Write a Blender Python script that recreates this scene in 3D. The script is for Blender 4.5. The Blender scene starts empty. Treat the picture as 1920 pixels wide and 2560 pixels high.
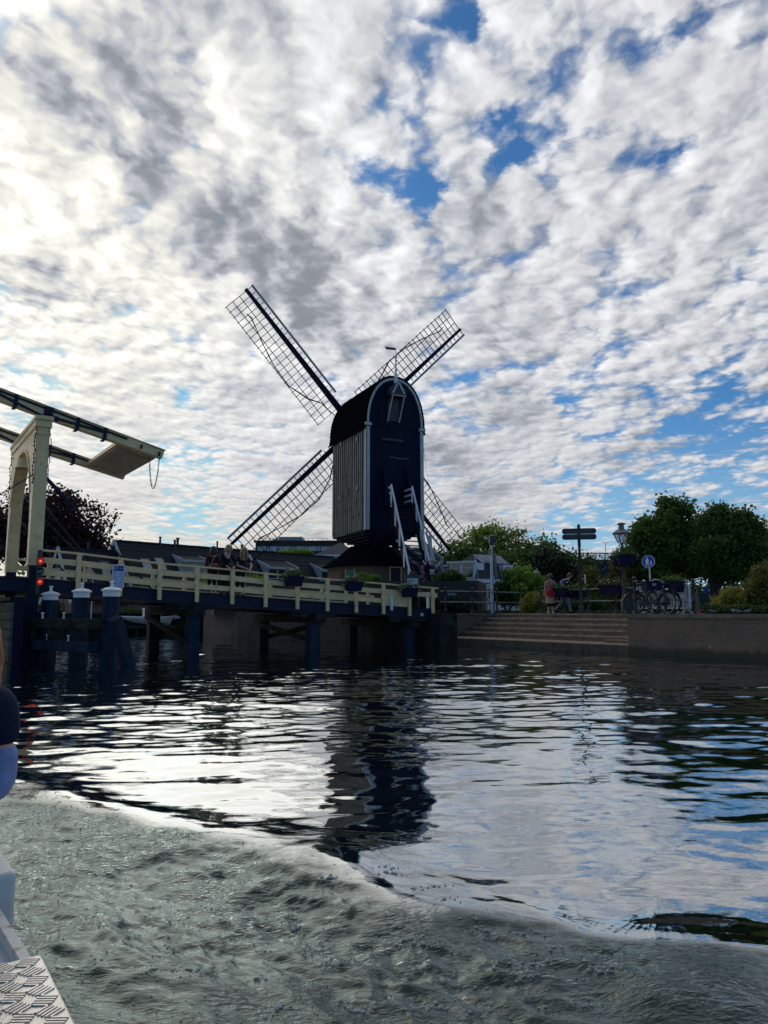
# photo pixel, radius in photo pixels, amount: clear gaps and heavy banks of the cloud sheet
GAPS = [(1000,430,150,-.30),(1080,480,90,-.2),(1330,350,130,-.24),(1230,370,110,-.18),(1450,300,60,-.15),(1640,70,90,-.17),(1720,80,60,-.15),(1840,60,90,-.17),(1060,20,110,-.2),(1130,90,60,-.15),(1680,400,70,-.18),(1300,40,50,-.15),
        (1880,720,110,-.16),(1840,630,60,-.12),(1500,950,150,-.2),(1120,1040,130,-.18),(1800,1040,200,-.16),(1850,1180,300,-.22),(1480,1240,260,-.14),(480,975,100,-.22),(90,960,150,-.18),(470,1300,200,-.26),(660,890,90,-.18),(430,465,40,-.10),(640,300,60,-.14),(520,380,60,-.1),(1010,640,70,-.1),(450,1125,80,-.14),
        (250,250,500,.08),(150,750,400,.05),(1350,620,350,.05),(1250,1200,260,.10),(250,1120,200,.06),(700,620,300,.06)]
HEAVY = [(420,560,260,.14),(620,640,260,.16),(120,330,330,.07),(500,60,400,.09),(860,740,230,.16),(1150,700,260,.10),(60,720,150,.16),(900,60,300,.05),(1500,250,500,-.10),(250,950,250,-.08),(750,1000,300,-.05)]
CL = (.47,.71,.46,.84)
CS = 8.2
RL = 1.30
PK = .52
import bpy, bmesh, math, random
import numpy as np
from mathutils import Vector, Matrix, Quaternion
random.seed(7); rng = np.random.default_rng(7)
SC = bpy.context.scene; COL = SC.collection
V = Vector
F_, PITCH, EYE = 1850.0, math.radians(7.7), 1.3      # focal length in photo pixels, camera pitch, eye height over the water
cP, sP = math.cos(PITCH), math.sin(PITCH)
def ray(px, py):
    a, b = (px-960)/F_, (1280-py)/F_
    return V((a, cP-b*sP, sP+b*cP))
def at(px, py, Y):                  # point at depth Y seen at photo pixel px,py
    r = ray(px, py); return r*(Y/r.y)+V((0, 0, EYE))
def gp(px, py, z):                  # point on the level z
    r = ray(px, py); return r*((z-EYE)/r.z)+V((0, 0, EYE))
# ------------------------------------------------------------------ object helpers
def tag(o, label=None, cat=None, group=None, kind=None):
    if label: o['label'] = label
    if cat: o['category'] = cat
    if group: o['group'] = group
    if kind: o['kind'] = kind
    return o
def thing(name, loc, label, cat, group=None, rz=0.0):
    o = bpy.data.objects.new(name, None); COL.objects.link(o)
    o.empty_display_size = .2
    o.location = loc; o.rotation_euler = (0, 0, rz)
    return tag(o, label, cat, group)
def kids(o): return [c for c in bpy.data.objects if c.parent == o]
def copy_tree(o, parent=None):
    c = o.copy(); COL.objects.link(c)
    if parent: c.parent = parent
    for ch in kids(o):
        copy_tree(ch, c)
    return c
def dup(proto, loc, rz, label, group=None, sc=None):
    c = copy_tree(proto); c.location = loc; c.rotation_euler = (0, 0, rz)
    if sc: c.scale = (sc, sc, sc) if not hasattr(sc, '__len__') else sc
    c['label'] = label
    if group: c['group'] = group
    return c
def link_mesh(me, name, mat, parent=None, label=None, local=False):
    o = bpy.data.objects.new(name, me); COL.objects.link(o)
    if mat is not None: me.materials.append(mat)
    if parent is not None:
        o.parent = parent
        if not local:
            m = Matrix.Translation(parent.location) @ parent.rotation_euler.to_matrix().to_4x4() if parent.parent is None else None
            if m is not None: o.matrix_parent_inverse = m.inverted()
    if label: o['label'] = label
    return o
def frame(o, x, y=None, z=None):    # 4x4 from origin and x,(y),z axes
    x = V(x).normalized(); z = V(z or (0, 0, 1)).normalized()
    y = z.cross(x).normalized() if y is None else V(y).normalized()
    m = Matrix((x, y, z)).transposed().to_4x4(); m.translation = V(o); return m
class MB:
    def __init__(s, m=None): s.v = []; s.f = []; s.m = m; s.uv = {}
    def add(s, vs, fs):
        n = len(s.v)
        s.v += [(s.m @ V(p)) if s.m is not None else V(p) for p in vs]
        s.f += [tuple(i+n for i in f) for f in fs]; return n
    def box(s, c, d, r=None):
        c = V(c); h = V(d)/2; vs = []
        for x, y, z in ((-1,-1,-1),(1,-1,-1),(1,1,-1),(-1,1,-1),(-1,-1,1),(1,-1,1),(1,1,1),(-1,1,1)):
            p = V((x*h.x, y*h.y, z*h.z)); vs.append(c+(r @ p if r is not None else p))
        s.add(vs, [(0,3,2,1),(4,5,6,7),(0,1,5,4),(1,2,6,5),(2,3,7,6),(3,0,4,7)]); return s
    def bar(s, a, b, w, h, up=(0, 0, 1), w2=None, h2=None):
        a, b = V(a), V(b); t = (b-a).normalized(); up = V(up)
        x = t.cross(up)
        if x.length < 1e-5: x = t.cross(V((1, 0, 0)))
        x.normalize(); y = x.cross(t).normalized()
        w2 = w if w2 is None else w2; h2 = h if h2 is None else h2; vs = []
        for p, ww, hh in ((a, w, h), (b, w2, h2)):
            vs += [p-x*ww/2-y*hh/2, p+x*ww/2-y*hh/2, p+x*ww/2+y*hh/2, p-x*ww/2+y*hh/2]
        s.add(vs, [(3,2,1,0),(4,5,6,7),(0,1,5,4),(1,2,6,5),(2,3,7,6),(3,0,4,7)]); return s
    def tube(s, pts, r, n=8, closed=False):
        pts = [V(p) for p in pts]; k = len(pts)
        rs = r if hasattr(r, '__len__') else [r]*k
        vs = []; px = None
        for i, p in enumerate(pts):
            q0 = pts[i-1] if (i > 0 or closed) else p; q1 = pts[(i+1) % k] if (i < k-1 or closed) else p
            t = (q1-q0).normalized()
            if px is None:
                x = t.orthogonal().normalized()
            else:
                x = (px-t*px.dot(t))
                x = x.normalized() if x.length > 1e-6 else t.orthogonal().normalized()
            px = x; y = t.cross(x)
            for j in range(n):
                a = 2*math.pi*j/n; vs.append(p+(x*math.cos(a)+y*math.sin(a))*rs[i])
        fs = []
        for i in range(k if closed else k-1):
            i2 = (i+1) % k
            for j in range(n):
                fs.append((i*n+j, i*n+(j+1) % n, i2*n+(j+1) % n, i2*n+j))
        if not closed:
            fs.append(tuple(range(n))[::-1]); fs.append(tuple((k-1)*n+j for j in range(n)))
        s.add(vs, fs); return s
    def lathe(s, prof, n=16, c=(0, 0, 0), m=None, a0=0.0):
        vs = []; c = V(c)
        for r, z in prof:
            for j in range(n):
                a = a0+2*math.pi*j/n; p = V((r*math.cos(a), r*math.sin(a), z)); vs.append(c+(m @ p if m is not None else p))
        k = len(prof); fs = []
        for i in range(k-1):
            for j in range(n):
                fs.append((i*n+j, i*n+(j+1) % n, (i+1)*n+(j+1) % n, (i+1)*n+j))
        fs.append(tuple(range(n))[::-1]); fs.append(tuple((k-1)*n+j for j in range(n)))
        s.add(vs, fs); return s
    def prism(s, poly, o, ux, uy, t):      # polygon (2D list) in the plane o,ux,uy extruded by the vector t
        o, ux, uy, t = V(o), V(ux), V(uy), V(t); n = len(poly)
        a = [o+ux*p[0]+uy*p[1] for p in poly]; b = [p+t for p in a]
        fs = [tuple(range(n))[::-1], tuple(range(n, 2*n))]+[(i, (i+1) % n, n+(i+1) % n, n+i) for i in range(n)]
        s.add(a+b, fs); return s
    def quad(s, a, b, c, d): s.add([a, b, c, d], [(0, 1, 2, 3)]); return s
    def ball(s, c, r, n=10, m=6, sc=(1, 1, 1)):
        c = V(c); vs = []; fs = []
        for i in range(1, m):
            th = math.pi*i/m
            for j in range(n):
                ph = 2*math.pi*j/n
                vs.append(c+V((r*sc[0]*math.sin(th)*math.cos(ph), r*sc[1]*math.sin(th)*math.sin(ph), r*sc[2]*math.cos(th))))
        top = len(vs); vs += [c+V((0, 0, r*sc[2])), c-V((0, 0, r*sc[2]))]
        for i in range(m-2):
            for j in range(n): fs.append((i*n+j, (i+1)*n+j, (i+1)*n+(j+1) % n, i*n+(j+1) % n))
        for j in range(n):
            fs.append((top, j, (j+1) % n)); fs.append((top+1, (m-2)*n+(j+1) % n, (m-2)*n+j))
        s.add(vs, fs); return s
    def text(s, txt, size, o, ux, uy, up=0.0):
        cu = bpy.data.curves.new('t', 'FONT'); cu.body = txt; cu.size = size; cu.align_x = 'CENTER'; cu.align_y = 'CENTER'; cu.resolution_u = 2
        ob = bpy.data.objects.new('t', cu); COL.objects.link(ob)
        dg = bpy.context.evaluated_depsgraph_get(); me = ob.evaluated_get(dg).to_mesh()
        o, ux, uy = V(o), V(ux).normalized(), V(uy).normalized(); nz = ux.cross(uy)
        s.add([o+ux*v.co.x+uy*v.co.y+nz*up for v in me.vertices], [tuple(p.vertices) for p in me.polygons])
        ob.evaluated_get(dg).to_mesh_clear(); bpy.data.objects.remove(ob); bpy.data.curves.remove(cu); return s
    def build(s, name, mat, parent=None, label=None, smooth=False, bevel=0.0, uvw=None, local=False, kind=None):
        me = bpy.data.meshes.new(name)
        off = V((0, 0, 0))
        if parent is None and s.v:
            xs = [p.x for p in s.v]; ys = [p.y for p in s.v]; zs = [p.z for p in s.v]
            off = V(((min(xs)+max(xs))/2, (min(ys)+max(ys))/2, min(zs)))
        me.from_pydata([p-off for p in s.v], [], s.f)
        bm = bmesh.new(); bm.from_mesh(me); bmesh.ops.recalc_face_normals(bm, faces=bm.faces); bm.to_mesh(me); bm.free()
        if smooth is not False:
            me.polygons.foreach_set('use_smooth', [True]*len(me.polygons))
            if smooth is not True: me.set_sharp_from_angle(angle=math.radians(smooth))
        if uvw is not None:            # box-like uv in metres: u along the wall, v up
            uvl = me.uv_layers.new(name='UVMap')
            for p in me.polygons:
                n = p.normal
                for li in p.loop_indices:
                    q = me.vertices[me.loops[li].vertex_index].co+off
                    if abs(n.z) > .7: uv = (q.x, q.y)
                    else:
                        t = V((-n.y, n.x, 0)); t.normalize() if t.length > 1e-6 else None
                        uv = (q.dot(t), q.z)
                    uvl.data[li].uv = uv
        o = link_mesh(me, name, mat, parent, label, local)
        if parent is None: o.location = off
        if bevel:
            md = o.modifiers.new('bevel', 'BEVEL'); md.width = bevel; md.segments = 2; md.limit_method = 'ANGLE'; md.angle_limit = .6
        if kind: o['kind'] = kind
        return o
def np_mesh(name, verts, quads, mat, parent=None, smooth=False):
    me = bpy.data.meshes.new(name); nv, nf = len(verts), len(quads)
    me.vertices.add(nv); me.vertices.foreach_set('co', np.ascontiguousarray(verts, dtype=np.float32).ravel())
    me.loops.add(nf*4); me.loops.foreach_set('vertex_index', np.ascontiguousarray(quads, dtype=np.int32).ravel())
    me.polygons.add(nf); me.polygons.foreach_set('loop_start', np.arange(nf, dtype=np.int32)*4)
    if smooth: me.polygons.foreach_set('use_smooth', np.ones(nf, dtype=bool))
    me.update(calc_edges=True); me.validate()
    return link_mesh(me, name, mat, parent)
# ------------------------------------------------------------------ node helpers
def sock(n, k, v, nt):
    i = n.inputs[k]
    if hasattr(v, 'is_linked') or hasattr(v, 'links'): nt.links.new(v, i)
    else: i.default_value = v
class NT:
    def __init__(s, nt): s.t = nt
    def n(s, typ, ins=None, **kw):
        nd = s.t.nodes.new(typ)
        for k, v in kw.items(): setattr(nd, k, v)
        for k, v in (ins or {}).items():
            i = nd.inputs[k]
            if isinstance(v, bpy.types.NodeSocket): s.t.links.new(v, i)
            else: i.default_value = v
        return nd
    def m(s, op, a, b=0.0, c=0.0, clamp=False):
        nd = s.t.nodes.new('ShaderNodeMath'); nd.operation = op; nd.use_clamp = clamp
        for k, v in enumerate((a, b, c)):
            if isinstance(v, bpy.types.NodeSocket): s.t.links.new(v, nd.inputs[k])
            else: nd.inputs[k].default_value = v
        return nd.outputs[0]
    def vm(s, op, a, b=(0, 0, 0), out=0, scale=None):
        nd = s.t.nodes.new('ShaderNodeVectorMath'); nd.operation = op
        for k, v in enumerate((a, b)):
            if isinstance(v, bpy.types.NodeSocket): s.t.links.new(v, nd.inputs[k])
            else: nd.inputs[k].default_value = v
        if scale is not None:
            if isinstance(scale, bpy.types.NodeSocket): s.t.links.new(scale, nd.inputs['Scale'])
            else: nd.inputs['Scale'].default_value = scale
        return nd.outputs[out]
    def noise(s, vec, scale, detail=3, rough=.5, dist=0.0, out='Fac', dim='3D'):
        nd = s.n('ShaderNodeTexNoise', noise_dimensions=dim, ins={'Vector': vec, 'Scale': scale, 'Detail': detail, 'Roughness': rough, 'Distortion': dist}); return nd.outputs[out]
    def mr(s, v, a, b, c=0.0, d=1.0, smooth=True):
        nd = s.n('ShaderNodeMapRange', {'Value': v, 'From Min': a, 'From Max': b, 'To Min': c, 'To Max': d}); nd.interpolation_type = 'SMOOTHSTEP' if smooth else 'LINEAR'; nd.clamp = True
        return nd.outputs[0]
    def mix(s, f, a, b, mode='MIX'):
        nd = s.t.nodes.new('ShaderNodeMix'); nd.data_type = 'RGBA'; nd.blend_type = mode
        for k, v in ((0, f), (6, a), (7, b)):
            if isinstance(v, bpy.types.NodeSocket): s.t.links.new(v, nd.inputs[k])
            else: nd.inputs[k].default_value = v if k == 0 else (tuple(v)+(1,))[:4]
        return nd.outputs[2]
MATS = {}
def mat(name, col, rough=.6, metal=0.0, var=.25, scale=2.0, col2=None, bump=0.0, bscale=25.0, spec=.5, stretch=(1, 1, 1), emit=None, estr=0, patch=None):
    if name in MATS: return MATS[name]
    m = bpy.data.materials.new(name); m.use_nodes = True; t = NT(m.node_tree); m.node_tree.nodes.clear()
    out = t.n('ShaderNodeOutputMaterial'); b = t.n('ShaderNodeBsdfPrincipled')
    m.node_tree.links.new(b.outputs[0], out.inputs[0])
    tc = t.n('ShaderNodeTexCoord').outputs['Object']
    sv = t.vm('MULTIPLY', tc, stretch)
    n = t.noise(sv, scale, 5, .6)
    f = t.mr(n, .3, .7)
    c2 = col2 or tuple(min(1, c*(1+var)) for c in col); c1 = tuple(c*(1-var) for c in col) if not col2 else col
    base = t.mix(f, c1, c2)
    if patch:                     # (colour, noise scale, low, high): lichen, rust, moss patches
        pn = t.noise(tc, patch[1], 6, .65); base = t.mix(t.mr(pn, patch[2], patch[3]), base, patch[0])
    m.node_tree.links.new(base, b.inputs['Base Color'])
    b.inputs['Roughness'].default_value = rough; b.inputs['Metallic'].default_value = metal
    b.inputs['Specular IOR Level'].default_value = spec
    if bump:
        bn = t.noise(sv, bscale, 4, .6)
        bp = t.n('ShaderNodeBump', {'Height': bn, 'Strength': bump, 'Distance': .02}); m.node_tree.links.new(bp.outputs[0], b.inputs['Normal'])
    if emit:
        b.inputs['Emission Color'].default_value = tuple(emit)+(1,); b.inputs['Emission Strength'].default_value = estr
    MATS[name] = m; return m
def brick_mat(name, c1, c2, mortar, bw=.22, bh=.065, rough=.85, patch=None, mort=.012, lichen=False):
    m = bpy.data.materials.new(name); m.use_nodes = True; t = NT(m.node_tree); m.node_tree.nodes.clear()
    out = t.n('ShaderNodeOutputMaterial'); b = t.n('ShaderNodeBsdfPrincipled', {'Roughness': rough}); m.node_tree.links.new(b.outputs[0], out.inputs[0])
    uv = t.n('ShaderNodeTexCoord').outputs['UV']
    br = t.n('ShaderNodeTexBrick', {'Vector': uv, 'Color1': tuple(c1)+(1,), 'Color2': tuple(c2)+(1,), 'Mortar': tuple(mortar)+(1,), 'Scale': 1.0, 'Mortar Size': mort, 'Brick Width': bw, 'Row Height': bh, 'Bias': 0.0})
    ob = t.n('ShaderNodeTexCoord').outputs['Object']
    n1 = t.noise(ob, 1.3, 6, .65); c = t.mix(t.mr(n1, .35, .7, 0, .75), br.outputs[0], (mortar[0]*.5, mortar[1]*.5, mortar[2]*.5))
    n2 = t.noise(ob, 11, 5, .6); c = t.mix(t.mr(n2, .45, .75, 0, .5), c, tuple(min(1, x*1.5) for x in c1))
    zp = t.n('ShaderNodeSeparateXYZ', {0: t.n('ShaderNodeNewGeometry').outputs['Position']}).outputs[2]
    if lichen:       # pale lichen spots and a damp algae band just over the water
        vd = t.n('ShaderNodeTexVoronoi', {'Vector': ob, 'Scale': 3.4}).outputs['Distance']; c = t.mix(t.m('MULTIPLY', t.mr(vd, .05, .11, 1, 0), t.mr(t.noise(ob, 1.7, 3), .50, .60)), c, (.40,.39,.34))
        zn = t.m('ADD', zp, t.m('MULTIPLY', t.m('SUBTRACT', t.noise(ob, 2.2, 5, .6), .5), .5)); c = t.mix(t.mr(zn, .12, .34, .9, 0), c, (.022,.028,.016))
    if patch:
        pn = t.noise(ob, patch[1], 6, .7); c = t.mix(t.mr(pn, patch[2], patch[3]), c, patch[0])
    m.node_tree.links.new(c, b.inputs['Base Color'])
    bp = t.n('ShaderNodeBump', {'Height': br.outputs[1], 'Strength': .5, 'Distance': .015}); bp.invert = True
    m.node_tree.links.new(bp.outputs[0], b.inputs['Normal'])
    MATS[name] = m; return m
def leaf_mat(name, c1, c2, c3, trans=.35):
    m = bpy.data.materials.new(name); m.use_nodes = True; t = NT(m.node_tree); m.node_tree.nodes.clear()
    out = t.n('ShaderNodeOutputMaterial'); b = t.n('ShaderNodeBsdfPrincipled', {'Roughness': .55, 'Specular IOR Level': .3})
    ob = t.n('ShaderNodeTexCoord').outputs['Object']
    a = t.n('ShaderNodeAttribute', attribute_name='rnd').outputs['Fac']
    n = t.noise(ob, 1.3, 4, .6)
    c = t.mix(t.mr(n, .40, .60), tuple(x*.7 for x in c1), tuple(x*1.15 for x in c2)); c = t.mix(t.m('MULTIPLY', a, .95), c, c3)
    m.node_tree.links.new(c, b.inputs['Base Color'])
    tr = t.n('ShaderNodeBsdfTranslucent', {'Color': c})
    mx = t.n('ShaderNodeMixShader', {0: trans, 1: b.outputs[0], 2: tr.outputs[0]})
    m.node_tree.links.new(mx.outputs[0], out.inputs[0]); MATS[name] = m; return m
# ------------------------------------------------------------------ camera, sun, sky
cam = bpy.data.cameras.new('camera'); cam.sensor_width = 36; cam.lens = 36*F_/2560; cam.clip_end = 5000; cam.clip_start = .05
co = bpy.data.objects.new('camera', cam); COL.objects.link(co); co.location = (0, 0, EYE); co.rotation_euler = (math.pi/2+PITCH, 0, 0); SC.camera = co
SUN_AZ, SUN_EL = math.radians(-33), math.radians(27)
sdir = V((math.sin(SUN_AZ)*math.cos(SUN_EL), math.cos(SUN_AZ)*math.cos(SUN_EL), math.sin(SUN_EL)))
sl = bpy.data.lights.new('sun', 'SUN'); sl.energy = .65; sl.angle = math.radians(60); sl.color = (1, .93, .8)
so = bpy.data.objects.new('sun', sl); COL.objects.link(so); so.rotation_euler = sdir.to_track_quat('Z', 'Y').to_euler(); so.location = (0, 0, 60)
w = bpy.data.worlds.new('World'); SC.world = w; w.use_nodes = True; w.cycles.sampling_method = 'MANUAL'; w.cycles.sample_map_resolution = 256; wt = w.node_tree; wt.nodes.clear(); t = NT(wt)
d = t.n('ShaderNodeTexCoord').outputs['Generated']
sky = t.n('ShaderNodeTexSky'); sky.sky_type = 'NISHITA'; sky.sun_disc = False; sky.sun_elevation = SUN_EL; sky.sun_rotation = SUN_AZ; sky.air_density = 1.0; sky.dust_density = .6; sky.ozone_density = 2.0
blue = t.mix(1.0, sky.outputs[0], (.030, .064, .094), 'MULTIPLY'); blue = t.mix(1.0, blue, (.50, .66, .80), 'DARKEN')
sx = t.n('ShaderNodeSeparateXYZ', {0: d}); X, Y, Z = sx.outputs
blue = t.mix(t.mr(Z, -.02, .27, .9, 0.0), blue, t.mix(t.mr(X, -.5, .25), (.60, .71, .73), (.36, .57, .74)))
zz = t.m('ADD', t.m('MAXIMUM', Z, 0.0), .12)
p = t.n('ShaderNodeCombineXYZ', {0: t.m('DIVIDE', X, zz), 1: t.m('DIVIDE', Y, zz), 2: 0.0}).outputs[0]
wv = t.noise(p, 3.2, 2, .5, 0, 'Color', '2D'); wv = t.vm('SUBTRACT', wv, (.5, .5, .5)); wf = t.noise(p, 15.0, 4, .6, 0, 'Color', '2D'); wf = t.vm('SUBTRACT', wf, (.5, .5, .5))
# rows of cells run from upper left to lower right: slightly stretched along that direction
p2 = t.vm('ADD', p, t.vm('ADD', t.vm('SCALE', wv, scale=.07), t.vm('SCALE', wf, scale=.040)))
mp_ = t.n('ShaderNodeMapping', {'Vector': p2, 'Rotation': (0, 0, math.radians(28)), 'Scale': (1.0, .80, 1)}); pc = mp_.outputs[0]
big = t.noise(p2, 1.5, 3, .55, dim='2D'); bank = t.noise(t.vm('ADD', pc, (3.1, 7.7, 0)), 2.1, 4, .5, dim='2D')
def puffs(pv, det):
    vo = t.n('ShaderNodeTexVoronoi', {'Vector': pv, 'Scale': CS, 'Smoothness': .55, 'Detail': 2.0, 'Roughness': .55, 'Lacunarity': 2.3}, feature='SMOOTH_F1', voronoi_dimensions='2D', normalize=True)
    a = t.noise(pv, 11.0, det, .60, dim='2D')
    return t.m('ADD', t.m('MULTIPLY', t.m('SUBTRACT', 1.0, t.m('MULTIPLY', vo.outputs['Distance'], 1.25)), .66), t.m('MULTIPLY', a, .34))
pu = puffs(pc, 7)
psun = V((sdir.x/(sdir.z+.12), sdir.y/(sdir.z+.12), 0))
tos = t.vm('NORMALIZE', t.vm('SUBTRACT', tuple(psun), p2))
mp2 = t.n('ShaderNodeMapping', {'Vector': t.vm('ADD', p2, t.vm('SCALE', tos, scale=.035)), 'Rotation': (0, 0, math.radians(28)), 'Scale': (1.0, .80, 1)})
pu_s = puffs(mp2.outputs[0], 4)
# clear patches (negative) and heavy cloud banks (positive), by direction in the sky
dd = t.vm('ADD', d, t.vm('ADD', t.vm('SCALE', wv, scale=.10), t.vm('SCALE', wf, scale=.09)))
def field(blobs):
    acc = None
    for (px, py, rad, amp) in blobs:
        c = ray(px, py).normalized()
        dist = t.vm('DISTANCE', dd, tuple(c), out=1)
        f = t.mr(dist, 0.0, rad/F_*1.05, amp*(.8 if amp < 0 else 1), 0.0)
        acc = f if acc is None else t.m('ADD', acc, f)
    return acc
gaps = field(GAPS)
heavy = field(HEAVY)
dens = t.m('ADD', t.m('ADD', t.m('MULTIPLY', big, .45), t.m('MULTIPLY', pu, .92)), gaps)
# thinner cover low on the right, where long clear bands open over the horizon
lowr = t.m('MULTIPLY', t.mr(Z, .05, .26, 1, 0), t.mr(X, -.05, .30, 0, 1))
dens = t.m('SUBTRACT', dens, t.m('MULTIPLY', lowr, .14))
lowl = t.mr(Z, .02, .11, 1, 0); dens = t.m('SUBTRACT', dens, t.m('MULTIPLY', lowl, .08))
alpha = t.mr(dens, CL[0], CL[1])
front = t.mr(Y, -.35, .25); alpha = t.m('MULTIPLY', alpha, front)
thick = t.m('ADD', t.mr(t.m('ADD', bank, heavy), CL[2], CL[3]), t.m('MULTIPLY', t.mr(dens, CL[1], CL[1]+.3), .42))
relief = t.m('MULTIPLY', t.m('SUBTRACT', pu, pu_s), RL)
sdot = t.vm('DOT_PRODUCT', d, tuple(sdir), out=1)
glow = t.m('POWER', t.m('MAXIMUM', sdot, 0.0), 14.0); glow2 = t.m('POWER', t.m('MAXIMUM', sdot, 0.0), 3.0)
lum = t.m('SUBTRACT', .69, t.m('MULTIPLY', thick, .37))
lum = t.m('ADD', lum, t.m('MULTIPLY', t.m('ADD', relief, t.m('MULTIPLY', t.m('SUBTRACT', pu, .48), PK)), t.mr(Z, .04, .40, .40, 1.0)))
lum = t.m('MULTIPLY', lum, t.m('ADD', .86, t.m('ADD', t.m('MULTIPLY', glow2, .13), t.m('MULTIPLY', glow, .50))))
lum = t.m('SMOOTH_MAX', lum, .30, .22)
tint = t.mix(t.mr(lum, .25, .8), (.88, .95, 1.09), (.985, .995, 1.03)); tint = t.mix(t.m('MULTIPLY', t.mr(glow, .02, .7), t.mr(lum, .5, .95)), tint, (1.0, .985, .91))
lowt = t.m('MULTIPLY', t.mr(Z, .04, .2, 1, 0), t.mr(X, .35, -.2, 0, 1)); tint = t.mix(t.m('MULTIPLY', lowt, .8), tint, (1.07, .99, .85))
cc = t.n('ShaderNodeCombineXYZ', {0: lum, 1: lum, 2: lum}).outputs[0]; cc = t.mix(1.0, cc, tint, 'MULTIPLY')
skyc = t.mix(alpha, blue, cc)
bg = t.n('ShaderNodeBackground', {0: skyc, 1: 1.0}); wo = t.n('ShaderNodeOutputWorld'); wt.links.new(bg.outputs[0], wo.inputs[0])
SC.view_settings.view_transform = 'Standard'; SC.view_settings.look = 'None'; SC.view_settings.exposure = 0.0; SC.view_settings.gamma = 1.0
# ================================================================== materials
M = dict(
 cream=mat('cream_paint', (.77,.555,.265), .5, var=.08, scale=3, bump=.15, bscale=14, stretch=(1,1,.4), patch=((.34,.29,.15), 4, .52, .8)),
 white=mat('white_paint', (.74,.75,.74), .45, var=.07, patch=((.45,.47,.47), 6, .58, .8)),
 trim=mat('mill_trim', (.46,.47,.48), .6, var=.12, scale=3, spec=.3, patch=((.25,.26,.26), 5, .5, .8)),
 navy=mat('dark_blue_paint', (.008,.011,.032), .6, spec=.25, var=.25, scale=4),
 iron=mat('black_iron', (.02,.021,.026), .45, var=.3, scale=6),
 tar=mat('tarred_boards', (.004,.006,.030), .7, spec=.2, var=.35, scale=1.5, stretch=(1,1,.15), bump=.25, bscale=20),
 shingle=mat('tarred_shingles', (.006,.007,.010), .9, spec=.0, var=.4, scale=5, bump=.5, bscale=9),
 plank=mat('weathered_planks', (.17,.155,.13), .85, spec=.2, col2=(.28,.265,.23), scale=1.6, stretch=(1.5,1.5,.12), bump=.6, bscale=18, patch=((.07,.06,.05), 2.2, .5, .72)),
 timber=mat('wet_timber', (.026,.027,.027), .85, spec=.04, var=.5, scale=2.5, stretch=(1,1,1), bump=.5, bscale=12, patch=((.035,.06,.03), 3, .5, .7)),
 fender=mat('fender_planks', (.105,.10,.082), .85, spec=.1, var=.35, scale=3, stretch=(.3,.3,2), bump=.5, bscale=10, patch=((.07,.085,.06), 2, .5, .7)),
 pile=mat('blue_piles', (.016,.028,.046), .8, spec=.08, var=.45, scale=2.5, stretch=(1,1,.25), bump=.4, bscale=12),
 coping=mat('stone_coping', (.145,.12,.092), .85, spec=.2, var=.3, scale=3, bump=.3, bscale=15, patch=((.42,.43,.40), 5, .68, .74)),
 pave=mat('brick_paving', (.22,.145,.105), .85, var=.3, scale=6, bump=.3, bscale=20),
 earth=mat('earth', (.07,.06,.045), .95, var=.4, scale=4, bump=.6, bscale=8),
 lawn=mat('grass_ground', (.045,.075,.022), .95, var=.4, scale=3, bump=.8, bscale=30),
 glassd=mat('dark_glass', (.02,.025,.03), .08, var=.1, spec=.9),
 alu=mat('checker_aluminium', (.58,.57,.55), .35, metal=.85, var=.15, scale=9, bump=.1, bscale=60),
 galv=mat('galvanised_steel', (.42,.45,.46), .42, metal=.6, var=.2, scale=8),
 red=mat('red_paint', (.32,.03,.03), .5), green=mat('green_shutter', (.05,.16,.12), .5),
 binm=mat('bin_green', (.018,.04,.045), .5), planter=mat('planter_navy', (.007,.010,.040), .6, var=.2, spec=.12),
 tile=mat('dark_roof_tiles', (.018,.022,.028), .8, spec=.25, var=.45, scale=5, bump=.3),
 slate=mat('slates', (.035,.045,.062), .7, spec=.3, var=.35, scale=7, bump=.4, bscale=9),
 grey=mat('grey_cladding', (.30,.31,.33), .6), skin=mat('skin', (.55,.33,.24), .5, var=.1),
 rubber=mat('rubber', (.014,.014,.015), .7), chrome=mat('chrome', (.7,.7,.7), .2, metal=1.0, var=.05),
 garage=mat('dark_cladding', (.016,.022,.034), .7, var=.3, scale=2, stretch=(3,3,.2)),
)
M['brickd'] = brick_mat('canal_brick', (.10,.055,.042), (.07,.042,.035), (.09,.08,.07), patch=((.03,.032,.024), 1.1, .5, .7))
M['brick'] = brick_mat('quay_brick', (.18,.098,.054), (.11,.066,.042), (.17,.145,.115), patch=((.05,.055,.04), 1.1, .55, .72), lichen=True)
M['brick2'] = brick_mat('mill_brick', (.19,.075,.048), (.14,.06,.042), (.15,.12,.10))
M['brick3'] = brick_mat('house_brick', (.26,.105,.075), (.19,.085,.065), (.22,.19,.17))
M['steps'] = brick_mat('step_brick', (.28,.165,.098), (.19,.118,.075), (.22,.18,.13), bw=.07, bh=.22, patch=((.07,.06,.05), 2, .5, .75))
# ================================================================== key plan points
A, B, Cq = gp(1573,1635,0), gp(1920,1654,0), gp(1100,1606,0)
QZ = 1.24
qd = (B-A).normalized(); qd = V((qd.x, qd.y, 0)); qn = V((-qd.y, qd.x, 0))       # along the quay (towards us), and inland
if qn.y < 0: qn = -qn
A0 = V((A.x, A.y, 0)); C0 = V((Cq.x, Cq.y, 0)); 
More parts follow.
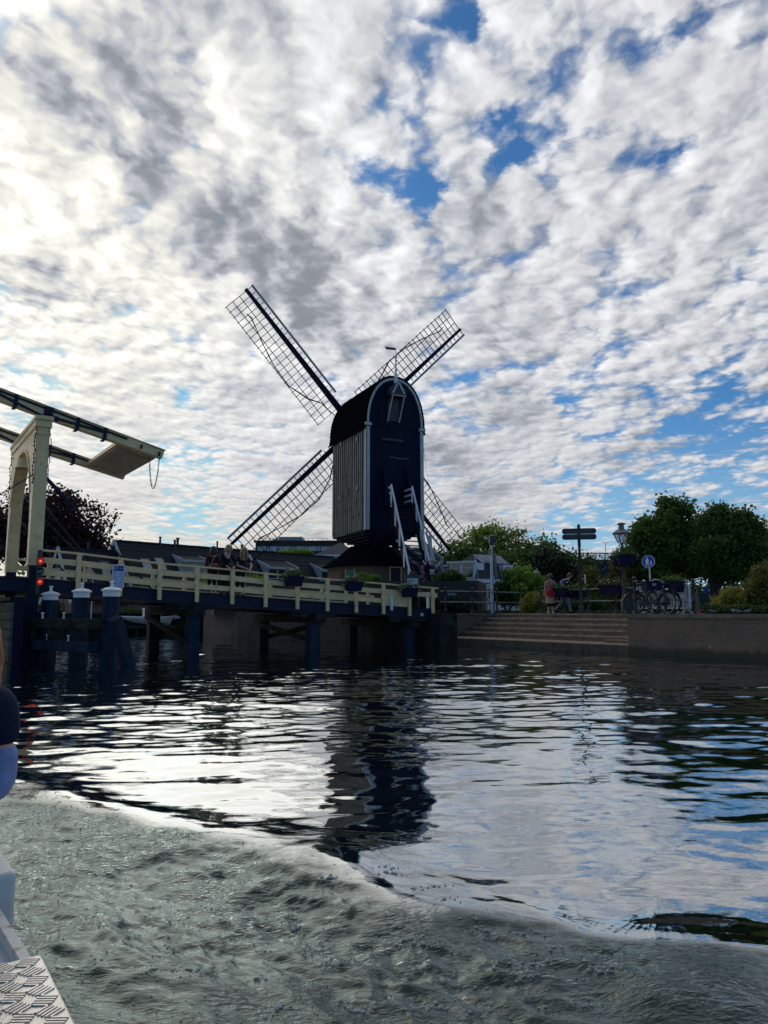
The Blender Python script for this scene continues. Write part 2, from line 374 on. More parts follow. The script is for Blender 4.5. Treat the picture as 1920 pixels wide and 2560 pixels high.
# make C lie on the quay line
C0 = A0 + qd*((C0-A0).dot(qd)); QL = (C0-A0).length
B2 = A0+qd*26
D0 = C0+qn*4.2; R0 = A0+qn*4.2
E0 = gp(593,1596,0); E0.z = 0; G0 = gp(508,1590,0); G0.z = 0
Hb = V((-11.2, 46.5, 0)); Hl = V((-90, 48, 0))
def up(p, z): return V((p.x, p.y, z))
# ---- ground: one sheet to the horizon, its front edge follows the quays
mb = MB()
# fan the front edge back to a far line
far = [V((B2.x+60, B2.y-20, 0)), V((900, -200, 0)), V((900, 1400, 0)), V((-900, 1400, 0)), V((-900, 60, 0)), Hl]
poly = [B2, A0+qn*.02, R0, D0, C0, E0, G0, Hb, Hl, V((-900,70,0)), V((-900,1400,0)), V((900,1400,0)), V((900,-60,0)), V((60,-20,0))]
bm = bmesh.new(); vs = [bm.verts.new(up(p, QZ-.02)) for p in poly]; es = [bm.edges.new((vs[i], vs[(i+1) % len(vs)])) for i in range(len(vs))]
bmesh.ops.triangle_fill(bm, edges=es, use_beauty=True); bmesh.ops.recalc_face_normals(bm, faces=bm.faces)
for f in bm.faces:
    if f.normal.z < 0: f.normal_flip()
me = bpy.data.meshes.new('ground'); bm.to_mesh(me); bm.free()
g = link_mesh(me, 'ground', M['earth']); tag(g, kind='structure')
# paved quay strips 4 mm above
mb = MB(); a1, b1 = A0+qn*.3, B2+qn*.3
mb.quad(up(a1,QZ-.016), up(b1,QZ-.016), up(B2+qn*3.4,QZ-.016), up(A0+qn*3.4+qd*.1,QZ-.016))
mb.quad(up(R0,QZ-.016), up(R0+qd*1+qn*3,QZ-.016), up(D0+qn*3,QZ-.016), up(D0,QZ-.016))
o = mb.build('quay_pavement', M['pave']); tag(o, kind='structure')
# ---- quay walls
def wall(name, pts, z0, z1, th, m, inland, label, cat='quay wall', cop=None, group=None):
    root = thing(name, up(pts[0], 0), label, cat, group)
    mb = MB(); mc = MB()
    for i in range(len(pts)-1):
        p, q = pts[i], pts[i+1]; tdir = (q-p).normalized(); nn = V((-tdir.y, tdir.x, 0)); nn = nn if nn.dot(inland) > 0 else -nn
        c = (p+q)/2+nn*th/2; L = (q-p).length
        R = Matrix((tdir, nn, V((0,0,1)))).transposed()
        if cop:
            mb.box(up(c, (z0+z1-cop)/2), (L, th, z1-cop-z0), R)
            mc.box(up((p+q)/2+nn*(th/2-.015), z1-cop/2+.003), (L-.004, th+.05, cop), R)
        else: mb.box(up(c, (z0+z1)/2), (L, th, z1-z0), R)
    mb.build('brickwork', m, root, uvw=1)
    if cop: mc.build('coping', M['coping'], root, bevel=.015)
    return root
wall('quay_wall', [A0, B2], -.8, QZ, .45, M['brick'], qn, 'brown brick quay wall right of the waterside steps with a stone coping', cop=.13)
wall('quay_wall', [C0, D0], -.6, QZ, .40, M['brick'], V((-qn.y, qn.x, 0))*(1 if (-qn.y) < 0 else -1), 'brick wall flanking the waterside steps below the black railing', cop=.10)
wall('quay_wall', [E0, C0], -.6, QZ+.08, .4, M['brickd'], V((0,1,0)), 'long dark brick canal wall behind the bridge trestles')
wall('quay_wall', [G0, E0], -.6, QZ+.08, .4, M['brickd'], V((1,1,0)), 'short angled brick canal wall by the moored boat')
wall('quay_wall', [G0+V((-.02,.02,0)), Hb], -.6, QZ, .4, M['brick'], V((1,.3,0)), 'brick canal wall running back beside the moored boat')
o = MB().box(((Hb.x+Hl.x)/2, 47.3, .3), (abs(Hb.x-Hl.x)+.6, .3, 1.8)).build('timber_bank', M['timber']); tag(o, 'dark timber bank on the far canal side under the houses', 'bank wall')
# ---- waterside steps: landing, five risers parallel to the quay, ledge beam, small half steps at the right end
root = thing('quay_steps', up(A0, 0), 'broad brick steps going down to a landing at the water', 'steps')
mb = MB(); Rq = Matrix((qd, qn, V((0,0,1)))).transposed(); mid = (A0+C0)/2
zs = [.25, .45, .65, .85, 1.05]; d0 = [0.25, 2.0, 2.5, 3.0, 3.5]; d1 = [2.0, 2.5, 3.0, 3.5, 4.2]
lb = MB()
for z, a, b in zip(zs, d0, d1):
    (lb if a == .25 else mb).box(up(mid+qn*((a+b)/2+.002), (z-.8)/2), (QL-.01, b-a+.004 if a != .25 else b-a, z+.8), Rq)
mb.box(up(mid+qn*4.33, (QZ-.8)/2-.003), (QL-.01, .26, QZ+.8), Rq)
nb_ = MB()
for z, a in list(zip(zs, d0))[1:]+[(QZ-.004, 4.2)]: nb_.box(up(mid+qn*(a+.045), z-.03), (QL-.03, .13, .072), Rq)
nb_.build('nosing', mat('skylit_nosing', (.36,.25,.165), .8, var=.3, scale=4, patch=((.16,.12,.085), 3, .5, .7)), root)  # added pale tread-edge strips; sky reflected there is put into their colour
lb.build('landing', M['pave'], root); mb.build('treads', M['steps'], root, uvw=1, bevel=.008)
eb = MB(); eb.box(up(mid+qn*.12, .125), (QL-.01, .24, .27), Rq); eb.build('edge_beam', mat('ledge_beam', (.085,.075,.06), .85, spec=.2, var=.4, scale=3, patch=((.05,.06,.03), 3, .5, .7)), root, bevel=.02)
hb = MB()
for i, (ln, z, a, b) in enumerate(((2.1,.35,1.45,1.995),(1.25,.55,1.97,2.25),(.45,.75,2.48,2.75))):
    hb.box(up(A0-qd*(ln/2+.01)+qn*((a+b)/2), z-.10), (ln, b-a, .2), Rq)
hb.build('half_step', M['steps'], root, uvw=1, bevel=.006)
# ---- terrace round the mill
tz = 2.75
tp = [V((4.25,36.0,0)), V((-8.6,37.7,0)), V((-12,50,0)), V((5,50,0)), V((5.2,40,0))]
bm = bmesh.new(); f = bm.faces.new([bm.verts.new(up(p, tz)) for p in tp]); 
if f.normal.z < 0: f.normal_flip()
bm.normal_update(); me = bpy.data.meshes.new('mill_terrace'); bm.to_mesh(me); bm.free(); tag(link_mesh(me, 'mill_terrace', M['lawn']), kind='structure')
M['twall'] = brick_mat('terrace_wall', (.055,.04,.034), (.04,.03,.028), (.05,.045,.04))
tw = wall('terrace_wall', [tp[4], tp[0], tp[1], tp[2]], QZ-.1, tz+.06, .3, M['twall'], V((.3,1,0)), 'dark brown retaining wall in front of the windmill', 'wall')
sg = MB(); sg.box((3.28, 35.87, 2.12), (.5, .03, .42)); sgo = thing('board_sign', (3.28, 35.87, 1.9), 'small black board with chalk writing on the dark terrace wall', 'sign')
sg.build('board', M['iron'], sgo); MB().text('Nachtje', .13, (3.28,35.853,2.15), (1,0,0), (0,0,1)).build('lettering', M['white'], sgo)
# ================================================================== water
def vnoise(x, y, seed):
    r = np.random.default_rng(seed); T = r.random((256, 256)).astype(np.float32)
    xi = np.floor(x).astype(int); yi = np.floor(y).astype(int); fx = x-xi; fy = y-yi
    fx = fx*fx*fx*(fx*(fx*6-15)+10); fy = fy*fy*fy*(fy*(fy*6-15)+10)
    a = T[xi & 255, yi & 255]; b = T[(xi+1) & 255, yi & 255]; c = T[xi & 255, (yi+1) & 255]; e = T[(xi+1) & 255, (yi+1) & 255]
    return (a+(b-a)*fx+(c-a)*fy+(a-b-c+e)*fx*fy)*2-1
def fbm(x, y, seed, o=4, g=.5, lac=2.03):
    s = 0; am = 1
    for i in range(o):
        s = s+am*vnoise(x+i*17.3, y+i*9.1, seed+i); am *= g; x = x*lac; y = y*lac
    return s
CREST = [gp(-260,1925,0), gp(0,1962,0), gp(200,2015,0), gp(390,2062,0), gp(700,2112,0), gp(880,2170,0), gp(1050,2232,0), gp(1280,2310,0), gp(1500,2390,0), gp(1700,2428,0), gp(1920,2440,0), gp(2600,2520,0)]
CK = 6; CR_ = []
for i in range(len(CREST)-1):                  # smooth curve through the measured points
    p0, p1, p2_c, p3 = CREST[max(i-1,0)], CREST[i], CREST[i+1], CREST[min(i+2,len(CREST)-1)]
    for j in range(CK):
        u = j/CK; CR_.append(.5*((2*p1)+(p2_c-p0)*u+(2*p0-5*p1+4*p2_c-p3)*u*u+(3*p1-p0-3*p2_c+p3)*u**3))
CREST = CR_+[CREST[-1]]
def crest_dist(x, y):
    best = np.full(x.shape, 1e9); sgn = np.zeros(x.shape); par = np.zeros(x.shape)
    for i in range(len(CREST)-1):
        p, q = CREST[i], CREST[i+1]; dx, dy = q.x-p.x, q.y-p.y; L2 = dx*dx+dy*dy
        u = np.clip(((x-p.x)*dx+(y-p.y)*dy)/L2, 0, 1); cx = p.x+u*dx; cy = p.y+u*dy
        dd = np.hypot(x-cx, y-cy); s_ = np.sign(dx*(y-cy)-dy*(x-cx))      # + beyond the crest (open water)
        m = dd < best; best = np.where(m, dd, best); sgn = np.where(m, s_, sgn); par = np.where(m, i+u, par)
    return best*sgn, par/CK
def ss(x, a, b):
    u = np.clip((x-a)/(b-a), 0, 1); return u*u*(3-2*u)
na_in = np.linspace(-40, 40, 640); ang = np.concatenate([np.linspace(-180, -40, 40)[:-1], na_in, np.linspace(40, 180, 40)[1:-1]])
ang = np.radians(ang); rad = np.concatenate([[.25, .6, .9], 1.2*1.0052**np.arange(0, 800)])
rad = rad[rad < 75]; rad = np.concatenate([rad, [85, 110]])
AN, RD = np.meshgrid(ang, rad); WX = np.sin(AN)*RD; WY = np.cos(AN)*RD
def height(x, y):
    r = np.hypot(x, y); s_, par = crest_dist(x, y)
    inside = 1-ss(s_, -.10, .06); near = 1-ss(r, 9, 16)
    k = x*.94+y*.2; l = y*.98-x*.12
    sw = .013*fbm(k*.36, l*.72, 11, 1)+.0095*fbm(k*1.1+4, l*1.9, 21, 3, .5)+.0058*fbm(k*2.9+l*.6, l*4.4-k*.5, 31, 2, .5)
    cap = .00045*np.sin((s_*60))*np.exp(-((s_-.12)/.16)**2)*(s_ > 0)
    calm = .62+.38*ss(r, 4, 11)
    out = sw*calm+cap
    brk = fbm(x*1.3, y*1.3, 91, 3)                                  # breaks the wake edge up
    s_ = s_+.10*brk*ss(par, .2, 1.5)
    inside = 1-ss(s_, -.05-.30*ss(brk, -.5, .6), .05)
    amp = (.034+.040*np.exp(-((par-4.6)/.8)**2)+.062*np.exp(-((par-9.2)/1.3)**2)+.02*np.exp(-((par-1.5)/1.0)**2))*(1+.35*brk)
    cr = amp*np.exp(-np.where(s_ > 0, (s_/.32)**2, (s_/.42)**2)); back = -.026*np.exp(-((s_+.75)/.35)**2)+.03*np.exp(-((s_+1.3)/.28)**2)*(1+.5*brk)
    p_, q_ = x*.83-y*.56, x*.56+y*.83                                  # along the wake edge, across it
    msk = ss(fbm(p_*.7, q_*1.2, 95, 2), -.45, .55)
    tb = .021*fbm(p_*.55, q_*1.5, 41, 2)+.0125*fbm(p_*2.3+q_*.6, q_*4.6, 51, 3, .5)-.007*np.abs(fbm(p_*3.2, q_*6.5-p_*1.2, 61, 2, .5))
    fine = (.30+.80*msk)*(.0095*fbm(p_*6+q_*2.5, q_*13-p_*3, 71, 2, .5)+.0085*(.6-np.abs(fbm(p_*9-q_*3, q_*20+p_*2, 81, 2, .55))))
    cap2 = .0009*np.sin(q_*70+3*brk)*np.exp(-((s_+.15)/.25)**2)*ss(par, 3.5, 5)*(1-ss(par, 7, 8))
    rough = 1-ss(par, 7.0, 9.5)*.5
    return out*(1-inside*.6)+near*(cr+back*inside)+inside*near*(tb+fine+cap2)*rough, inside*near
WZ, WK = height(WX, WY)
nr, na = WX.shape; vs = np.stack([WX, WY, WZ], -1).reshape(-1, 3)
i0 = (np.arange(nr-1)[:, None]*na+np.arange(na)[None, :]); i1 = (np.arange(nr-1)[:, None]*na+(np.arange(na)[None, :]+1) % na)
qs = np.stack([i0, i1, i1+na, i0+na], -1).reshape(-1, 4)
m = bpy.data.materials.new('canal_water'); m.use_nodes = True; t = NT(m.node_tree); m.node_tree.nodes.clear()
wo_ = t.n('ShaderNodeOutputMaterial'); wkn = t.n('ShaderNodeAttribute', attribute_name='wake').outputs['Fac']
ob = t.n('ShaderNodeTexCoord').outputs['Object']
st = t.vm('MULTIPLY', ob, (2.2, 6.0, 1)); rip = t.noise(st, 2.2, 4, .55)
st2 = t.n('ShaderNodeMapping', {'Vector': ob, 'Rotation': (0, 0, math.radians(34)), 'Scale': (1, 2.3, 1)}).outputs[0]; chop = t.noise(st2, 21, 4, .55, .4)
bub = t.n('ShaderNodeTexVoronoi', {'Vector': ob, 'Scale': 34.0})
wcol = t.mix(wkn, (.006,.010,.009), (.015,.031,.027))
wcol = t.mix(t.m('MULTIPLY', wkn, t.mr(t.noise(ob, 3.1, 6, .65), .52, .75, 0, .75)), wcol, (.085,.105,.098))
lc = t.n('ShaderNodeMapping', {'Vector': ob, 'Rotation': (0, 0, math.radians(34)), 'Scale': (1, 2.4, 1)}).outputs[0]
lw_ = t.vm('ADD', lc, t.vm('SCALE', t.noise(lc, 2.5, 4, .6, out='Color'), scale=.55)); ve = t.n('ShaderNodeTexVoronoi', {'Vector': lw_, 'Scale': 5.5}, feature='DISTANCE_TO_EDGE').outputs['Distance']
lace = t.m('MULTIPLY', t.mr(ve, .0, .055, 1, 0), t.mr(t.noise(lc, 1.1, 5, .65), .50, .68)); lace = t.m('MULTIPLY', lace, t.mr(t.noise(ob, 60, 3, .6), .40, .62)); lace = t.m('MULTIPLY', lace, t.m('MULTIPLY', wkn, .75))
wcol = t.mix(lace, wcol, (.42,.46,.44))
df = t.n('ShaderNodeBsdfDiffuse', {'Color': wcol}); gls = t.n('ShaderNodeBsdfGlossy', {'Color': t.mix(wkn, (.93,.96,.97), (.83,.93,.925)), 'Roughness': t.m('ADD', .010, t.m('MULTIPLY', wkn, .03))}); lw = t.n('ShaderNodeLayerWeight', {'Blend': .5})
fac = t.m('ADD', .02, t.m('MULTIPLY', t.m('POWER', lw.outputs['Facing'], t.m('ADD', 1.6, t.m('MULTIPLY', wkn, 2.0))), .95)); fac = t.m('MULTIPLY', fac, t.m('SUBTRACT', 1.0, t.m('MULTIPLY', lace, .8))); pr = t.n('ShaderNodeMixShader', {0: fac, 1: df.outputs[0], 2: gls.outputs[0]})
b1_ = t.n('ShaderNodeBump', {'Height': rip, 'Strength': .05, 'Distance': .02})
b2_ = t.n('ShaderNodeBump', {'Height': chop, 'Strength': t.m('MULTIPLY', wkn, t.mr(t.noise(ob, 1.5, 4, .6), .36, .64, .16, .62)), 'Distance': .02, 'Normal': b1_.outputs[0]})
[m.node_tree.links.new(b2_.outputs[0], x_.inputs['Normal']) for x_ in (df, gls, lw)]; m.node_tree.links.new(pr.outputs[0], wo_.inputs[0])
wat = np_mesh('water', vs, qs, m, smooth=True); tag(wat, kind='structure')
at_ = wat.data.attributes.new('wake', 'FLOAT', 'POINT'); at_.data.foreach_set('value', np.ascontiguousarray(WK, dtype=np.float32).ravel())
o = MB().box((0, 20, -1.4), (260, 260, .1)).build('canal_bed', M['earth']); tag(o, kind='structure')
# foam: clusters of bubbles riding on the wake
bubv, bubf = [], []
mb = MB(); nb = 0; r_ = random.Random(5)
cl = [gp(px, py, 0) for px, py in ((1490,2413),(1150,2535),(1230,2508),(1105,2495),(1225,2336),(1290,2345),(1320,2440),(1240,2420),(1380,2520),(1470,2520),(1025,2350),(1060,2362),(1110,2272),(1085,2232),(1030,2245),(640,2430),(470,2430),(385,2438),(440,2362),(700,2500),(905,2500),(1050,2490),(820,2225),(745,2300),(1160,2318),(1380,2388),(1325,2455),(980,2190),(1335,2420),(1500,2450),(985,2205),(1195,2330))]
pts = []
for c in cl:
    for k in range(r_.randint(7, 24)):
        a = r_.uniform(0, 6.28); q = abs(r_.gauss(0, .022)); pts.append((c.x+q*1.8*math.cos(a), c.y+q*math.sin(a), .0022+.009*r_.random()**2.5))
while len(pts) < 1000:
    if r_.random() < .35:          # froth where the bow wave breaks, at the left
        px, py = r_.gauss(90, 95), r_.gauss(1990, 32)
    else: px, py = r_.uniform(60, 1800), r_.uniform(1960, 2560)
    c = gp(px, py, 0); s1, pa = crest_dist(np.array([c.x]), np.array([c.y]))
    if s1[0] < -.02: pts.append((c.x+r_.gauss(0,.01), c.y, r_.uniform(.002, .0058)))
P = np.array(pts); hz, _ = height(P[:, 0], P[:, 1])
for (x, y, r), z in zip(pts, hz): mb.ball((x, y, z+.001), r, 7, 4, (1, 1, .7))
M['foam'] = mat('foam', (.36,.40,.39), .12, var=.3, scale=40, spec=.9)
fm_ = M['foam'].node_tree; FT = NT(fm_); fo_ = [n for n in fm_.nodes if n.type == 'OUTPUT_MATERIAL'][0]; fb_0 = [n for n in fm_.nodes if n.type == 'BSDF_PRINCIPLED'][0]
fx_ = FT.n('ShaderNodeMixShader', {0: .42, 1: fb_0.outputs[0], 2: FT.n('ShaderNodeBsdfTransparent').outputs[0]}); fm_.links.new(fx_.outputs[0], fo_.inputs[0])
o = mb.build('foam', M['foam'], smooth=True); tag(o, 'white bubbles and froth drifting on the wake of the boat', 'foam', kind='stuff')
# ================================================================== windmill
TH = math.radians(25.5); U = V((math.cos(TH), math.sin(TH), 0)); Dm = V((-math.sin(TH), math.cos(TH), 0))     # across the tail face, and away towards the sails
T0 = V((.60, 40.7, 0)); MW, MD = 3.5, 4.9; ZB, ZE, ZT = 5.8, 11.7, 14.45
def mp(s, k, z): return T0+U*s-Dm*k+V((0, 0, z))       # s across, k towards us from the tail face, z height over the water
mill = thing('windmill', mp(0, -2.5, tz), 'black wooden post windmill with four lattice sails and white trim', 'windmill')
def archp(n=24, w=MW/2, h=ZT-ZE, e=2.12):
    out = []
    for i in range(n+1):
        a = math.pi*i/n; c, s_ = math.cos(a), math.sin(a)
        out.append((math.copysign(abs(c)**(2/e), c)*w, abs(s_)**(2/e)*h))
    return out
# tail gable of vertical tarred boards
mb = MB(); nb = 19; bw = MW/nb
arch = archp(60)
def arch_h(x):
    w_ = MW/2; u = min(1, abs(x)/w_); return (ZT-ZE)*(1-u**2.12)**(1/2.12)
for i in range(nb):
    x0 = -MW/2+i*bw; x1 = x0+bw-.012; dz = random.uniform(0, .014)
    for zz0, zz1 in ((ZB, ZE-.08), (ZE-.08, None)):
        pl = [(x0, zz0), (x1, zz0), (x1, zz1 or ZE+arch_h(x1)-.01), (x0, zz1 or ZE+arch_h(x0)-.01)]
        kk = dz+(.03 if zz1 is None else 0)
        mb.prism(pl, mp(0, kk, 0), U, (0,0,1), Dm*.16)
mb.build('tail_gable', M['tar'], mill)
# breast (far side)
mb = MB(); mb.prism([(-MW/2, ZB), (MW/2, ZB)]+[(x, ZE+z) for x, z in archp(24)], mp(0, -MD, 0), U, (0,0,1), Dm*.1); mb.build('breast_wall', M['tar'], mill)
# side walls: separate vertical planks, weathered on the left
for sd, nm in ((-1, 'M'), (1, 'T')):
    mb = MB(); n = 16; pw = (MD-.14)/n; bk_ = MB(); c = mp(sd*(MW/2-.023), -MD/2-.05, 0); bk_.bar(up(c, ZB), up(c, ZE+.1), MD-.16, .05, U); bk_.build('inner_wall', M['shingle'], mill)
    for i in range(n):
        k0 = -.14-i*pw; off = random.uniform(0, .02); zb = ZB-random.uniform(0, .05)-.10*(i/n)
        c = mp(sd*(MW/2-.015+off/2), k0-pw/2, 0)
        mb.bar(up(c, zb), up(c, ZE+.05), pw*random.uniform(.50,.62) if sd < 0 else pw-.02, .06+off, U)
    if sd < 0:
        mb.build('side_wall', M['plank'], mill, label='weathered grey vertical plank wall')
        for k, z in ((-1.15, 11.0), (-1.1, 8.15), (-3.75, 7.95), (-3.6, 11.25)):
            hd = MB(); hd.ball(mp(-MW/2-.05, k, z), .12, 10, 6, (.5, .9, 1.5)); hd.build('vent_cover', M['trim'], mill, smooth=True)
    else: mb.build('side_wall', M['tar'], mill)
# floor and the tapered underside
mb = MB(); 
for i in range(7):
    f0, f1 = i/7, (i+1)/7; z = ZB-.02-.13*i; sc = 1-.075*i-.012*i*i
    c = mp(0, -MD/2-.15, z-.06); R = Matrix((U, Dm, V((0,0,1)))).transposed(); mb.box(c, (MW*sc-.1, (MD-.1)*sc, .128), R)
mb.build('underside', M['tar'], mill)
# white trims
for sd in (-1, 1):
    mb = MB(); c = mp(sd*(MW/2-.085), .09, 0); mb.bar(up(c, ZB-.06), up(c, ZE-.2), .17, .06, Dm)
    c = mp(sd*(MW/2+.045), -.02, 0); mb.bar(up(c, ZB-.06), up(c, ZE-.2), .16, .05, U)
    mb.box(mp(sd*(MW/2-.06), .10, ZE-.09), (.36, .22, .16), Matrix((U, Dm, V((0,0,1)))).transposed()); mb.build('corner_board', M['trim'], mill, bevel=.006)
ap = archp(40); mb = MB()
for i in range(40):
    (x0, z0), (x1, z1) = ap[i], ap[i+1]; f = .935
    mb.prism([(x0*1.0, z0*1.0), (x1, z1), (x1*f, z1*(f+.015)), (x0*f, z0*(f+.015))], mp(0, .12, ZE), U, (0,0,1), Dm*.09)
mb.build('arch_band', M['trim'], mill)
# shingled roof: overlapping courses
mb = MB(); apo = archp(44, MW/2+.10, ZT-ZE+.11); n = len(apo)-1
full = [(-(MW/2+.14), -.32), (-(MW/2+.12), -.15)]; full = [(MW/2+.16, -.34), (MW/2+.13, -.16)]+apo+[(-(MW/2+.13), -.16), (-(MW/2+.16), -.34)]
for i in range(len(full)-1):
    (x0, z0), (x1, z1) = full[i], full[i+1]
    lo, hi = (0, 1) if i < len(full)//2 else (1, 0)
    nx, nz = (z0-z1), (x1-x0); L = math.hypot(nx, nz) or 1; nx, nz = -nx/L, -nz/L
    if nx*(x0+x1)+nz*(z0+z1+2) < 0: nx, nz = -nx, -nz
    e0, e1 = (.035, .0) if lo == 0 else (.0, .035)
    q = [(x0+nx*e0, z0+nz*e0), (x1+nx*e1, z1+nz*e1), (x1-nx*.05, z1-nz*.05), (x0-nx*.05, z0-nz*.05)]
    nseg = 18
    for j in range(nseg):
        k0 = .10-(MD+.45)*j/nseg; jt = random.uniform(-.006, .012)
        mb.prism([(a+nx*jt, b+nz*jt) for a, b in q], mp(0, k0, ZE), U, (0,0,1), Dm*((MD+.45)/nseg-.004))
mb.build('roof', M['shingle'], mill)
# finial and weather vane
fb = MB(); fc = mp(0, .16, ZT-.35); fb.bar(fc, fc+V((0,0,.55)), .17, .12, Dm)
fb.lathe([(.07,.0),(.075,.12),(.05,.2),(.085,.28),(.055,.36),(.045,.9),(.06,1.05),(.095,1.12),(.07,1.18),(.03,1.24)], 12, fc+V((0,0,.5)))
fin = fb.build('finial', M['white'], mill, smooth=40)
vb = MB(); fv = fc+V((0,0,1.74)); vb.tube([fv, fv+V((0,0,.35))], .014, 6); vz = fv+V((0,0,.3)); vb.tube([vz-U*.18*-1, vz+U*.34], .012, 6); vb.prism([(-.72,.05),(0,.09),(0,-.05),(-.66,-.09),(-.6,-.02)], vz+V((0,.0,0)), U, (0,0,1), Dm*.02); vb.prism([(.30,.06),(.42,0),(.30,-.06)], vz, U, (0,0,1), Dm*.02)
vb.build('weather_vane', M['iron'], mill)
# hoist hatch with its leaning hood
hat = MB(); R3 = Matrix((U, Dm, V((0,0,1)))).transposed()
hs = -.12
hat.prism([(hs-.50, 13.65), (hs, 14.1), (hs+.50, 13.65), (hs+.50, 13.28), (hs-.50, 13.28)], mp(0, .72, 0), U, (0,0,1), Dm*.6)
hat.prism([(hs-.34,11.95),(hs+.34,11.95),(hs+.34,13.3),(hs-.34,13.3)], mp(0,.06,0), U, (0,0,1), Dm*.02)
hh = hat.build('hoist_hood', M['iron'], mill)
hw = MB()
for sg_ in (-1, 1):
    hw.bar(mp(hs+sg_*.36, .08, 11.9), mp(hs+sg_*.36, .74, 13.2), .075, .05, U)
    hw.bar(mp(hs+sg_*.36, .76, 13.36), mp(hs+sg_*.02, .76, 14.02), .10, .03, Dm)
hw.bar(mp(hs-.44, .77, 13.24), mp(hs+.46, .77, 13.24), .06, .05)
hw.build('hood_trim', M['trim'], hh)
mb = MB(); mb.box(mp(-.2, .12, 10.85), (1.3, .06, .14), R3); mb.build('beam_end', M['iron'], mill); mb = MB(); mb.tube([mp(-.35,.08,9.9), mp(.2,.08,9.82), mp(.85,.08,9.86)], .012, 5); mb.build('rope', M['grey'], mill)
# sails
st_a, tl_ = math.radians(27), math.radians(8.87)        # sail plane: turned a little more than the body, shaft tilted
e1 = V((math.cos(st_a), math.sin(st_a), 0)); e2 = V((math.sin(st_a)*math.sin(tl_), -math.cos(st_a)*math.sin(tl_), math.cos(tl_))); sD = e2.cross(e1)
hub = V((-1.84, 46.0, 12.85))
def sail(phi, off, parent):
    a = V(e1*math.cos(phi)+e2*math.sin(phi)); b = V(-e1*math.sin(phi)+e2*math.cos(phi)); o_ = hub+sD*off
    L = 10.69
    def q(r, s_, dd=0): return o_+a*r+b*s_+sD*dd
    st_ = MB(); st_.bar(q(-.3, 0), q(L, 0), .36, .30, Dm, .17, .16); so_ = st_.build('sail', M['tar'], parent, label='lattice sail')
    la = MB(); nb_ = 25
    for i in range(nb_):
        r = 1.75+(L-.12-1.75)*i/(nb_-1); tw = .34*(1-i/nb_)
        s1 = 1.72+random.uniform(.0, .05)
        la.bar(q(r, -.34 if i % 3 else -.42, -.05), q(r, s1, -.05+tw), .035, .045, Dm)
    for s_ in (.62, 1.16, 1.68):
        la.tube([q(1.75+(L-1.87)*j/8, s_, -.09+.34*(1-j/8)*s_/1.7) for j in range(9)], .026, 5)
    la.build('lattice', M['tar'], so_)
    lb_ = MB(); r0 = 2.6; nseg = 5
    lb_.bar(q(r0, -.46, -.1), q(L-.05, -.43, -.1), .14, .03, Dm); lb_.build('leading_board', M['grey'], so_)
    cl_ = MB(); pts = [q(1.5, .55, -.12), q(2.3, .72, -.13), q(2.7, .75, -.13), q(3.4, 1.25, -.12), q(4.8, 1.72, -.12), q(6.3, 1.66, -.12), q(7.6, 1.36, -.12), q(8.8, 1.02, -.13), q(9.2, .9, -.14), q(9.7, .98, -.12)]
    rr = [.03, .04, .05, .06, .055, .05, .05, .045, .07, .02]
    fine = []; fr = []
    for i in range(len(pts)-1):
        for j in range(4):
            u_ = j/4; fine.append(pts[i].lerp(pts[i+1], u_)); fr.append(.68*(rr[i]*(1-u_)+rr[i+1]*u_)*random.uniform(.8, 1.3))
    cl_.tube(fine, fr, 7); cl_.build('furled_cloth', M['iron'], so_)
ph0 = math.radians(45.97)
for k in range(4): sail(ph0+k*math.pi/2, 0 if k % 2 else .2, mill)
mb = MB(); mb.bar(hub-Dm*1.2, hub+Dm*.5, .5, .5); mb.build('windshaft', M['iron'], mill)
# black skirt and brick base
mc0 = T0+Dm*3.15; rot = math.radians(22.5)+TH
mb = MB(); mb.lathe([(2.95, 3.86), (2.72, 3.98), (1.95, 4.5), (1.35, 5.02), (1.22, 5.12)], 8, up(mc0, 0), a0=rot); mb.build('skirt_roof', M['shingle'], mill)
mb = MB(); mb.lathe([(2.55, tz-.1), (2.55, 3.9)], 8, up(mc0, 0), a0=rot); bb = mb.build('brick_base', M['brick2'], mill, uvw=1)
mb = MB(); mb.lathe([(1.0, 4.9), (1.0, 5.3)], 12, up(mc0, 0)); mb.build('post_collar', M['tar'], mill)
# base door towards us and green shutter on the left facet
fd = V((.12, -1, 0)).normalized()
for k in range(8):
    a0 = rot+math.pi/8+k*math.pi/4; n_ = V((math.cos(a0), math.sin(a0), 0)); tt = V((-n_.y, n_.x, 0)); ap_ = 2.55*math.cos(math.pi/8); c = up(mc0, 0)+n_*(ap_+.015)
    ang_ = math.degrees(math.atan2(n_.y, n_.x))
    R = Matrix((tt, n_, V((0,0,1)))).transposed()
    if n_.dot(V((.43,-.9,0))) > .97:
        DBM = MB().box(c+tt*.42+V((0,0,3.27)), (.62, .06, .98), R).build('base_door', M['navy'], mill)
        fm = MB(); 
        for s_ in (-1, 1): fm.box(c+tt*(.42+s_*.345)+V((0,0,3.27)), (.05, .08, 1.0), R)
        fm.box(c+tt*.42+V((0,0,3.79)), (.76, .08, .05), R); fm.build('door_frame', M['cream'], DBM)
    elif n_.dot(V((-.37,-.93,0))) > .9:
        DB2 = MB().box(c-tt*.35+V((0,0,3.3)), (.5, .06, .72), R).build('shutter', M['green'], mill)
        fm = MB(); fm.box(c-tt*.63+V((0,0,3.3)), (.05, .08, .76), R); fm.build('shutter_frame', M['cream'], DB2); fm = MB(); fm.box(c-tt*.08+V((0,0,3.3)), (.04, .08, .76), R); fm.build('shutter_frame', M['cream'], DB2)
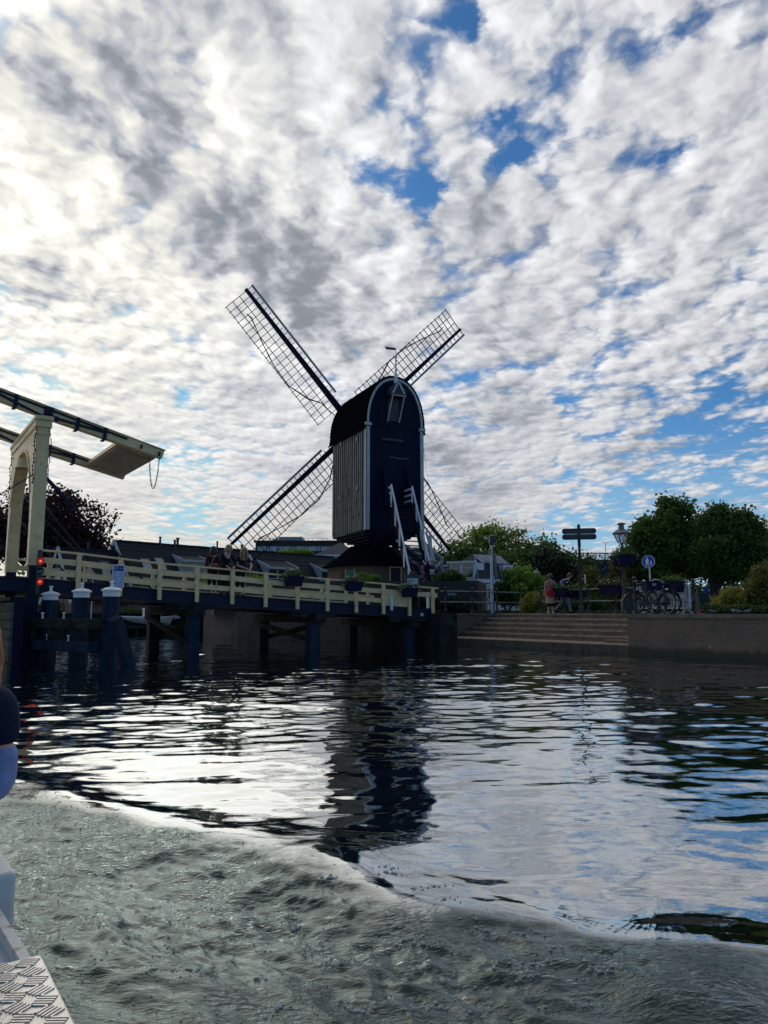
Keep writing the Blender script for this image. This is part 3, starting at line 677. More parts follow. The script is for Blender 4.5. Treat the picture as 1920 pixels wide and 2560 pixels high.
# stairs to the tail platform
def zt(k): return 7.05-2.22*(k-1.05)
sl_, sr_ = -.72, .55; stp = MB()
for s_ in (sl_+.05, sr_-.05): stp.bar(mp(s_, .95, zt(.95)-.05), mp(s_, 3.0, zt(3.0)), .07, .28, (0,0,1))
for i in range(17):
    k = 1.05+i*.115; stp.box(mp((sl_+sr_)/2, k, zt(k)), (sr_-sl_-.1, .24, .045), R3)
stp.box(mp((sl_+sr_)/2, .5, 7.03), (sr_-sl_+.1, 1.0, .08), R3)
stairs = stp.build('stairs', M['tar'], mill)
st2 = MB()
for s_ in (sl_-.08, sr_+.08):
    st2.prism([(0, 7.05), (0, 9.3), (-.12, 9.3), (-1.05, 7.0)], mp(s_, .06, 0), Dm, (0,0,1), U*.06)
st2.build('porch_cheek', M['tar'], stairs)
for s_ in (sl_, sr_):
    hr = MB(); k1 = 3.15
    hr.bar(mp(s_, 1.02, zt(1.02)+1.02), mp(s_, k1, zt(k1)+.92), .08, .07)
    for j in range(5):
        k = 1.06+j*.5; hr.bar(mp(s_-.02, k, zt(k)+.98), mp(s_-.02, k, zt(k)-.12), .075, .065, U)
    for z in (7.35, 7.68, 8.0): hr.bar(mp(s_, .12, z), mp(s_, .98, z), .05, .11)
    hr.build('handrail', M['white'], stairs, bevel=.004)
# tail pole with its props and the capstan wheel
tp_ = MB(); tp_.bar(mp(.35, -1.4, 5.5), mp(.62, 4.1, 3.1), .24, .28, (0,0,1)); tp_.bar(mp(.1,-1,5.3), mp(.1,2.6,3.3), .14, .14); tailp = tp_.build('tail_pole', M['tar'], mill)
pr_ = MB()
for a_, b_, w_ in ((mp(.55, 2.35, tz), mp(.55, 2.2, 5.65), .15),(mp(.80, 2.7, tz), mp(.82, 2.5, 5.3), .15),(mp(1.28, 2.7, tz), mp(.9, 2.4, 4.75), .12)): q_ = MB(); q_.bar(a_, b_, w_, .13, Dm); q_.build('prop', M['trim'], mill)
pr_.bar(mp(.6, 2.3, 4.2), mp(-.5, 1.2, 5.1), .09, .12); pr_.bar(mp(.92, 2.55, 4.35), mp(.6, 2.45, 5.5), .10, .10)
pr_.build('prop_tie', M['trim'], mill)
gb = MB(); gb.bar(mp(1.1, .6, 5.45), mp(1.95, 1.7, 4.2), .10, .12); gb.bar(mp(1.95, 1.7, 4.2), mp(2.0, 1.75, tz), .13, .13, Dm); gb.build('brace', M['grey'], mill)
wc = at(1079, 1430, 37.5); wu = U; wb = MB()
ring = [wc+(U*math.cos(a)+V((0,0,1))*math.sin(a))*.54 for a in [2*math.pi*i/28 for i in range(28)]]
wb.tube(ring, .032, 6, closed=True); whl = wb.build('capstan_wheel', M['red'], mill)
sp_ = MB(); 
for i in range(4):
    a = math.pi*i/4+.35; dd = (U*math.cos(a)+V((0,0,1))*math.sin(a)); sp_.bar(wc-dd*.52, wc+dd*.52, .04, .04, Dm)
sp_.build('wheel_spokes', M['navy'], whl)
hb_ = MB()
for i in range(4):
    a = math.pi*i/2+.78; dd = (U*math.cos(a)+V((0,0,1))*math.sin(a)); ee = (-U*math.sin(a)+V((0,0,1))*math.cos(a))
    hb_.prism([(0,.01),(.15,.07),(.15,-.07)], wc-Dm*.06, dd, ee, Dm*.03)
hb_.lathe([(.03,0),(.03,.03)], 8, wc-Dm*.075, R3); hb_.build('hub_star', M['white'], whl)
for a in (2.3, .8):
    dd = (U*math.cos(a)+V((0,0,1))*math.sin(a)); hb_ = MB(); hb_.bar(wc+dd*.5, wc+dd*.74, .05, .05, Dm); hb_.build('wheel_handle', M['white'], whl)
cs = MB(); 
for s_ in (-1, 1): cs.bar(wc+U*s_*.75+Dm*.15+V((0,0,tz-wc.z)), wc+Dm*.15, .09, .09); 
cs.bar(wc+Dm*.15+V((0,0,tz-wc.z)), wc+Dm*.15, .1, .1, U); cs.build('capstan_stand', M['navy'], mill)
# rigging
rg = MB(); rg.tube([hub+V((0,0,-.6)), mp(1.76,-.2,12.2), mp(1.85,.1,6.2)], .01, 4); rg.tube([mp(1.8,-.1,11.2), mp(1.9,1.4,5.0)], .01, 4); rg.build('rope', M['iron'], mill)
# ================================================================== drawbridge
N0 = V((-10.006, 21.16, 0)); bd = V((.828, .5607, 0)).normalized(); bn = V((-bd.y, bd.x, 0)); BW, BL = 4.48, 14.39
def bpx(px):                       # distance along the near rail seen at photo column px
    lo, hi = -8.0, 20.0
    for _ in range(50):
        m_ = (lo+hi)/2; q = N0+bd*m_; 
        y_ = q.y*cP+0*sP; u = 960+F_*q.x/(q.y*cP+(2.5-EYE)*sP)
        if u < px: lo = m_
        else: hi = m_
    return lo
meas = [(0,1363.5),(78,1371),(196,1381),(297,1394),(393,1407.5),(480,1414),(568,1420),(653,1430),(795,1445),(945,1457),(1015,1463),(1081,1469)]
ML = [bpx(a) for a, b in meas]; MZ = [at(a, b, (N0+bd*l).y).z for (a, b), l in zip(meas, ML)]
MZ = list(np.convolve(np.pad(MZ, 1, mode='edge'), [.25, .5, .25], 'valid'))
def rt(L):                         # top of the rail
    if L < ML[0]: return MZ[0]+(ML[0]-L)*.02
    return float(np.interp(L, ML, MZ))
def bp(L, w, z): return N0+bd*L+bn*w+V((0, 0, z))
R4 = Matrix((bd, bn, V((0,0,1)))).transposed()
br = thing('drawbridge', bp(5, BW/2, 0), 'cream and dark blue wooden drawbridge with its lifting gate over the canal', 'bridge')
knots = [-5.5, -3, -1.1, 0]+[1.2*i for i in range(1, 13)]
mb = MB(); fbs = [MB(), MB()]; ubs = [MB() for _ in range(4)]
for a, b in zip(knots[:-1], knots[1:]):
    za, zb = rt(a), rt(b)
    for j in range(7):
        u0, u1 = j/7, (j+1)/7; l0, l1 = a+(b-a)*u0, a+(b-a)*u1; z0, z1 = za+(zb-za)*u0-.9, za+(zb-za)*u1-.9
        mb.bar(bp(l0+.006, BW/2, z0), bp(l1-.006, BW/2, z1), BW-.06, .08)
    for fb_, w_ in zip(fbs, (.04, BW-.04)): fb_.bar(bp(a, w_, za-1.04), bp(b, w_, zb-1.04), .10, .40)
    for ub, w_ in zip(ubs, (.9, 1.8, 2.7, 3.6)): ub.bar(bp(a, w_, za-1.08), bp(b, w_, zb-1.08), .18, .26)
    for w_ in (-.03,): fbs[0].bar(bp(a, w_, za-.86), bp(b, w_, zb-.86), .05, .05)
mb.build('deck', M['timber'], br); [q_.build('edge_beam', M['navy'], br) for q_ in fbs]; [q_.build('girder', M['navy'], br) for q_ in ubs]
for nm_, w_, w2 in (('railing', -.02, -1), ('railing', BW+.02, 1)):
    for part in (0, 1):
      rl = MB(); rl2 = MB(); rl3 = MB()
      for a, b in zip(knots[:-1], knots[1:]):
        if (b <= 0) != (part == 0) or (b <= 0 and b > -.5): continue
        za, zb = rt(a), rt(b)
        rl.bar(bp(a, w_-.01*w2, za-.03), bp(b, w_-.01*w2, zb-.03), .17, .055)
        rl2.bar(bp(a, w_+.0*w2, za-.31), bp(b, w_, zb-.31), .055, .17)
        if not (w_ < 1 and 11.5 < a < 12.5) and a < 13: rl3.bar(bp(a, w_, za-.66), bp(b, w_, zb-.66), .055, .16)
      if part == 0:
        ro0 = rl.build('railing', M['cream'], br, bevel=.006); rl2.build('middle_board', M['cream'], ro0, bevel=.006); rl3.build('lower_board', M['cream'], ro0, bevel=.006)
    e_ = 14.39; rl.bar(bp(e_, w_-.01*w2, rt(e_)-.03), bp(e_+.22, w_-.01*w2, rt(e_)-.04), .17, .055); rl2.bar(bp(e_, w_, rt(e_)-.31), bp(e_+.2, w_, rt(e_)-.32), .055, .17)
    ro = rl.build(nm_, M['cream'], br, bevel=.006); rl2.build('middle_board', M['cream'], ro, bevel=.006); rl3.build('lower_board', M['cream'], ro, bevel=.006)
    for i in range(13):
        L_ = 1.2*i if i < 12 else 14.33
        pb = MB(); z_ = rt(L_); ww = w_+.07*w2
        pb.box(bp(L_, ww, z_-.06-.55), (.125, .085, 1.1), R4); po = pb.build('rail_post', M['cream'], ro, bevel=.006)
    for i in range(1, 4):
        L_ = -1.3*i-.5; pb = MB(); z_ = rt(L_); pb.box(bp(L_, w_+.07*w2, z_-.6), (.12, .085, 1.05), R4); pb.build('rail_post', M['cream'], ro)
    if w_ < 1:
        pb = MB(); pb.bar(bp(12.05, w_+.01, rt(12.05)-.64), bp(13.15, w_+.01, rt(13.15)-.64), .03, .48); pb.build('end_panel', M['cream'], ro)
pl = MB(); pl.box(bp(bpx(1053), -.025, 1.3-.10), (.13, .02, .11), R4); po = pl.build('number_plate', M['white'], br)
p2_ = MB(); p2_.box(bp(bpx(1051.3), -.04, 1.3-.10), (.035, .012, .05), R4); p2_.build('plate_mark', M['iron'], po)
# gate portal with its pointed arch
zc = at(100, 1052, 21.2).z; zap = at(66, 1136, 23.0).z
PT = .36
def portal_piece(w0, w1, zb0, zb1, zt_): 
    mbp.prism([(w0, zb0), (w1, zb1), (w1, zt_), (w0, zt_)], bp(-PT/2, 0, 0), bn, (0,0,1), bd*PT)
mbp = MB(); portal_piece(-.17, .17, 2.62, 2.62, zc); portal_piece(BW-.17, BW+.17, 2.62, 2.62, zc)
n_ = 22; hw_ = BW/2-.17; zsp = 3.9
def az(x): u = min(1, abs(x)/hw_); return zsp+(zap-zsp)*(1-u**2.3)**(1/1.9)
for i in range(n_):
    x0, x1 = -hw_+2*hw_*i/n_, -hw_+2*hw_*(i+1)/n_
    z0, z1 = az(x0), az(x1)
    portal_piece(BW/2+x0, BW/2+x1, z0, z1, zc-.02)
po = mbp.build('gate_portal', M['cream'], br)
cb = MB(); cb.bar(bp(0, -.30, zc+.02), bp(0, BW+.30, zc+.02), PT+.14, .12); cb.bar(bp(0,-.24,zc-.14), bp(0,BW+.24,zc-.14), PT+.08, .2)
for w_ in (0, BW):
    for z_, h_ in ((zc-.42,.07),): q_ = MB(); q_.box(bp(.0, w_, z_), (PT+.05, .42, h_), R4); q_.build('post_collar', M['cream'], po, bevel=.008)
for w_ in (0, BW): q_ = MB(); q_.box(bp(0, w_, 1.95), (PT-.06, .30, 1.36), R4); q_.build('post_shoe', M['navy'], po)
for i in range(n_-2):
    x0, x1 = (-hw_+.12)+2*(hw_-.12)*i/(n_-2), (-hw_+.12)+2*(hw_-.12)*(i+1)/(n_-2)
    cb.bar(bp(-PT/2-.01, BW/2+x0, az(x0)+.06), bp(-PT/2-.01, BW/2+x1, az(x1)+.06), .05, .09)
cb.build('crosshead', M['cream'], po, bevel=.012)
bl = MB(); bz = at(61, 1172, 23.0).z; bl.lathe([(.02,.40),(.05,.34),(.16,.30),(.21,.2),(.23,.06),(.29,0),(.26,-.01),(.2,.05)], 16, bp(-.1, BW/2+.05, bz)); bl.tube([bp(-.1,BW/2+.05,bz+.38), bp(-.1,BW/2+.05,zap)], .02, 6); bl.build('bell', M['cream'], po, smooth=40)
# string of small bulbs clipped down the post edges
sb = MB()
for w_ in (-.2, BW+.2):
    pts = [bp(-.2, w_, zc-.1-.12*i)+bd*random.uniform(-.03,.03) for i in range(16)]; sb.tube(pts, .012, 4)
    for q in pts: sb.ball(q, .03, 6, 4)
pts = [bp(.2, -.2, zc-.2-.13*i)+bd*random.uniform(-.03,.03) for i in range(16)]; sb.tube(pts, .01, 4)
for q in pts: sb.ball(q, .022, 6, 4)
sb.build('light_string', M['iron'], po)
# balance beams
zb0 = at(100, 1029, 21.2).z; zb1 = at(400, 1139, 23.2).z; ge = bpx(394)
def bz_(e): return zb0+(zb1-zb0)*e/ge
for w_ in (0.02, BW-.02):
    bb_ = MB(); bb_.bar(bp(-5.5, w_, bz_(-5.5)), bp(0, w_, bz_(0)), .30, .30, (0,0,1), .30, .36); bb_.bar(bp(0, w_, bz_(0)), bp(ge, w_, bz_(ge)), .30, .36, (0,0,1), .26, .24)
    bb_.bar(bp(-5.5, w_, bz_(-5.5)+.17), bp(ge+.05, w_, bz_(ge)+.14), .36, .03)
    bo = bb_.build('balance_beam', M['cream'], br, bevel=.008)
    ir = MB(); ws = w_-.165
    for e in (-1.55, -.75, .95, 1.75):
        ir.bar(bp(e, ws-.005, bz_(e)+.16), bp(e-.03, ws-.005, bz_(e)-.19), .10, .03, bn); ir.bar(bp(e-.03, ws-.02, bz_(e)-.2), bp(e-.03, ws+.35, bz_(e)-.2), .10, .03)
    ir.bar(bp(.12, ws-.03, bz_(0)+.1), bp(.10, ws-.03, zc+.02), .24, .07, bn)
    ir.bar(bp(-.02, ws-.03, zc+.10), bp(.38, ws-.03, zc+.05), .07, .14)
    ir.bar(bp(-2.2, ws-.01, bz_(-2.2)+.08), bp(2.4, ws-.01, bz_(2.4)+.06), .03, .06)
    ir.bar(bp(-.05, ws-.02, zc+.09), bp(-1.5, ws-.02, bz_(-1.5)+.02), .04, .07); ir.bar(bp(.3, ws-.02, zc+.08), bp(1.7, ws-.02, bz_(1.7)), .04, .07)
    ir.bar(bp(2.85, ws-.01, bz_(2.85)+.05), bp(2.82, ws-.01, bz_(2.85)-.08), .06, .03, bn); ir.bar(bp(ge-.13, ws+.01, bz_(ge)+.06), bp(ge-.15, ws+.01, bz_(ge)-.06), .07, .03, bn)
    ir.build('iron_strap', M['navy'], bo)
cwm = MB(); e0, e1_ = bpx(268)+.15, ge-.12
cwm.bar(bp(e0, BW/2, bz_(e0)-.05), bp(e1_, BW/2, bz_(e1_)-.02), BW-.34, .14)
cw = cwm.build('counterweight', M['cream'], br)
pk = MB()
for i in range(20):
    u = .16+.68*i/19; e = e0+(e1_-e0)*u; de = (e1_-e0)*.68/20*.43
    pk.bar(bp(e-de, BW/2, bz_(e)-.132), bp(e+de, BW/2, bz_(e)-.135), BW-1.2, .02)
for w_ in (.36, BW-.36): pk.bar(bp(e0+.04, w_, bz_(e0)-.137), bp(e1_-.04, w_, bz_(e1_)-.11), .28, .03)
for e in (e0+.12, e1_-.12): pk.bar(bp(e-.09, BW/2, bz_(e)-.137), bp(e+.09, BW/2, bz_(e)-.137), BW-1.0, .03)
pk.build('plank_lining', mat('grey_cream_planks', (.42,.37,.27), .6, var=.2, scale=4), cw)
def chain(pts, ll=.075, r=.009):
    m_ = MB(); seg = [0]
    for a, b in zip(pts[:-1], pts[1:]): seg.append(seg[-1]+(b-a).length)
    n = int(seg[-1]/ll); 
    for i in range(n):
        s_ = (i+.5)*seg[-1]/n; j = max(k for k in range(len(seg)) if seg[k] <= s_); j = min(j, len(pts)-2)
        c = pts[j].lerp(pts[j+1], (s_-seg[j])/(seg[j+1]-seg[j])); tdir = (pts[j+1]-pts[j]).normalized(); sd = tdir.orthogonal().normalized()
        if i % 2: sd = tdir.cross(sd)
        rp = [c+tdir*ll*.62*math.cos(a)+sd*ll*.3*math.sin(a) for a in [2*math.pi*k/8 for k in range(8)]]
        m_.tube(rp, r, 4, closed=True)
    return m_
ca, cb_ = at(374, 1143, 22.9), at(398, 1146, 23.1); low = at(384, 1221, 23.0)
cp_ = []
for i in range(25):
    u = i/24; q = ca.lerp(cb_, u); sag = (1-(2*u-1)**2); q.z = q.z-(ca.z-low.z)*sag**.75; cp_.append(q)
chain(cp_).build('chain', M['iron'], cw)
c2 = [bp(-.2, .1, at(85,1189,21.2).z).lerp(bp(-3.4, 1.6, 3.4), u)-V((0,0,.25*math.sin(math.pi*u))) for u in [i/16 for i in range(17)]]
chain(c2, .10, .012).build('chain', M['iron'], po)
# tie rods from the posts down to the deck edges
for w_ in (.0, BW):
    for (z0, L1) in ((at(85,1189,21.2).z, bpx(388)), (at(81,1262,21.2).z, bpx(284))):
        a_, b_ = bp(.12, w_, z0), bp(L1, w_+(.14 if w_ < 1 else -.14), rt(L1)-.88); tr = MB()
        tr.tube([a_, a_.lerp(b_, .19)], .062, 8); tr.tube([a_.lerp(b_, .19), a_.lerp(b_, .22), b_], [.062, .032, .03], 8); tr.build('tie_rod', M['navy'], br, smooth=40)
# lifting chains at the leaf end, off to the left
# trestles
for L_ in (4.79, 9.15, 13.3):
    z_ = rt(L_)-1.28; cp2 = MB(); cp2.bar(bp(L_, -.45, z_-.15), bp(L_, BW+.35, z_-.15), .36, .30); cp2.bar(bp(L_-.9, .15, z_-.02), bp(L_+.9, .15, z_-.02), .3, .2); tr = cp2.build('trestle', M['timber'], br, bevel=.015)
    for w_ in (.15, BW-.2): tb_ = MB(); tb_.bar(bp(L_+random.uniform(-.03,.03), w_, -1.2), bp(L_, w_, z_-.3), .40, .38, bd); tb_.build('pile', M['pile'], tr, bevel=.02)
    if L_ < 13:
        xb = MB(); xb.bar(bp(L_-.24, .0, .35), bp(L_-.24, BW-.05, z_-.35), .10, .17); xb.build('cross_brace', M['timber'], tr); xb = MB(); xb.bar(bp(L_+.26, .0, z_-.35), bp(L_+.26, BW+.05, .3), .10, .17); xb.build('cross_brace', M['timber'], tr)
ab_ = MB(); ab_.box(bp(14.6, BW/2, .1), (.9, BW+1.4, 2.3), R4); ab_.box(bp(14.75, BW/2, 1.28), (.5, BW+.4, .2), R4); ab_.build('abutment', M['timber'], br, bevel=.02)
# gate abutment: pier under the portal and timber fender wall along the fairway
pr2 = MB(); pr2.box(bp(-.05, BW/2, .3), (1.0, BW+1.0, 2.0), R4); pr2.build('gate_pier', M['tar'], br)
ft = thing('fender_wall', bp(-.9, -.7, 0), 'grey plank fender wall beside the bridge opening', 'fender'); fm = MB()
fa, fb2 = V((-9.95, 20.0, 0)), V((-9.95, 20.0, 0))+bn*9.5
for i in range(6):
    z_ = .22+.245*i; fm.bar(up(fa, z_)+bd*random.uniform(-.015,.0), up(fb2, z_)+bd*random.uniform(-.01,.01), .09, .232)
fm.build('planks', M['fender'], ft, bevel=.008)
fp_ = MB()
for i in range(5): q = fa+bn*(.15+i*2.2)+bd*.17; fp_.bar(up(q, -1), up(q, 1.62), .26, .24, bd)
fp_.bar(up(fa, 1.66)+bd*.1, up(fb2, 1.66)+bd*.1, .36, .1)
fp_.build('fender_post', M['tar'], ft)
# ---- mooring dolphin: three capped piles, two walings, raker
dp = thing('mooring_dolphin', V((-7.9, 18.6, 0)), 'dark blue timber mooring frame with three white capped piles', 'mooring frame')
pc = [(117,1648,1468),(195,1655,1460),(270,1660,1456)]; PW = []
for i, (px, yw, yt) in enumerate(pc):
    b_ = gp(px, yw, 0); b_.z = 0; tp2 = at(px, yt, b_.y); PW.append(b_); zt_ = tp2.z-.33
    p_ = MB(); p_.lathe([(.235,-1.2),(.235,0),(.215,.7),(.20,zt_)], 8, b_, a0=.4); po = p_.build('pile', M['pile'], dp)
    c_ = MB(); c_.lathe([(.205,zt_-.03),(.21,zt_+.09),(.215,zt_+.10),(.255,zt_+.115),(.255,zt_+.145),(.16,zt_+.19),(.055,zt_+.215),(.04,zt_+.23),(.032,zt_+.31),(.055,zt_+.33),(.055,zt_+.36),(.02,zt_+.37)], 20, b_); c_.build('pile_cap', M['white'], po, smooth=35)
wd = (PW[2]-PW[0]).normalized(); wn = V((wd.y, -wd.x, 0)); wn = wn if wn.y < 0 else -wn
def wp_(u, o_, z): return PW[0]+wd*u+wn*o_+V((0,0,z))
WL = (PW[2]-PW[0]).length
ww = MB(); ww.bar(wp_(-.42,.34,1.0), wp_(WL+.12,.34,1.0), .30, .26); wo2 = ww.build('waling', M['timber'], dp, bevel=.03)
ww = MB(); ww.bar(wp_(-.48,.36,.42), wp_(WL-.05,.36,.42), .30, .26); wo3 = ww.build('waling', M['pile'], dp, bevel=.03)
for (u, z, o_) in ((.28,1.13,wo2),(1.42,1.13,wo2),(.62,.55,wo3),(1.72,.55,wo3)):
    k_ = MB(); k_.lathe([(.035,0),(.028,.03),(.02,.11),(.045,.125),(.045,.15),(.02,.16)], 10, wp_(u,.34,z)); k_.build('mooring_pin', M['white'], o_, smooth=40)
for u in (-.15, .9, WL-.28): vv = MB(); vv.bar(wp_(u,.36,.5), wp_(u,.36,.92), .20, .14, wd); vv.build('strut', M['timber'], dp)
rk = MB(); ra = at(288, 1545, 18.0); rb = gp(322, 1662, 0); rk.bar(ra, rb+(rb-ra)*.5, .26, .26, wd); rk.build('raker', M['pile'], dp, bevel=.02)
# ---- signal lights beside the gate
sg_ = thing('signal_light', bp(.35, -.2, 1.2), 'navigation signal with two lit red lamps by the bridge gate', 'signal light')
s0 = MB(); q0 = at(97, 1430, 20.95); s0.box((q0.x, q0.y, q0.z), (.10, .08, 1.25)); s0.bar(q0+V((0,0,-.5)), bp(.3,.05,q0.z-.5), .06, .06); s0.build('backing_post', M['iron'], sg_)
M['redlit'] = mat('lit_red_lens', (.6,.02,.01), .25, emit=(1,.035,.02), estr=.32); M['darklens'] = mat('unlit_lens', (.02,.05,.06), .15, spec=.9)
M['redhot'] = mat('lit_bulb', (.9,.3,.2), .3, emit=(1,.30,.2), estr=.9)
fdir = V((.45, -.9, 0)).normalized(); fx = V((-fdir.y, fdir.x, 0))
for (px, py, lit) in ((101,1403,1),(100,1428.5,0),(99.5,1454.5,1)):
    c = at(px, py, 20.8); mm = Matrix((fx, V((0,0,1)), fdir)).transposed()
    h = MB(); h.lathe([(.03,-.14),(.085,-.12),(.10,-.05),(.104,.0),(.09,.0)], 16, c, mm)
    for i in range(9):
        a0, a1 = math.pi*i/9, math.pi*(i+1)/9
        p0, p1 = c+fx*math.cos(a0)*.104+V((0,0,math.sin(a0)*.104)), c+fx*math.cos(a1)*.104+V((0,0,math.sin(a1)*.104))
        k0, k1 = .02+.11*math.sin(a0), .02+.11*math.sin(a1)
        h.prism([(0,0),(1,0),(1,1),(0,1)], p0, p1-p0, fdir*(k0+k1)/2, V((0,0,.008)))
    ho = h.build('lamp', M['iron'], sg_)
    l = MB(); l.ball(c+fdir*.005, .092, 14, 8, (1,.5,1)); lo_ = l.build('lens', M['redlit'] if lit else M['darklens'], ho, smooth=True)
    if lit: l = MB(); l.ball(c+fdir*.055, .026, 8, 6); l.build('bulb_glow', M['redhot'], lo_, smooth=True)
# ---- boating route sign
rs = thing('route_sign', bp(bpx(296), -.2, 2.0), 'white and blue waterway route sign with arrows on the bridge railing', 'sign')
sc_ = at(296, 1441, (N0+bd*bpx(297)-bn*.16).y); sw, sh = .35, .70
mm = MB(); 
def rrect(w_, h_, r_, n=5):
    o_ = []
    for cx, cy, a0 in ((w_/2-r_,h_/2-r_,0),(-w_/2+r_,h_/2-r_,90),(-w_/2+r_,-h_/2+r_,180),(w_/2-r_,-h_/2+r_,270)):
        for i in range(n+1):
            a = math.radians(a0+90*i/n); o_.append((cx+r_*math.cos(a), cy+r_*math.sin(a)))
    return o_
sx_, sz_ = bd, V((0,0,1)); sn_ = -bn
def sp2(x, y, d_=0.0): return sc_+sx_*x+sz_*y+sn_*d_
mm.prism(rrect(sw, sh, .04), sc_, sx_, sz_, bn*.02); plate = mm.build('plate', M['white'], rs)
M['signblue'] = mat('sign_blue', (.01,.012,.16), .4, var=.05); M['signpale'] = mat('sign_pale', (.50,.58,.80), .4, var=.05); M['signdark'] = mat('sign_dark_blue', (.01,.03,.09), .4, var=.05)
mb = MB(); mb.prism(rrect(sw-.05, sh-.05, .01), sp2(0,0,.003), sx_, sz_, bn*.004); mb.build('border', M['signblue'], plate)
mb = MB()
for k in range(3): mb.prism(rrect(sw-.075, .145, .004), sp2(0,.085-.158*k,.006), sx_, sz_, bn*.003)
mb.build('panel', M['signpale'], plate)
def ring(m_, x, y, r_, wd_=.007):
    n = 24
    for i in range(n):
        a, b = 2*math.pi*i/n, 2*math.pi*(i+1)/n
        m_.quad(sp2(x+r_*math.cos(a), y+r_*math.sin(a), .009), sp2(x+r_*math.cos(b), y+r_*math.sin(b), .009), sp2(x+(r_-wd_)*math.cos(b), y+(r_-wd_)*math.sin(b), .009), sp2(x+(r_-wd_)*math.cos(a), y+(r_-wd_)*math.sin(a), .009))
dk = MB(); ring(dk, .062, .085, .056); ring(dk, -.062, -.073, .056); ring(dk, .062, -.231, .056)
for (tx, x, y) in (('84', .062, .085), ('47', -.062, -.073), ('54', .062, -.231)): dk.text(tx, .07, sp2(x, y), sx_, sz_, .009)
def arrow(m_, x, y, dx, dy, bend=False):
    dv = (sx_*dx+sz_*dy); pv = (sx_*-dy+sz_*dx); c = sp2(x, y, .009)
    m_.add([c+dv*.05, c+dv*.005+pv*.032, c+dv*.005-pv*.032], [(0,1,2)])
    m_.add([c+dv*.01+pv*.008, c+dv*.01-pv*.008, c-dv*.045-pv*.008, c-dv*.045+pv*.008], [(0,1,2,3)])
    if bend: m_.add([c-dv*.045+pv*.008, c-dv*.029+pv*.008, c-dv*.029+pv*.06, c-dv*.045+pv*.06], [(0,1,2,3)])
arrow(dk, -.075, .085, 0, 1); arrow(dk, .075, -.073, 1, 0); arrow(dk, -.085, -.215, -1, 0, True); dk.build('lettering', M['signdark'], plate)
lt = MB(); ring(lt, -.075, .253, .056); lt.text('47', .07, sp2(-.075, .253), sx_, sz_, .009); lt.text('route', .05, sp2(.075, .25), sx_, sz_, .009); lt.build('lettering', M['signpale'], plate)
pb = MB(); pb.box(sc_+bn*.05+V((0,0,-.25)), (.09, .05, 1.25), R4); pb.build('support_post', M['cream'], rs)
# ================================================================== foliage
def leaf_mesh(name, pts, size, m, parent=None, up_bias=.3, aspect=.62, jitter=.45):
    pts, cr_ = pts if isinstance(pts, tuple) else (pts, None)
    P = np.asarray(pts, dtype=np.float32); n = len(P)
    nv = rng.normal(size=(n, 3)); nv[:, 2] += up_bias; nv /= np.linalg.norm(nv, axis=1)[:, None]
    tv = rng.normal(size=(n, 3)); tv -= nv*(tv*nv).sum(1)[:, None]; tv /= np.linalg.norm(tv, axis=1)[:, None]
    bv = np.cross(nv, tv); s_ = (size*rng.uniform(1-jitter, 1+jitter, n))[:, None]
    a = P-tv*s_; b = P+bv*s_*aspect+nv*s_*.12; c = P+tv*s_; e = P-bv*s_*aspect+nv*s_*.12
    vs = np.stack([a, b, c, e], 1).reshape(-1, 3); off = V((0,0,0))
    if parent is None:
        off = V((float(P[:,0].mean()), float(P[:,1].mean()), float(P[:,2].min()))); vs = vs-np.array(off)
    o = np_mesh(name, vs, np.arange(n*4).reshape(-1, 4), m, parent); o.location = off
    at_ = o.data.attributes.new('rnd', 'FLOAT', 'FACE'); rv = rng.random(n); rv = rv if cr_ is None else .3*rv+.7*cr_; at_.data.foreach_set('value', rv.astype(np.float32)); return o
def clump_pts(ells, nclump, per, cr, shell=.55, flat=.8):
    """leaf positions: clumps scattered in ellipsoids (c, (rx,ry,rz)), denser toward the outside"""
    out = []; tone = []; vol = np.array([e[1][0]*e[1][1]*e[1][2] for e in ells])**.67; vol = vol/vol.sum()
    for i in range(nclump):
        c, r = ells[rng.choice(len(ells), p=vol)]
        d_ = rng.normal(size=3); d_ /= np.linalg.norm(d_); q = (shell+(1-shell)*rng.random()) if rng.random() < .8 else rng.random()*shell
        q *= rng.uniform(.78, 1.26)
        cc = np.array(c)+d_*np.array(r)*q; k = int(per*rng.uniform(.5, 1.5)); sc_ = cr*rng.uniform(.55, 1.35)
        g = rng.normal(size=(k, 3))*np.array([1, 1, flat])*sc_*.5; out.append(cc+g); tone.append(np.full(k, min(1, max(0, rng.normal(.45, .32)))))
    return np.concatenate(out), np.concatenate(tone)
def limb_tree(mb, base, top, r0, ells, nl, seed):
    rr = random.Random(seed); pts = [base.lerp(top, i/5)+V((rr.uniform(-.1,.1), rr.uniform(-.1,.1), 0))*(1 if 0 < i < 5 else 0) for i in range(6)]
    mb.tube(pts, [r0*(1.25 if i == 0 else 1)*(1-.11*i) for i in range(6)], 9)
    for i in range(nl):
        c, r = ells[i % len(ells)]; st = pts[2+rr.randrange(4)]
        d_ = V((rr.gauss(0,1), rr.gauss(0,1), rr.gauss(.3,.7))).normalized(); e = V(c)+V((d_.x*r[0], d_.y*r[1], d_.z*r[2]))*.85
        m1 = st.lerp(e, .4)+V((0,0,.12*(e-st).length)); m2 = st.lerp(e, .75)+V((rr.uniform(-.2,.2), rr.uniform(-.2,.2), .1))
        mb.tube([st, m1, m2, e], [r0*.38, r0*.25, r0*.14, r0*.05], 6)
        for k in range(3):
            e2 = e+V((rr.gauss(0,1), rr.gauss(0,1), rr.gauss(.2,.8)))*.22*(r[0]+r[2])*.5; mb.tube([m2, m2.lerp(e2,.5)+V((0,0,.1)), e2], [r0*.12, r0*.08, r0*.03], 5)
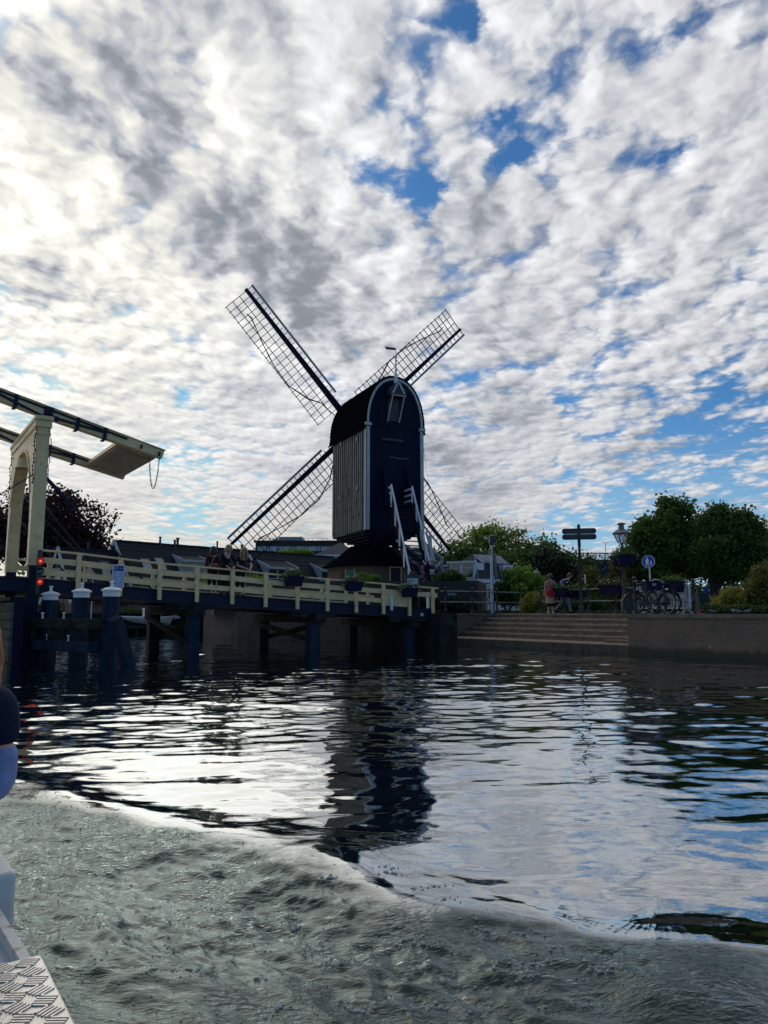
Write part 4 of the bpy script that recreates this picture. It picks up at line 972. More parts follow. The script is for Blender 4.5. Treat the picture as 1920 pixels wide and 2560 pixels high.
M['bark'] = mat('bark', (.045,.038,.032), .9, var=.4, scale=6, stretch=(1,1,.2), bump=.6, bscale=14)
LF = dict(
 beech=leaf_mat('copper_leaves', (.030,.014,.018), (.050,.020,.026), (.075,.030,.030), .3),
 dark=leaf_mat('dark_leaves', (.042,.095,.018), (.070,.14,.026), (.10,.19,.036), .5),
 light=leaf_mat('light_leaves', (.12,.19,.03), (.17,.25,.04), (.20,.29,.05), .6),
 hedge=leaf_mat('hedge_leaves', (.034,.075,.014), (.055,.105,.02), (.085,.145,.028), .3),
 lime=leaf_mat('lime_leaves', (.12,.23,.022), (.17,.28,.03), (.22,.33,.05), .4),
 gold=leaf_mat('golden_leaves', (.22,.21,.024), (.32,.28,.04), (.42,.38,.08), .35),
 cedar=leaf_mat('conifer_leaves', (.09,.10,.018), (.155,.145,.026), (.21,.18,.032), .25),
 black=leaf_mat('yew_leaves', (.008,.016,.008), (.012,.024,.010), (.02,.032,.012), .1),
 grass=leaf_mat('blade_leaves', (.03,.06,.015), (.05,.09,.02), (.09,.13,.03), .3))
def tree(name, base, top, r0, ells, lm, ncl, per, cr, ls, label, cat='tree', group=None, seed=1, nl=14, shell=.55, flat=.8):
    root = thing(name, base, label, cat, group); tm = MB(); limb_tree(tm, V(base), V(top), r0, ells, nl, seed); tm.build('trunk', M['bark'], root, smooth=40)
    leaf_mesh('crown', clump_pts(ells, ncl, per, cr, shell, flat), ls, LF[lm], root); return root
def bush(name, base, ells, lm, ncl, per, cr, ls, label, cat='bush', group=None, shell=.7, stems=True):
    root = thing(name, base, label, cat, group); sm = MB(); b_ = V(base)
    for c, r in ells[:3]:
        for k in range(3): sm.tube([b_+V((random.uniform(-.1,.1), random.uniform(-.1,.1), -.05)), V(c)+V((random.uniform(-.3,.3)*r[0], random.uniform(-.3,.3)*r[1], 0))], [.03, .012], 5)
    sm.build('stem', M['bark'], root); leaf_mesh('foliage', clump_pts(ells, ncl, per, cr, shell), ls, LF[lm], root); return root
def ell(px, py, Y, rx, rz, ry=None):       # ellipsoid at a photo position, radii in photo pixels
    c = at(px, py, Y); s_ = Y/F_; return (tuple(c), (rx*s_, (ry or rx)*s_, rz*s_))
def grd(px, Y, z=QZ): q = at(px, 1500, Y); return V((q.x, q.y, z))
# copper beech behind the gate
Yb = 58
tree('copper_beech', grd(110, Yb, .8), at(120, 1330, Yb), .38, [ell(120,1290,Yb,100,78), ell(40,1320,Yb,95,85), ell(200,1335,Yb,72,68), ell(110,1370,Yb,120,60), ell(-60,1330,Yb,100,95), ell(250,1372,Yb,42,38)], 'beech', 300, 80, .95, .16, 'large copper beech with dark purple leaves behind the bridge gate', seed=3, nl=26, shell=.5)
# loose pale green tree right of the mill
Yt = 72
tree('lime_tree', grd(1250, Yt), at(1240, 1380, Yt), .36, [ell(1225,1362,Yt,85,46), ell(1270,1350,Yt,55,40), ell(1160,1388,Yt,55,38), ell(1340,1370,Yt,48,32), ell(1215,1332,Yt,50,22), ell(1370,1375,Yt,22,18)], 'light', 130, 46, .95, .14, 'loose pale green tree with sky showing through behind the mansard house', seed=5, nl=34, shell=.55)
# two maples at the right
Ym = 38
tree('maple_tree', grd(1640, Ym+1), at(1645, 1420, Ym), .2, [ell(1655,1375,Ym,80,72), ell(1690,1310,Ym,58,50), ell(1612,1335,Ym,44,46), ell(1640,1425,Ym,84,40), ell(1592,1395,Ym,36,46), ell(1728,1350,Ym,34,44), ell(1664,1272,Ym,26,24), ell(1568,1405,Ym,22,26), ell(1712,1425,Ym,40,30), ell(1700,1268,Ym,20,18)], 'dark', 430, 85, .44, .088, 'dense dark green maple behind the lantern and bicycles', seed=8, nl=24, shell=.62)
tree('maple_tree', grd(1785, Ym-2), at(1788, 1440, Ym-2), .27, [ell(1805,1378,Ym-2,70,62), ell(1855,1330,Ym-2,44,42), ell(1783,1322,Ym-2,36,42), ell(1872,1392,Ym-2,44,46), ell(1755,1398,Ym-2,40,36), ell(1852,1292,Ym-2,20,18), ell(1905,1408,Ym-2,36,38), ell(1830,1425,Ym-2,50,24), ell(1800,1290,Ym-2,18,20), ell(1890,1335,Ym-2,24,26)], 'dark', 400, 85, .44, .088, 'dark green maple with its bare trunk showing above the golden shrub', seed=12, nl=26, shell=.62)
tree('distant_tree', grd(1960, 62), at(1960, 1420, 62), .25, [ell(1960,1370,62,55,50), ell(1930,1400,62,35,40), ell(1925,1345,62,18,18)], 'light', 130, 60, .9, .15, 'pale tree cut by the right edge of the view', seed=15)
# planting, left to right
gb = 'shrubs in the waterside beds'
bush('hedge', grd(1190, 64), [ell(1150,1420,64,70,40), ell(1260,1418,64,80,40), ell(1110,1425,64,50,42)], 'hedge', 120, 90, .9, .15, 'tall rough hedge under the pale green tree', 'hedge')
bush('hedge', grd(1330, 60), [ell(1300,1420,60,70,42), ell(1370,1412,60,60,34), ell(1430,1430,60,60,40)], 'hedge', 140, 90, .8, .14, 'tall green hedge behind the blackish yew', 'hedge')
bush('yew_bush', grd(1385, 46), [ell(1385,1425,46,46,42), ell(1365,1450,46,40,40), ell(1412,1450,46,42,42), ell(1390,1480,46,60,35)], 'black', 180, 90, .5, .09, 'blackish rounded yew behind the couple on the quay', group=gb)
bush('box_bush', grd(1268, 37.5), [ell(1272,1468,37.5,30,36), ell(1255,1490,37.5,24,26), ell(1290,1490,37.5,24,28)], 'hedge', 110, 80, .3, .06, 'round dark green bush behind the slim grey mast', group=gb)
bush('leafy_bush', grd(1330, 37), [ell(1322,1462,37,38,32), ell(1345,1480,37,34,30), ell(1308,1485,37,24,26), ell(1300,1440,37,22,16)], 'lime', 110, 75, .34, .085, 'bright green leafy bush beside the small garden lamp', group=gb)
bush('golden_bush', grd(1337, 34.3), [ell(1335,1505,34.3,26,24), ell(1352,1515,34.3,16,16), ell(1318,1518,34.3,14,14)], 'gold', 75, 70, .22, .05, 'low yellow green bush left of the woman with the red bag', group=gb)
bush('golden_conifer', grd(1477, 36.5), [ell(1478,1470,36.5,26,40), ell(1462,1490,36.5,22,30), ell(1496,1490,36.5,22,30), ell(1480,1440,36.5,12,18)], 'cedar', 130, 80, .24, .06, 'feathery olive conifer right of the signpost', group=gb)
bush('golden_conifer', grd(1545, 37.5), [ell(1550,1440,37.5,26,40), ell(1535,1470,37.5,24,40), ell(1565,1480,37.5,30,36)], 'cedar', 110, 80, .28, .06, 'tall olive conifer behind the lantern post', group=gb)
bush('golden_bush', grd(1830, 28.5), [ell(1828,1500,28.5,34,20), ell(1800,1512,28.5,20,16), ell(1862,1506,28.5,26,20), ell(1850,1495,28.5,22,14)], 'gold', 120, 80, .2, .045, 'wide pale golden shrub beyond the steel barriers', group=gb)
bush('golden_conifer', grd(1910, 28), [ell(1905,1475,28,34,34), ell(1930,1450,28,40,44), ell(1890,1490,28,22,22), ell(1940,1500,28,40,26)], 'cedar', 150, 80, .26, .05, 'olive conifer shrub at the right edge of the view', group=gb)
bush('leafy_bush', grd(1450, 33.5), [ell(1480,1512,34.5,24,14), ell(1500,1516,34.5,22,12), ell(1462,1518,34.5,14,12)], 'hedge', 70, 70, .2, .05, 'low green plants at the foot of the feathery conifer', group=gb)
bush('leafy_bush', grd(1890, 25.5), [ell(1790,1526,25.5,26,9), ell(1840,1524,25.5,34,10), ell(1900,1526,25.5,34,10), ell(1950,1528,25,30,10)], 'hedge', 120, 80, .16, .035, 'strip of low green plants along the pavement behind the pigeons', 'plants', gb)
bush('spiky_plant', grd(1425, 33.8), [ell(1425,1512,33.8,15,16)], 'grass', 40, 60, .16, .07, 'spiky grey green plant behind the hanging flower box', group=gb)
bush('terrace_plants', V((1.2, 35.2, QZ)), [ell(1130,1512,35.2,40,14), ell(1075,1512,35.2,30,14), ell(1165,1520,35.2,20,10), ell(1040,1505,35.2,20,18)], 'black', 120, 70, .25, .05, 'dark leafy planting at the foot of the brown terrace wall', 'plants', gb)
bush('terrace_plants', V((3.2, 36.6, tz)), [ell(1128,1442,36.8,26,13), ell(1105,1446,36.8,18,10), ell(1143,1446,36.8,14,10)], 'hedge', 70, 80, .2, .045, 'clipped green bush on top of the brown terrace wall', group=gb)
bush('terrace_plants', V((-.7, 38.6, tz)), [ell(930,1446,38.6,22,7), ell(905,1443,38.6,12,8)], 'lime', 40, 60, .18, .045, 'low bright green plants in front of the brick mill base', 'plants', gb)
bush('garden_bush', grd(645, 70, 4), [ell(715,1387,70,22,7), ell(755,1385,70,26,8), ell(690,1390,70,14,5)], 'lime', 70, 70, .4, .10, 'yellow green tree top between the roofs and the office block', 'tree')
bush('canal_bush', V((-17.5, 49, .9)), [ell(330,1533,48,22,9), ell(300,1538,48,14,8)], 'hedge', 40, 60, .3, .06, 'green bush on the bank above the moored boat', group=gb)
bush('canal_bush', V((-20.5, 49, .9)), [ell(163,1510,49,16,22), ell(150,1525,49,20,16)], 'cedar', 60, 70, .35, .07, 'olive bush on the bank between the mooring piles', group=gb)
bush('bank_hedge', V((-10, 52, QZ)), [ell(590,1450,52,26,7), ell(550,1452,52,18,7), ell(520,1460,52,20,8), ell(640,1455,52,30,8)], 'lime', 70, 70, .35, .07, 'low garden hedge seen between the rails beside the women', 'hedge')
bush('hedge', grd(1720, 46), [ell(1640,1500,46,90,26), ell(1740,1496,46,90,26), ell(1840,1498,46,80,28), ell(1930,1495,46,70,30), ell(1570,1495,46,60,34)], 'hedge', 200, 90, .5, .11, 'long clipped hedge behind the trunks of the maples', 'hedge')
# grass fringe and undergrowth
gp_ = []
for px0, px1, Y0, Y1, n in ((1340,1560,33,37,2500),(1780,1960,25.2,28,2600),(1180,1320,35,38,1500)):
    for i in range(n): q = grd(random.uniform(px0, px1), random.uniform(Y0, Y1)); gp_.append((q.x, q.y, QZ+random.uniform(0,.12)))
tag(leaf_mesh('undergrowth', gp_, .06, LF['grass'], None, 1.0), 'low green undergrowth covering the planted beds', 'plants', kind='stuff')
fl = MB(); 
for i in range(120): q = grd(random.gauss(1757, 7), random.uniform(25.5, 26.6)); fl.ball((q.x, q.y, QZ+.03+random.uniform(0,.12)), .02, 6, 4)
fo = fl.build('heather', mat('pink_petals', (.35,.04,.09), .6)); tag(fo, 'small pink flowering patch beside the steel barriers', 'flowers', kind='stuff')
# far woods closing the horizon
fp = []
for i in range(260):
    az_ = random.uniform(-50, 50); r_ = random.uniform(150, 210); c = (math.sin(math.radians(az_))*r_, math.cos(math.radians(az_))*r_, 1.2)
    hgt = random.uniform(3.5, 7); k = 90; fp.append(np.array(c)+rng.normal(size=(k,3))*np.array([4,3,hgt*.33])+np.array([0,0,hgt*.5]))
tag(leaf_mesh('far_woods', np.concatenate(fp), .6, LF['dark'], None), 'distant belt of trees on the horizon', 'woods', kind='stuff')
# ================================================================== houses and far buildings
def row_house(S, r, g_, hw, length, drop, zbase, name, label, dorm=(), sky=(), pipes=(), rooftop=True, group=None):
    root = thing(name, V((S.x, S.y, zbase)), label, 'house', group)
    S0 = V((S.x, S.y, 0)); zr = S.z
    def P(s_, w_, z): return S0+r*s_+g_*w_+V((0,0,z))
    def zr_(w_): return zr-abs(w_)*drop
    wb = MB(); wb.prism([(-hw, zbase), (hw, zbase), (hw, zr_(hw)-.05), (0, zr-.12), (-hw, zr_(hw)-.05)], P(.12,0,0), g_, (0,0,1), r*(length-.24)); wb.build('wall', M['brick3'], root, uvw=1)
    rb = MB(); nseg = int(length/1.1); nc = 12
    for sd in (-1, 1):
        for k in range(nc):
            w0, w1 = (hw+.25)*k/nc, (hw+.25)*(k+1)/nc; e = .035
            for j in range(nseg):
                jt = random.uniform(-.012, .012)
                a0, a1 = length*j/nseg, length*(j+1)/nseg-.004
                up0, up1 = zr_(w0)+.03+jt, zr_(w1)+.03+e+jt
                rb.add([P(a0,sd*w0,up0),P(a1,sd*w0,up0),P(a1,sd*w1,up1),P(a0,sd*w1,up1),P(a0,sd*w0,up0-.1),P(a1,sd*w0,up0-.1),P(a1,sd*w1,up1-.1),P(a0,sd*w1,up1-.1)],[(0,1,2,3),(4,7,6,5),(0,4,5,1),(1,5,6,2),(2,6,7,3),(3,7,4,0)])
    for j in range(int(length/.42)): 
        c = P(j*.42+.2, 0, zr+.05+random.uniform(0,.02)); rb.bar(c-r*.2, c+r*.2, .2, .1)
    roof = rb.build('roof', M['tile'], root)
    for s_ in (0, length):
        bb = MB()
        for sd in (-1, 1): bb.bar(P(s_-.06, 0, zr+.06), P(s_-.06, sd*(hw+.3), zr_(hw+.3)+.05), .06, .26)
        bb.build('barge_board', M['trim'], roof)
    def win(o, ux, uz, w_, h, parent, n_=1, nm='window'):
        nrm = ux.cross(uz); f = MB(); 
        f.prism([(-w_/2,0),(w_/2,0),(w_/2,h),(-w_/2,h)], o, ux, uz, nrm*.05); fo = f.build(nm, M['trim'], parent)
        gl = MB(); pw = w_/n_
        for i in range(n_):
            gl.prism([(-w_/2+i*pw+.07,.08),(-w_/2+(i+1)*pw-.07,.08),(-w_/2+(i+1)*pw-.07,h-.08),(-w_/2+i*pw+.07,h-.08)], o, ux, uz, nrm*.06)
        gl.build('pane', M['glassd'], fo); return fo
    win(P(.10, .0, zr-2.3), -g_ if (-g_).cross(V((0,0,1))).dot(-r) > 0 else g_, V((0,0,1)), .8, 1.0, root)
    for w_ in (-1.4, .2, 1.7):
        if abs(w_) < hw-.4: win(P(.10, w_, zbase+.5), -g_ if (-g_).cross(V((0,0,1))).dot(-r) > 0 else g_, V((0,0,1)), 1.1, 1.35, root, 2)
    for (s0, s1, wf, z0, z1, wt_, zt_) in dorm:
        d_ = MB(); d_.prism([(wf, z0), (wf, z1), (wt_, zt_-.04), (wt_, zr_(wt_)-.1), (wf-.1, z0-.2)], P(s0, 0, 0), g_, (0,0,1), r*(s1-s0)); do = d_.build('dormer', M['trim'], root)
        rf = MB(); rf.bar(P((s0+s1)/2, wf+.22, z1+.05), P((s0+s1)/2, wt_-.25, zt_+.12), s1-s0-.1, .08); rf.build('dormer_roof', M['tile'], do)
        fr_ = MB(); 
        for s_ in (s0-.02, s1+.02): fr_.bar(P(s_, wf+.26, z1+.0), P(s_, wt_-.3, zt_+.09), .09, .24)
        fr_.bar(P(s0, wf+.24, z1), P(s1, wf+.24, z1), .06, .16); fr_.build('fascia', M['trim'], do)
        n_ = 2 if s1-s0 < 2.4 else 3; cc = P((s0+s1)/2, wf+.01, z0+.05)
        win(cc, r if r.cross(V((0,0,1))).dot(g_) > 0 else -r, V((0,0,1)), s1-s0-.2, z1-z0-.1, do, n_)
    for (s_, w_, ww_, hh_) in sky:
        k_ = MB(); k_.bar(P(s_, w_-hh_/2, zr_(w_-hh_/2)+.08), P(s_, w_+hh_/2, zr_(w_+hh_/2)+.08), ww_, .07); ko = k_.build('skylight', M['iron'], roof)
        k_ = MB(); k_.bar(P(s_, w_-hh_/2+.07, zr_(w_-hh_/2+.07)+.085), P(s_, w_+hh_/2-.07, zr_(w_+hh_/2-.07)+.085), ww_-.14, .07); k_.build('pane', mat('skylight_glass', (.16,.20,.25), .10, spec=.8), ko)
    for (s_, w_, hh_, rr_) in pipes:
        k_ = MB(); k_.lathe([(rr_,-.3),(rr_,hh_-.08),(rr_*1.5,hh_-.07),(rr_*1.4,hh_)], 8, P(s_, w_, zr_(w_))); k_.build('vent_pipe', M['iron'], roof)
r_d = V((.674, .739, 0)).normalized(); g_d = V((.739, -.674, 0)).normalized()
S1 = at(287, 1353, 52)
row_house(S1, r_d, g_d, 3.1, 21.5, 1.25, .9, 'row_house', 'long row of brick houses with one dark tiled roof behind the bridge',
  dorm=((4.27,6.5,1.7,S1.z-2.1,S1.z-1.22,.65,S1.z-.84),(12.1,15.2,1.9,S1.z-2.35,S1.z-1.4,.65,S1.z-.82),(17.9,20.6,1.9,S1.z-2.35,S1.z-1.4,.65,S1.z-.82)),
  sky=((1.75,1.35,.75,.7),(2.9,1.3,.75,.8),(11.4,.5,.5,.5),(9.8,1.8,.8,.5)), pipes=((3.5,.1,.7,.08),(4.7,.15,.6,.09),(5.1,-.1,.75,.1),(8.6,.0,.6,.07),(11.0,0,.5,.1),(14.6,.1,.5,.08)))
S2 = at(147, 1371, 49)
row_house(S2, r_d, g_d, 2.0, 5.0, 1.6, .9, 'gable_house', 'small brick house with a steep white edged gable left of the route sign', sky=((1.6,.9,.7,.7),(2.9,.9,.7,.8)), pipes=((2.0,0,.5,.08),))
# office block far behind
ob_ = thing('office_block', at(740, 1500, 112), 'flat roofed office block with a strip of windows far behind the house roofs', 'building')
c0, c1 = at(639, 1355, 112), at(852, 1355, 112); zt_ = c0.z
mb = MB(); mb.box(((c0.x+c1.x)/2, 118, zt_/2), (c1.x-c0.x, 12, zt_)); mb.box(((c0.x+c1.x)/2, 118, zt_+.1), (c1.x-c0.x+.5, 12.5, .24)); mb.build('wall', mat('office_wall', (.045,.034,.034), .8, var=.2), ob_)
for i in range(26):
    x = c0.x+.45+i*(c1.x-c0.x-.9)/25; w_ = .75 if i % 4 == 1 else .34
    mb = MB(); mb.box((x, 111.98, zt_-1.02), (w_, .06, .68)); mb.build('window', mat('office_glass', (.22,.30,.36), .12, var=.25, scale=.7, spec=.8), ob_)
mb = MB(); mb.box((at(728,1350,114).x, 115, zt_+.45), (3.6, 4, .9)); mb.box((at(690,1350,114).x, 115, zt_+.3), (1.0, 3, .6)); mb.build('roof_plant', M['grey'], ob_)
mb = MB(); xa, xb = at(672,1345,112).x, at(818,1345,112).x
mb.tube([(xa,112.4,zt_+.62),(xb,112.4,zt_+.62)], .035, 5)
for i in range(13): mb.tube([(xa+(xb-xa)*i/12,112.4,zt_),(xa+(xb-xa)*i/12,112.4,zt_+.62)], .028, 5)
mb.build('roof_rail', M['galv'], ob_)
# hipped house between the office block and the mill
hh = thing('hipped_house', at(830, 1500, 80), 'brick house with a slate hipped roof and white gutter left of the mill skirt', 'house')
a, b = at(786, 1390, 80), at(905, 1383, 80); zt_ = a.z+.1
mb = MB(); mb.box(((a.x+b.x)/2, 83, (zt_+1)/2), (b.x-a.x-.5, 5, zt_-1)); mb.build('wall', M['brick3'], hh, uvw=1)
mb = MB(); cx = (a.x+b.x)/2; mb.add([(a.x,80,zt_),(b.x,80,zt_),(b.x,86,zt_),(a.x,86,zt_),(a.x+2.6,83,zt_+1.65),(b.x-2.6,83,zt_+1.65)], [(0,1,5,4),(1,2,5),(2,3,4,5),(3,0,4),(3,2,1,0)]); mb.build('roof', M['slate'], hh)
mb = MB(); mb.bar((a.x-.1,79.95,zt_-.06), (b.x,79.95,zt_-.06), .14, .22); mb.build('gutter', M['white'], hh)
for i in range(5):
    mb = MB(); mb.box((at(800,1392,80).x+i*.42, 80.46, zt_-.5), (.22, .06, .3)); mb.build('window', M['white'], hh)
# mansard house: one corner towards us
mh = thing('mansard_house', at(1190, 1530, 52), 'white house with a slate mansard roof and light roof panels behind the railing', 'house')
K = at(1194, 1446, 50.5); Kd = V((K.x, K.y, 0)); l_ = V((-.86, .51, 0)).normalized(); rr_ = V((.80, .60, 0)).normalized(); zb, zk, zt_ = K.z, at(1190, 1412, 51).z, at(1183, 1388, 52).z
LW, RW = 2.15, 4.2
def mh_(a_, b_, z): return Kd+l_*a_+rr_*b_+V((0,0,z))
mb = MB(); mb.prism([(0,0),(LW,0),(LW,RW),(0,RW)], V((Kd.x,Kd.y,QZ)), l_, rr_, V((0,0,zb-QZ))); mb.build('wall', M['white'], mh)
i1, i2 = .22, .95
mb = MB()
def mring(i_, z): return [mh_(i_, i_, z), mh_(LW-i_, i_, z), mh_(LW-i_, RW-i_, z), mh_(i_, RW-i_, z)]
q = mring(-.05, zb)+mring(i1, zk)+mring(i2, zt_)
mb.add(q, [(0,1,5,4),(1,2,6,5),(2,3,7,6),(3,0,4,7),(4,5,9,8),(5,6,10,9),(6,7,11,10),(7,4,8,11),(8,9,10,11)]); rfm = mb.build('roof', M['slate'], mh)
mb = MB(); mb.bar(mh_(-.05,-.05,zb), mh_(i1,i1,zk), .08, .08); mb.bar(mh_(i1,i1,zk), mh_(i2,i2,zt_), .08, .08); mb.build('hip_cap', M['grey'], rfm)
mb = MB()
for k in range(5):
    b0, b1 = 1.0+k*.55, 1.0+(k+1)*.55-.05
    f0, f1 = .12, .95; lo = lambda b_, f: mh_(i1+(i2-i1)*f-.05, b_, zk+(zt_-zk)*f+.07)
    mb.quad(lo(b0-.3*(1-f0),f0), lo(b1-.3*(1-f0),f0), lo(b1-.35,f1), lo(b0-.35,f1))
mb.build('roof_panel', M['grey'], rfm)
dz0, dz1 = zb+.02, zk+.12
mb = MB(); mb.prism([(.12, dz0), (LW-.15, dz0), (LW-.15, dz1), (.12, dz1)], mh_(0,-.12,0), l_, (0,0,1), rr_*.9); dm = mb.build('dormer', M['white'], mh)
mb = MB(); mb.bar(mh_(.0,-.14,dz1+.06), mh_(LW,-.14,dz1+.06), .3, .14); mb.build('cornice', M['white'], dm)
nd = -(l_.cross(V((0,0,1))));  nd = nd if nd.dot(rr_) < 0 else -nd
for (u0, u1) in ((.26, .98), (1.2, 1.86)):
    wdw = MB(); wdw.prism([(u0,dz0+.08),(u1,dz0+.08),(u1,dz1-.36),(u0,dz1-.36)], mh_(0,-.13,0), l_, (0,0,1), -rr_*.012); wo_2 = wdw.build('window', M['glassd'], dm)
    wdw = MB(); wdw.prism([(u0,dz1-.30),(u1,dz1-.30),(u1,dz1-.1),(u0,dz1-.1)], mh_(0,-.13,0), l_, (0,0,1), -rr_*.012); wdw.build('top_light', M['glassd'], wo_2)
mb = MB(); mb.prism([(2.35, dz0), (3.3, dz0), (3.3, zk+.05), (2.35, zk+.05)], mh_(-.12,0,0), rr_, (0,0,1), l_*.9); d2 = mb.build('dormer', M['white'], mh)
mb = MB(); mb.prism([(2.55,dz0+.08),(3.12,dz0+.08),(3.12,zk-.08),(2.55,zk-.08)], mh_(-.13,0,0), rr_, (0,0,1), -l_*.012); mb.build('window', M['glassd'], d2)
mb = MB(); mb.bar(mh_(.1,1.75,zb), mh_(.15,1.75,zt_+.1), .3, .3); mb.build('chimney', M['brick3'], mh)
# low slate annexe left of it, and a dark house behind the mill stairs
an = thing('slate_annexe', at(1105, 1520, 53), 'low slate annexe with a pale eave joined to the left of the white house', 'house')
a, b = at(1072, 1412, 53), at(1136, 1412, 53)
mb = MB(); mb.box(((a.x+b.x)/2, 54.5, (a.z+QZ)/2-.4), (b.x-a.x, 3, a.z-QZ-.7)); mb.build('wall', M['brick3'], an)
mb = MB(); mb.add([(a.x-.1,53,a.z-.75),(b.x,53,a.z-.75),(b.x-.35,54.6,a.z),(a.x+.4,54.6,a.z),(a.x-.1,56,a.z-.75),(b.x,56,a.z-.75)], [(0,1,2,3),(3,2,5,4),(0,3,4),(1,5,2)]); mb.build('roof', M['slate'], an)
mb = MB(); mb.bar((a.x+.3,54.5,a.z+.04), (b.x-.3,54.5,a.z+.04), .12, .12); mb.build('ridge_trim', M['white'], an)
dh = thing('slate_house', at(1080, 1520, 62), 'dark slate roofed house seen between the mill stairs and the tail pole', 'house')
a, b = at(990, 1430, 62), at(1120, 1430, 62); zz_ = at(1050, 1362, 62).z
mb = MB(); mb.box(((a.x+b.x)/2, 64.5, (a.z+1)/2), (b.x-a.x-.3, 4.6, a.z-1)); mb.build('wall', M['brick3'], dh)
mb = MB(); mb.add([(a.x,62,a.z),(b.x,62,a.z),(b.x,67,a.z),(a.x,67,a.z),(a.x+.9,64.5,zz_),(b.x-1.1,64.5,zz_)], [(0,1,5,4),(1,2,5),(2,3,4,5),(3,0,4)]); mb.build('roof', M['slate'], dh)
mb = MB(); q = at(1104, 1400, 61.9); mb.box((q.x,q.y,q.z), (.3,.1,.6)); mb.build('skylight', M['white'], dh)
# dark parking deck with a mesh parapet
pg_ = thing('parking_deck', at(1460, 1500, 74), 'long dark clad parking deck with a light mesh parapet behind the signpost', 'building')
a, b = at(1378, 1402, 74), at(1640, 1402, 74); zt_ = a.z
mb = MB(); mb.box(((a.x+b.x)/2, 84, (zt_+1)/2), (b.x-a.x, 20, zt_-1)); mb.build('wall', M['garage'], pg_)
mb = MB(); zp = at(1450, 1383, 74).z; mb.bar((a.x,74,zp), (b.x,74,zp), .1, .1); mb.bar((a.x,74,zt_+.06), (b.x,74,zt_+.06), .12, .12)
for i in range(int((b.x-a.x)/.9)): mb.bar((a.x+i*.9,74,zt_), (a.x+i*.9,74,zp), .05, .05)
par = mb.build('parapet_frame', M['iron'], pg_)
mb = MB(); r2 = random.Random(4)
for i in range(1500):
    x = r2.uniform(a.x, b.x); z = r2.uniform(zt_+.1, zp-.05); an_ = r2.uniform(0, 3.14); l2 = r2.uniform(.05,.16)
    mb.bar((x-math.cos(an_)*l2, 74.05, z-math.sin(an_)*l2), (x+math.cos(an_)*l2, 74.05, z+math.sin(an_)*l2), .012, .028, (0,1,0))
mb.build('mesh_panel', M['galv'], par)
for px, lab in ((1513, 'double armed street light on the parking deck left of the lantern'), (1447, 'double armed street light on the parking deck behind the signpost pole')):
    lo_ = thing('street_light', V((at(px,1400,90).x, 90, zt_)), lab, 'street light', 'street lights on the parking deck')
    q = at(px, 1357 if px > 1500 else 1376, 90); mb = MB(); mb.tube([(q.x, 90, zt_-1), (q.x, 90, q.z)], [.06,.04], 6); mb.build('pole', M['galv'], lo_)
    for s_ in (-1, 1): mb = MB(); mb.bar((q.x, 90, q.z), (q.x+s_*.42, 90, q.z+.06), .1, .05); mb.build('lamp_arm', M['galv'], lo_)
# white arched lamp on a white wall stub
wl = thing('wall_lamp', at(1283, 1440, 55), 'white curved lamp on a short white wall behind the round bush', 'lamp')
q = at(1283, 1428, 55); mb = MB(); mb.box((at(1289,1430,55).x, 55, q.z-.1), (.42, .3, .2)); mb.box((at(1290,1436,55).x, 55, (q.z-.2+QZ)/2), (.2, .25, q.z-.2-QZ)); mb.build('wall_stub', M['white'], wl)
mb = MB(); mb.tube([q, q+V((0,0,.42)), q+V((.06,0,.55)), q+V((.2,0,.6)), q+V((.32,0,.57))], .035, 6); mb.build('lamp_arm', M['white'], wl)
# garden gate between terrace wall and bushes
gg = thing('garden_fence', at(1200, 1520, 40), 'low black bow topped garden fence in front of the white house', 'fence')
mb = MB()
for (pa, pb_) in ((1178, 1197), (1206, 1234)):
    a, b = at(pa, 1458, 40), at(pb_, 1458, 40); a.z = b.z = at(pa,1462,40).z
    mb.tube([V((a.x,40,QZ)), a, a+V((.08,0,.08)), b+V((-.12,0,.08)), b, V((b.x,40,QZ))], .03, 6)
    for i in range(1, 5): x = a.x+(b.x-a.x)*i/5; mb.tube([(x,40,QZ),(x,40,a.z+.07)], .014, 5)
mb.build('fence_bar', M['iron'], gg)
# ================================================================== street furniture on the quay
def on_line(p, d_, px):                    # point on a plan line seen at photo column px
    r_ = (px-960)*cP/F_; return p+d_*((r_*p.y-p.x)/(d_.x-r_*d_.y))
def post_mb(m=None, k=1.0):
    m_ = MB(m); m_.lathe([(.09*k,0),(.09*k,.05),(.062*k,.09),(.05*k,.14),(.045*k,.42),(.062*k,.45),(.062*k,.53),(.043*k,.56),(.042*k,.92),(.06*k,.95),(.06*k,1.03),(.04*k,1.05),(.05*k,1.07),(.068*k,1.11),(.06*k,1.16),(.03*k,1.19)], 12); return m_
M['railgrey'] = mat('toplit_rail_grey', (.16,.17,.18), .4, var=.2)  # grey on black rails: light along their tops put into the colour
def railing(name, pts, label, zt=.98, zm=.50, end0=0, end1=0):
    root = thing(name, up(pts[0], QZ), label, 'railing', 'black railings on the quay')
    proto = None
    for p_ in pts:
        if proto is None: m_ = post_mb(Matrix.Translation(up(p_, QZ-.02))); proto = m_.build('post', M['iron'], root, smooth=35)
        else:
            c = proto.copy(); COL.objects.link(c); c.matrix_parent_inverse = proto.matrix_parent_inverse; c.location = up(p_, 0)-up(pts[0], 0)
    for z in (zt, zm):
        rm = MB(); d0_ = (pts[1]-pts[0]).normalized(); d1_ = (pts[-1]-pts[-2]).normalized()
        q = [up(p_, QZ+z) for p_ in pts]
        if end0: q = [q[0]-d0_*end0]+q
        if end1: q = q+[q[-1]+d1_*end1]
        rm.tube(q, .026, 8); rm.build('rail', M['railgrey'], root, smooth=40)
    return root
fl_ = C0+qn*.0
R1 = [on_line(C0-qd*.2, qn, px) for px in (1114, 1181, 1243, 1306)]
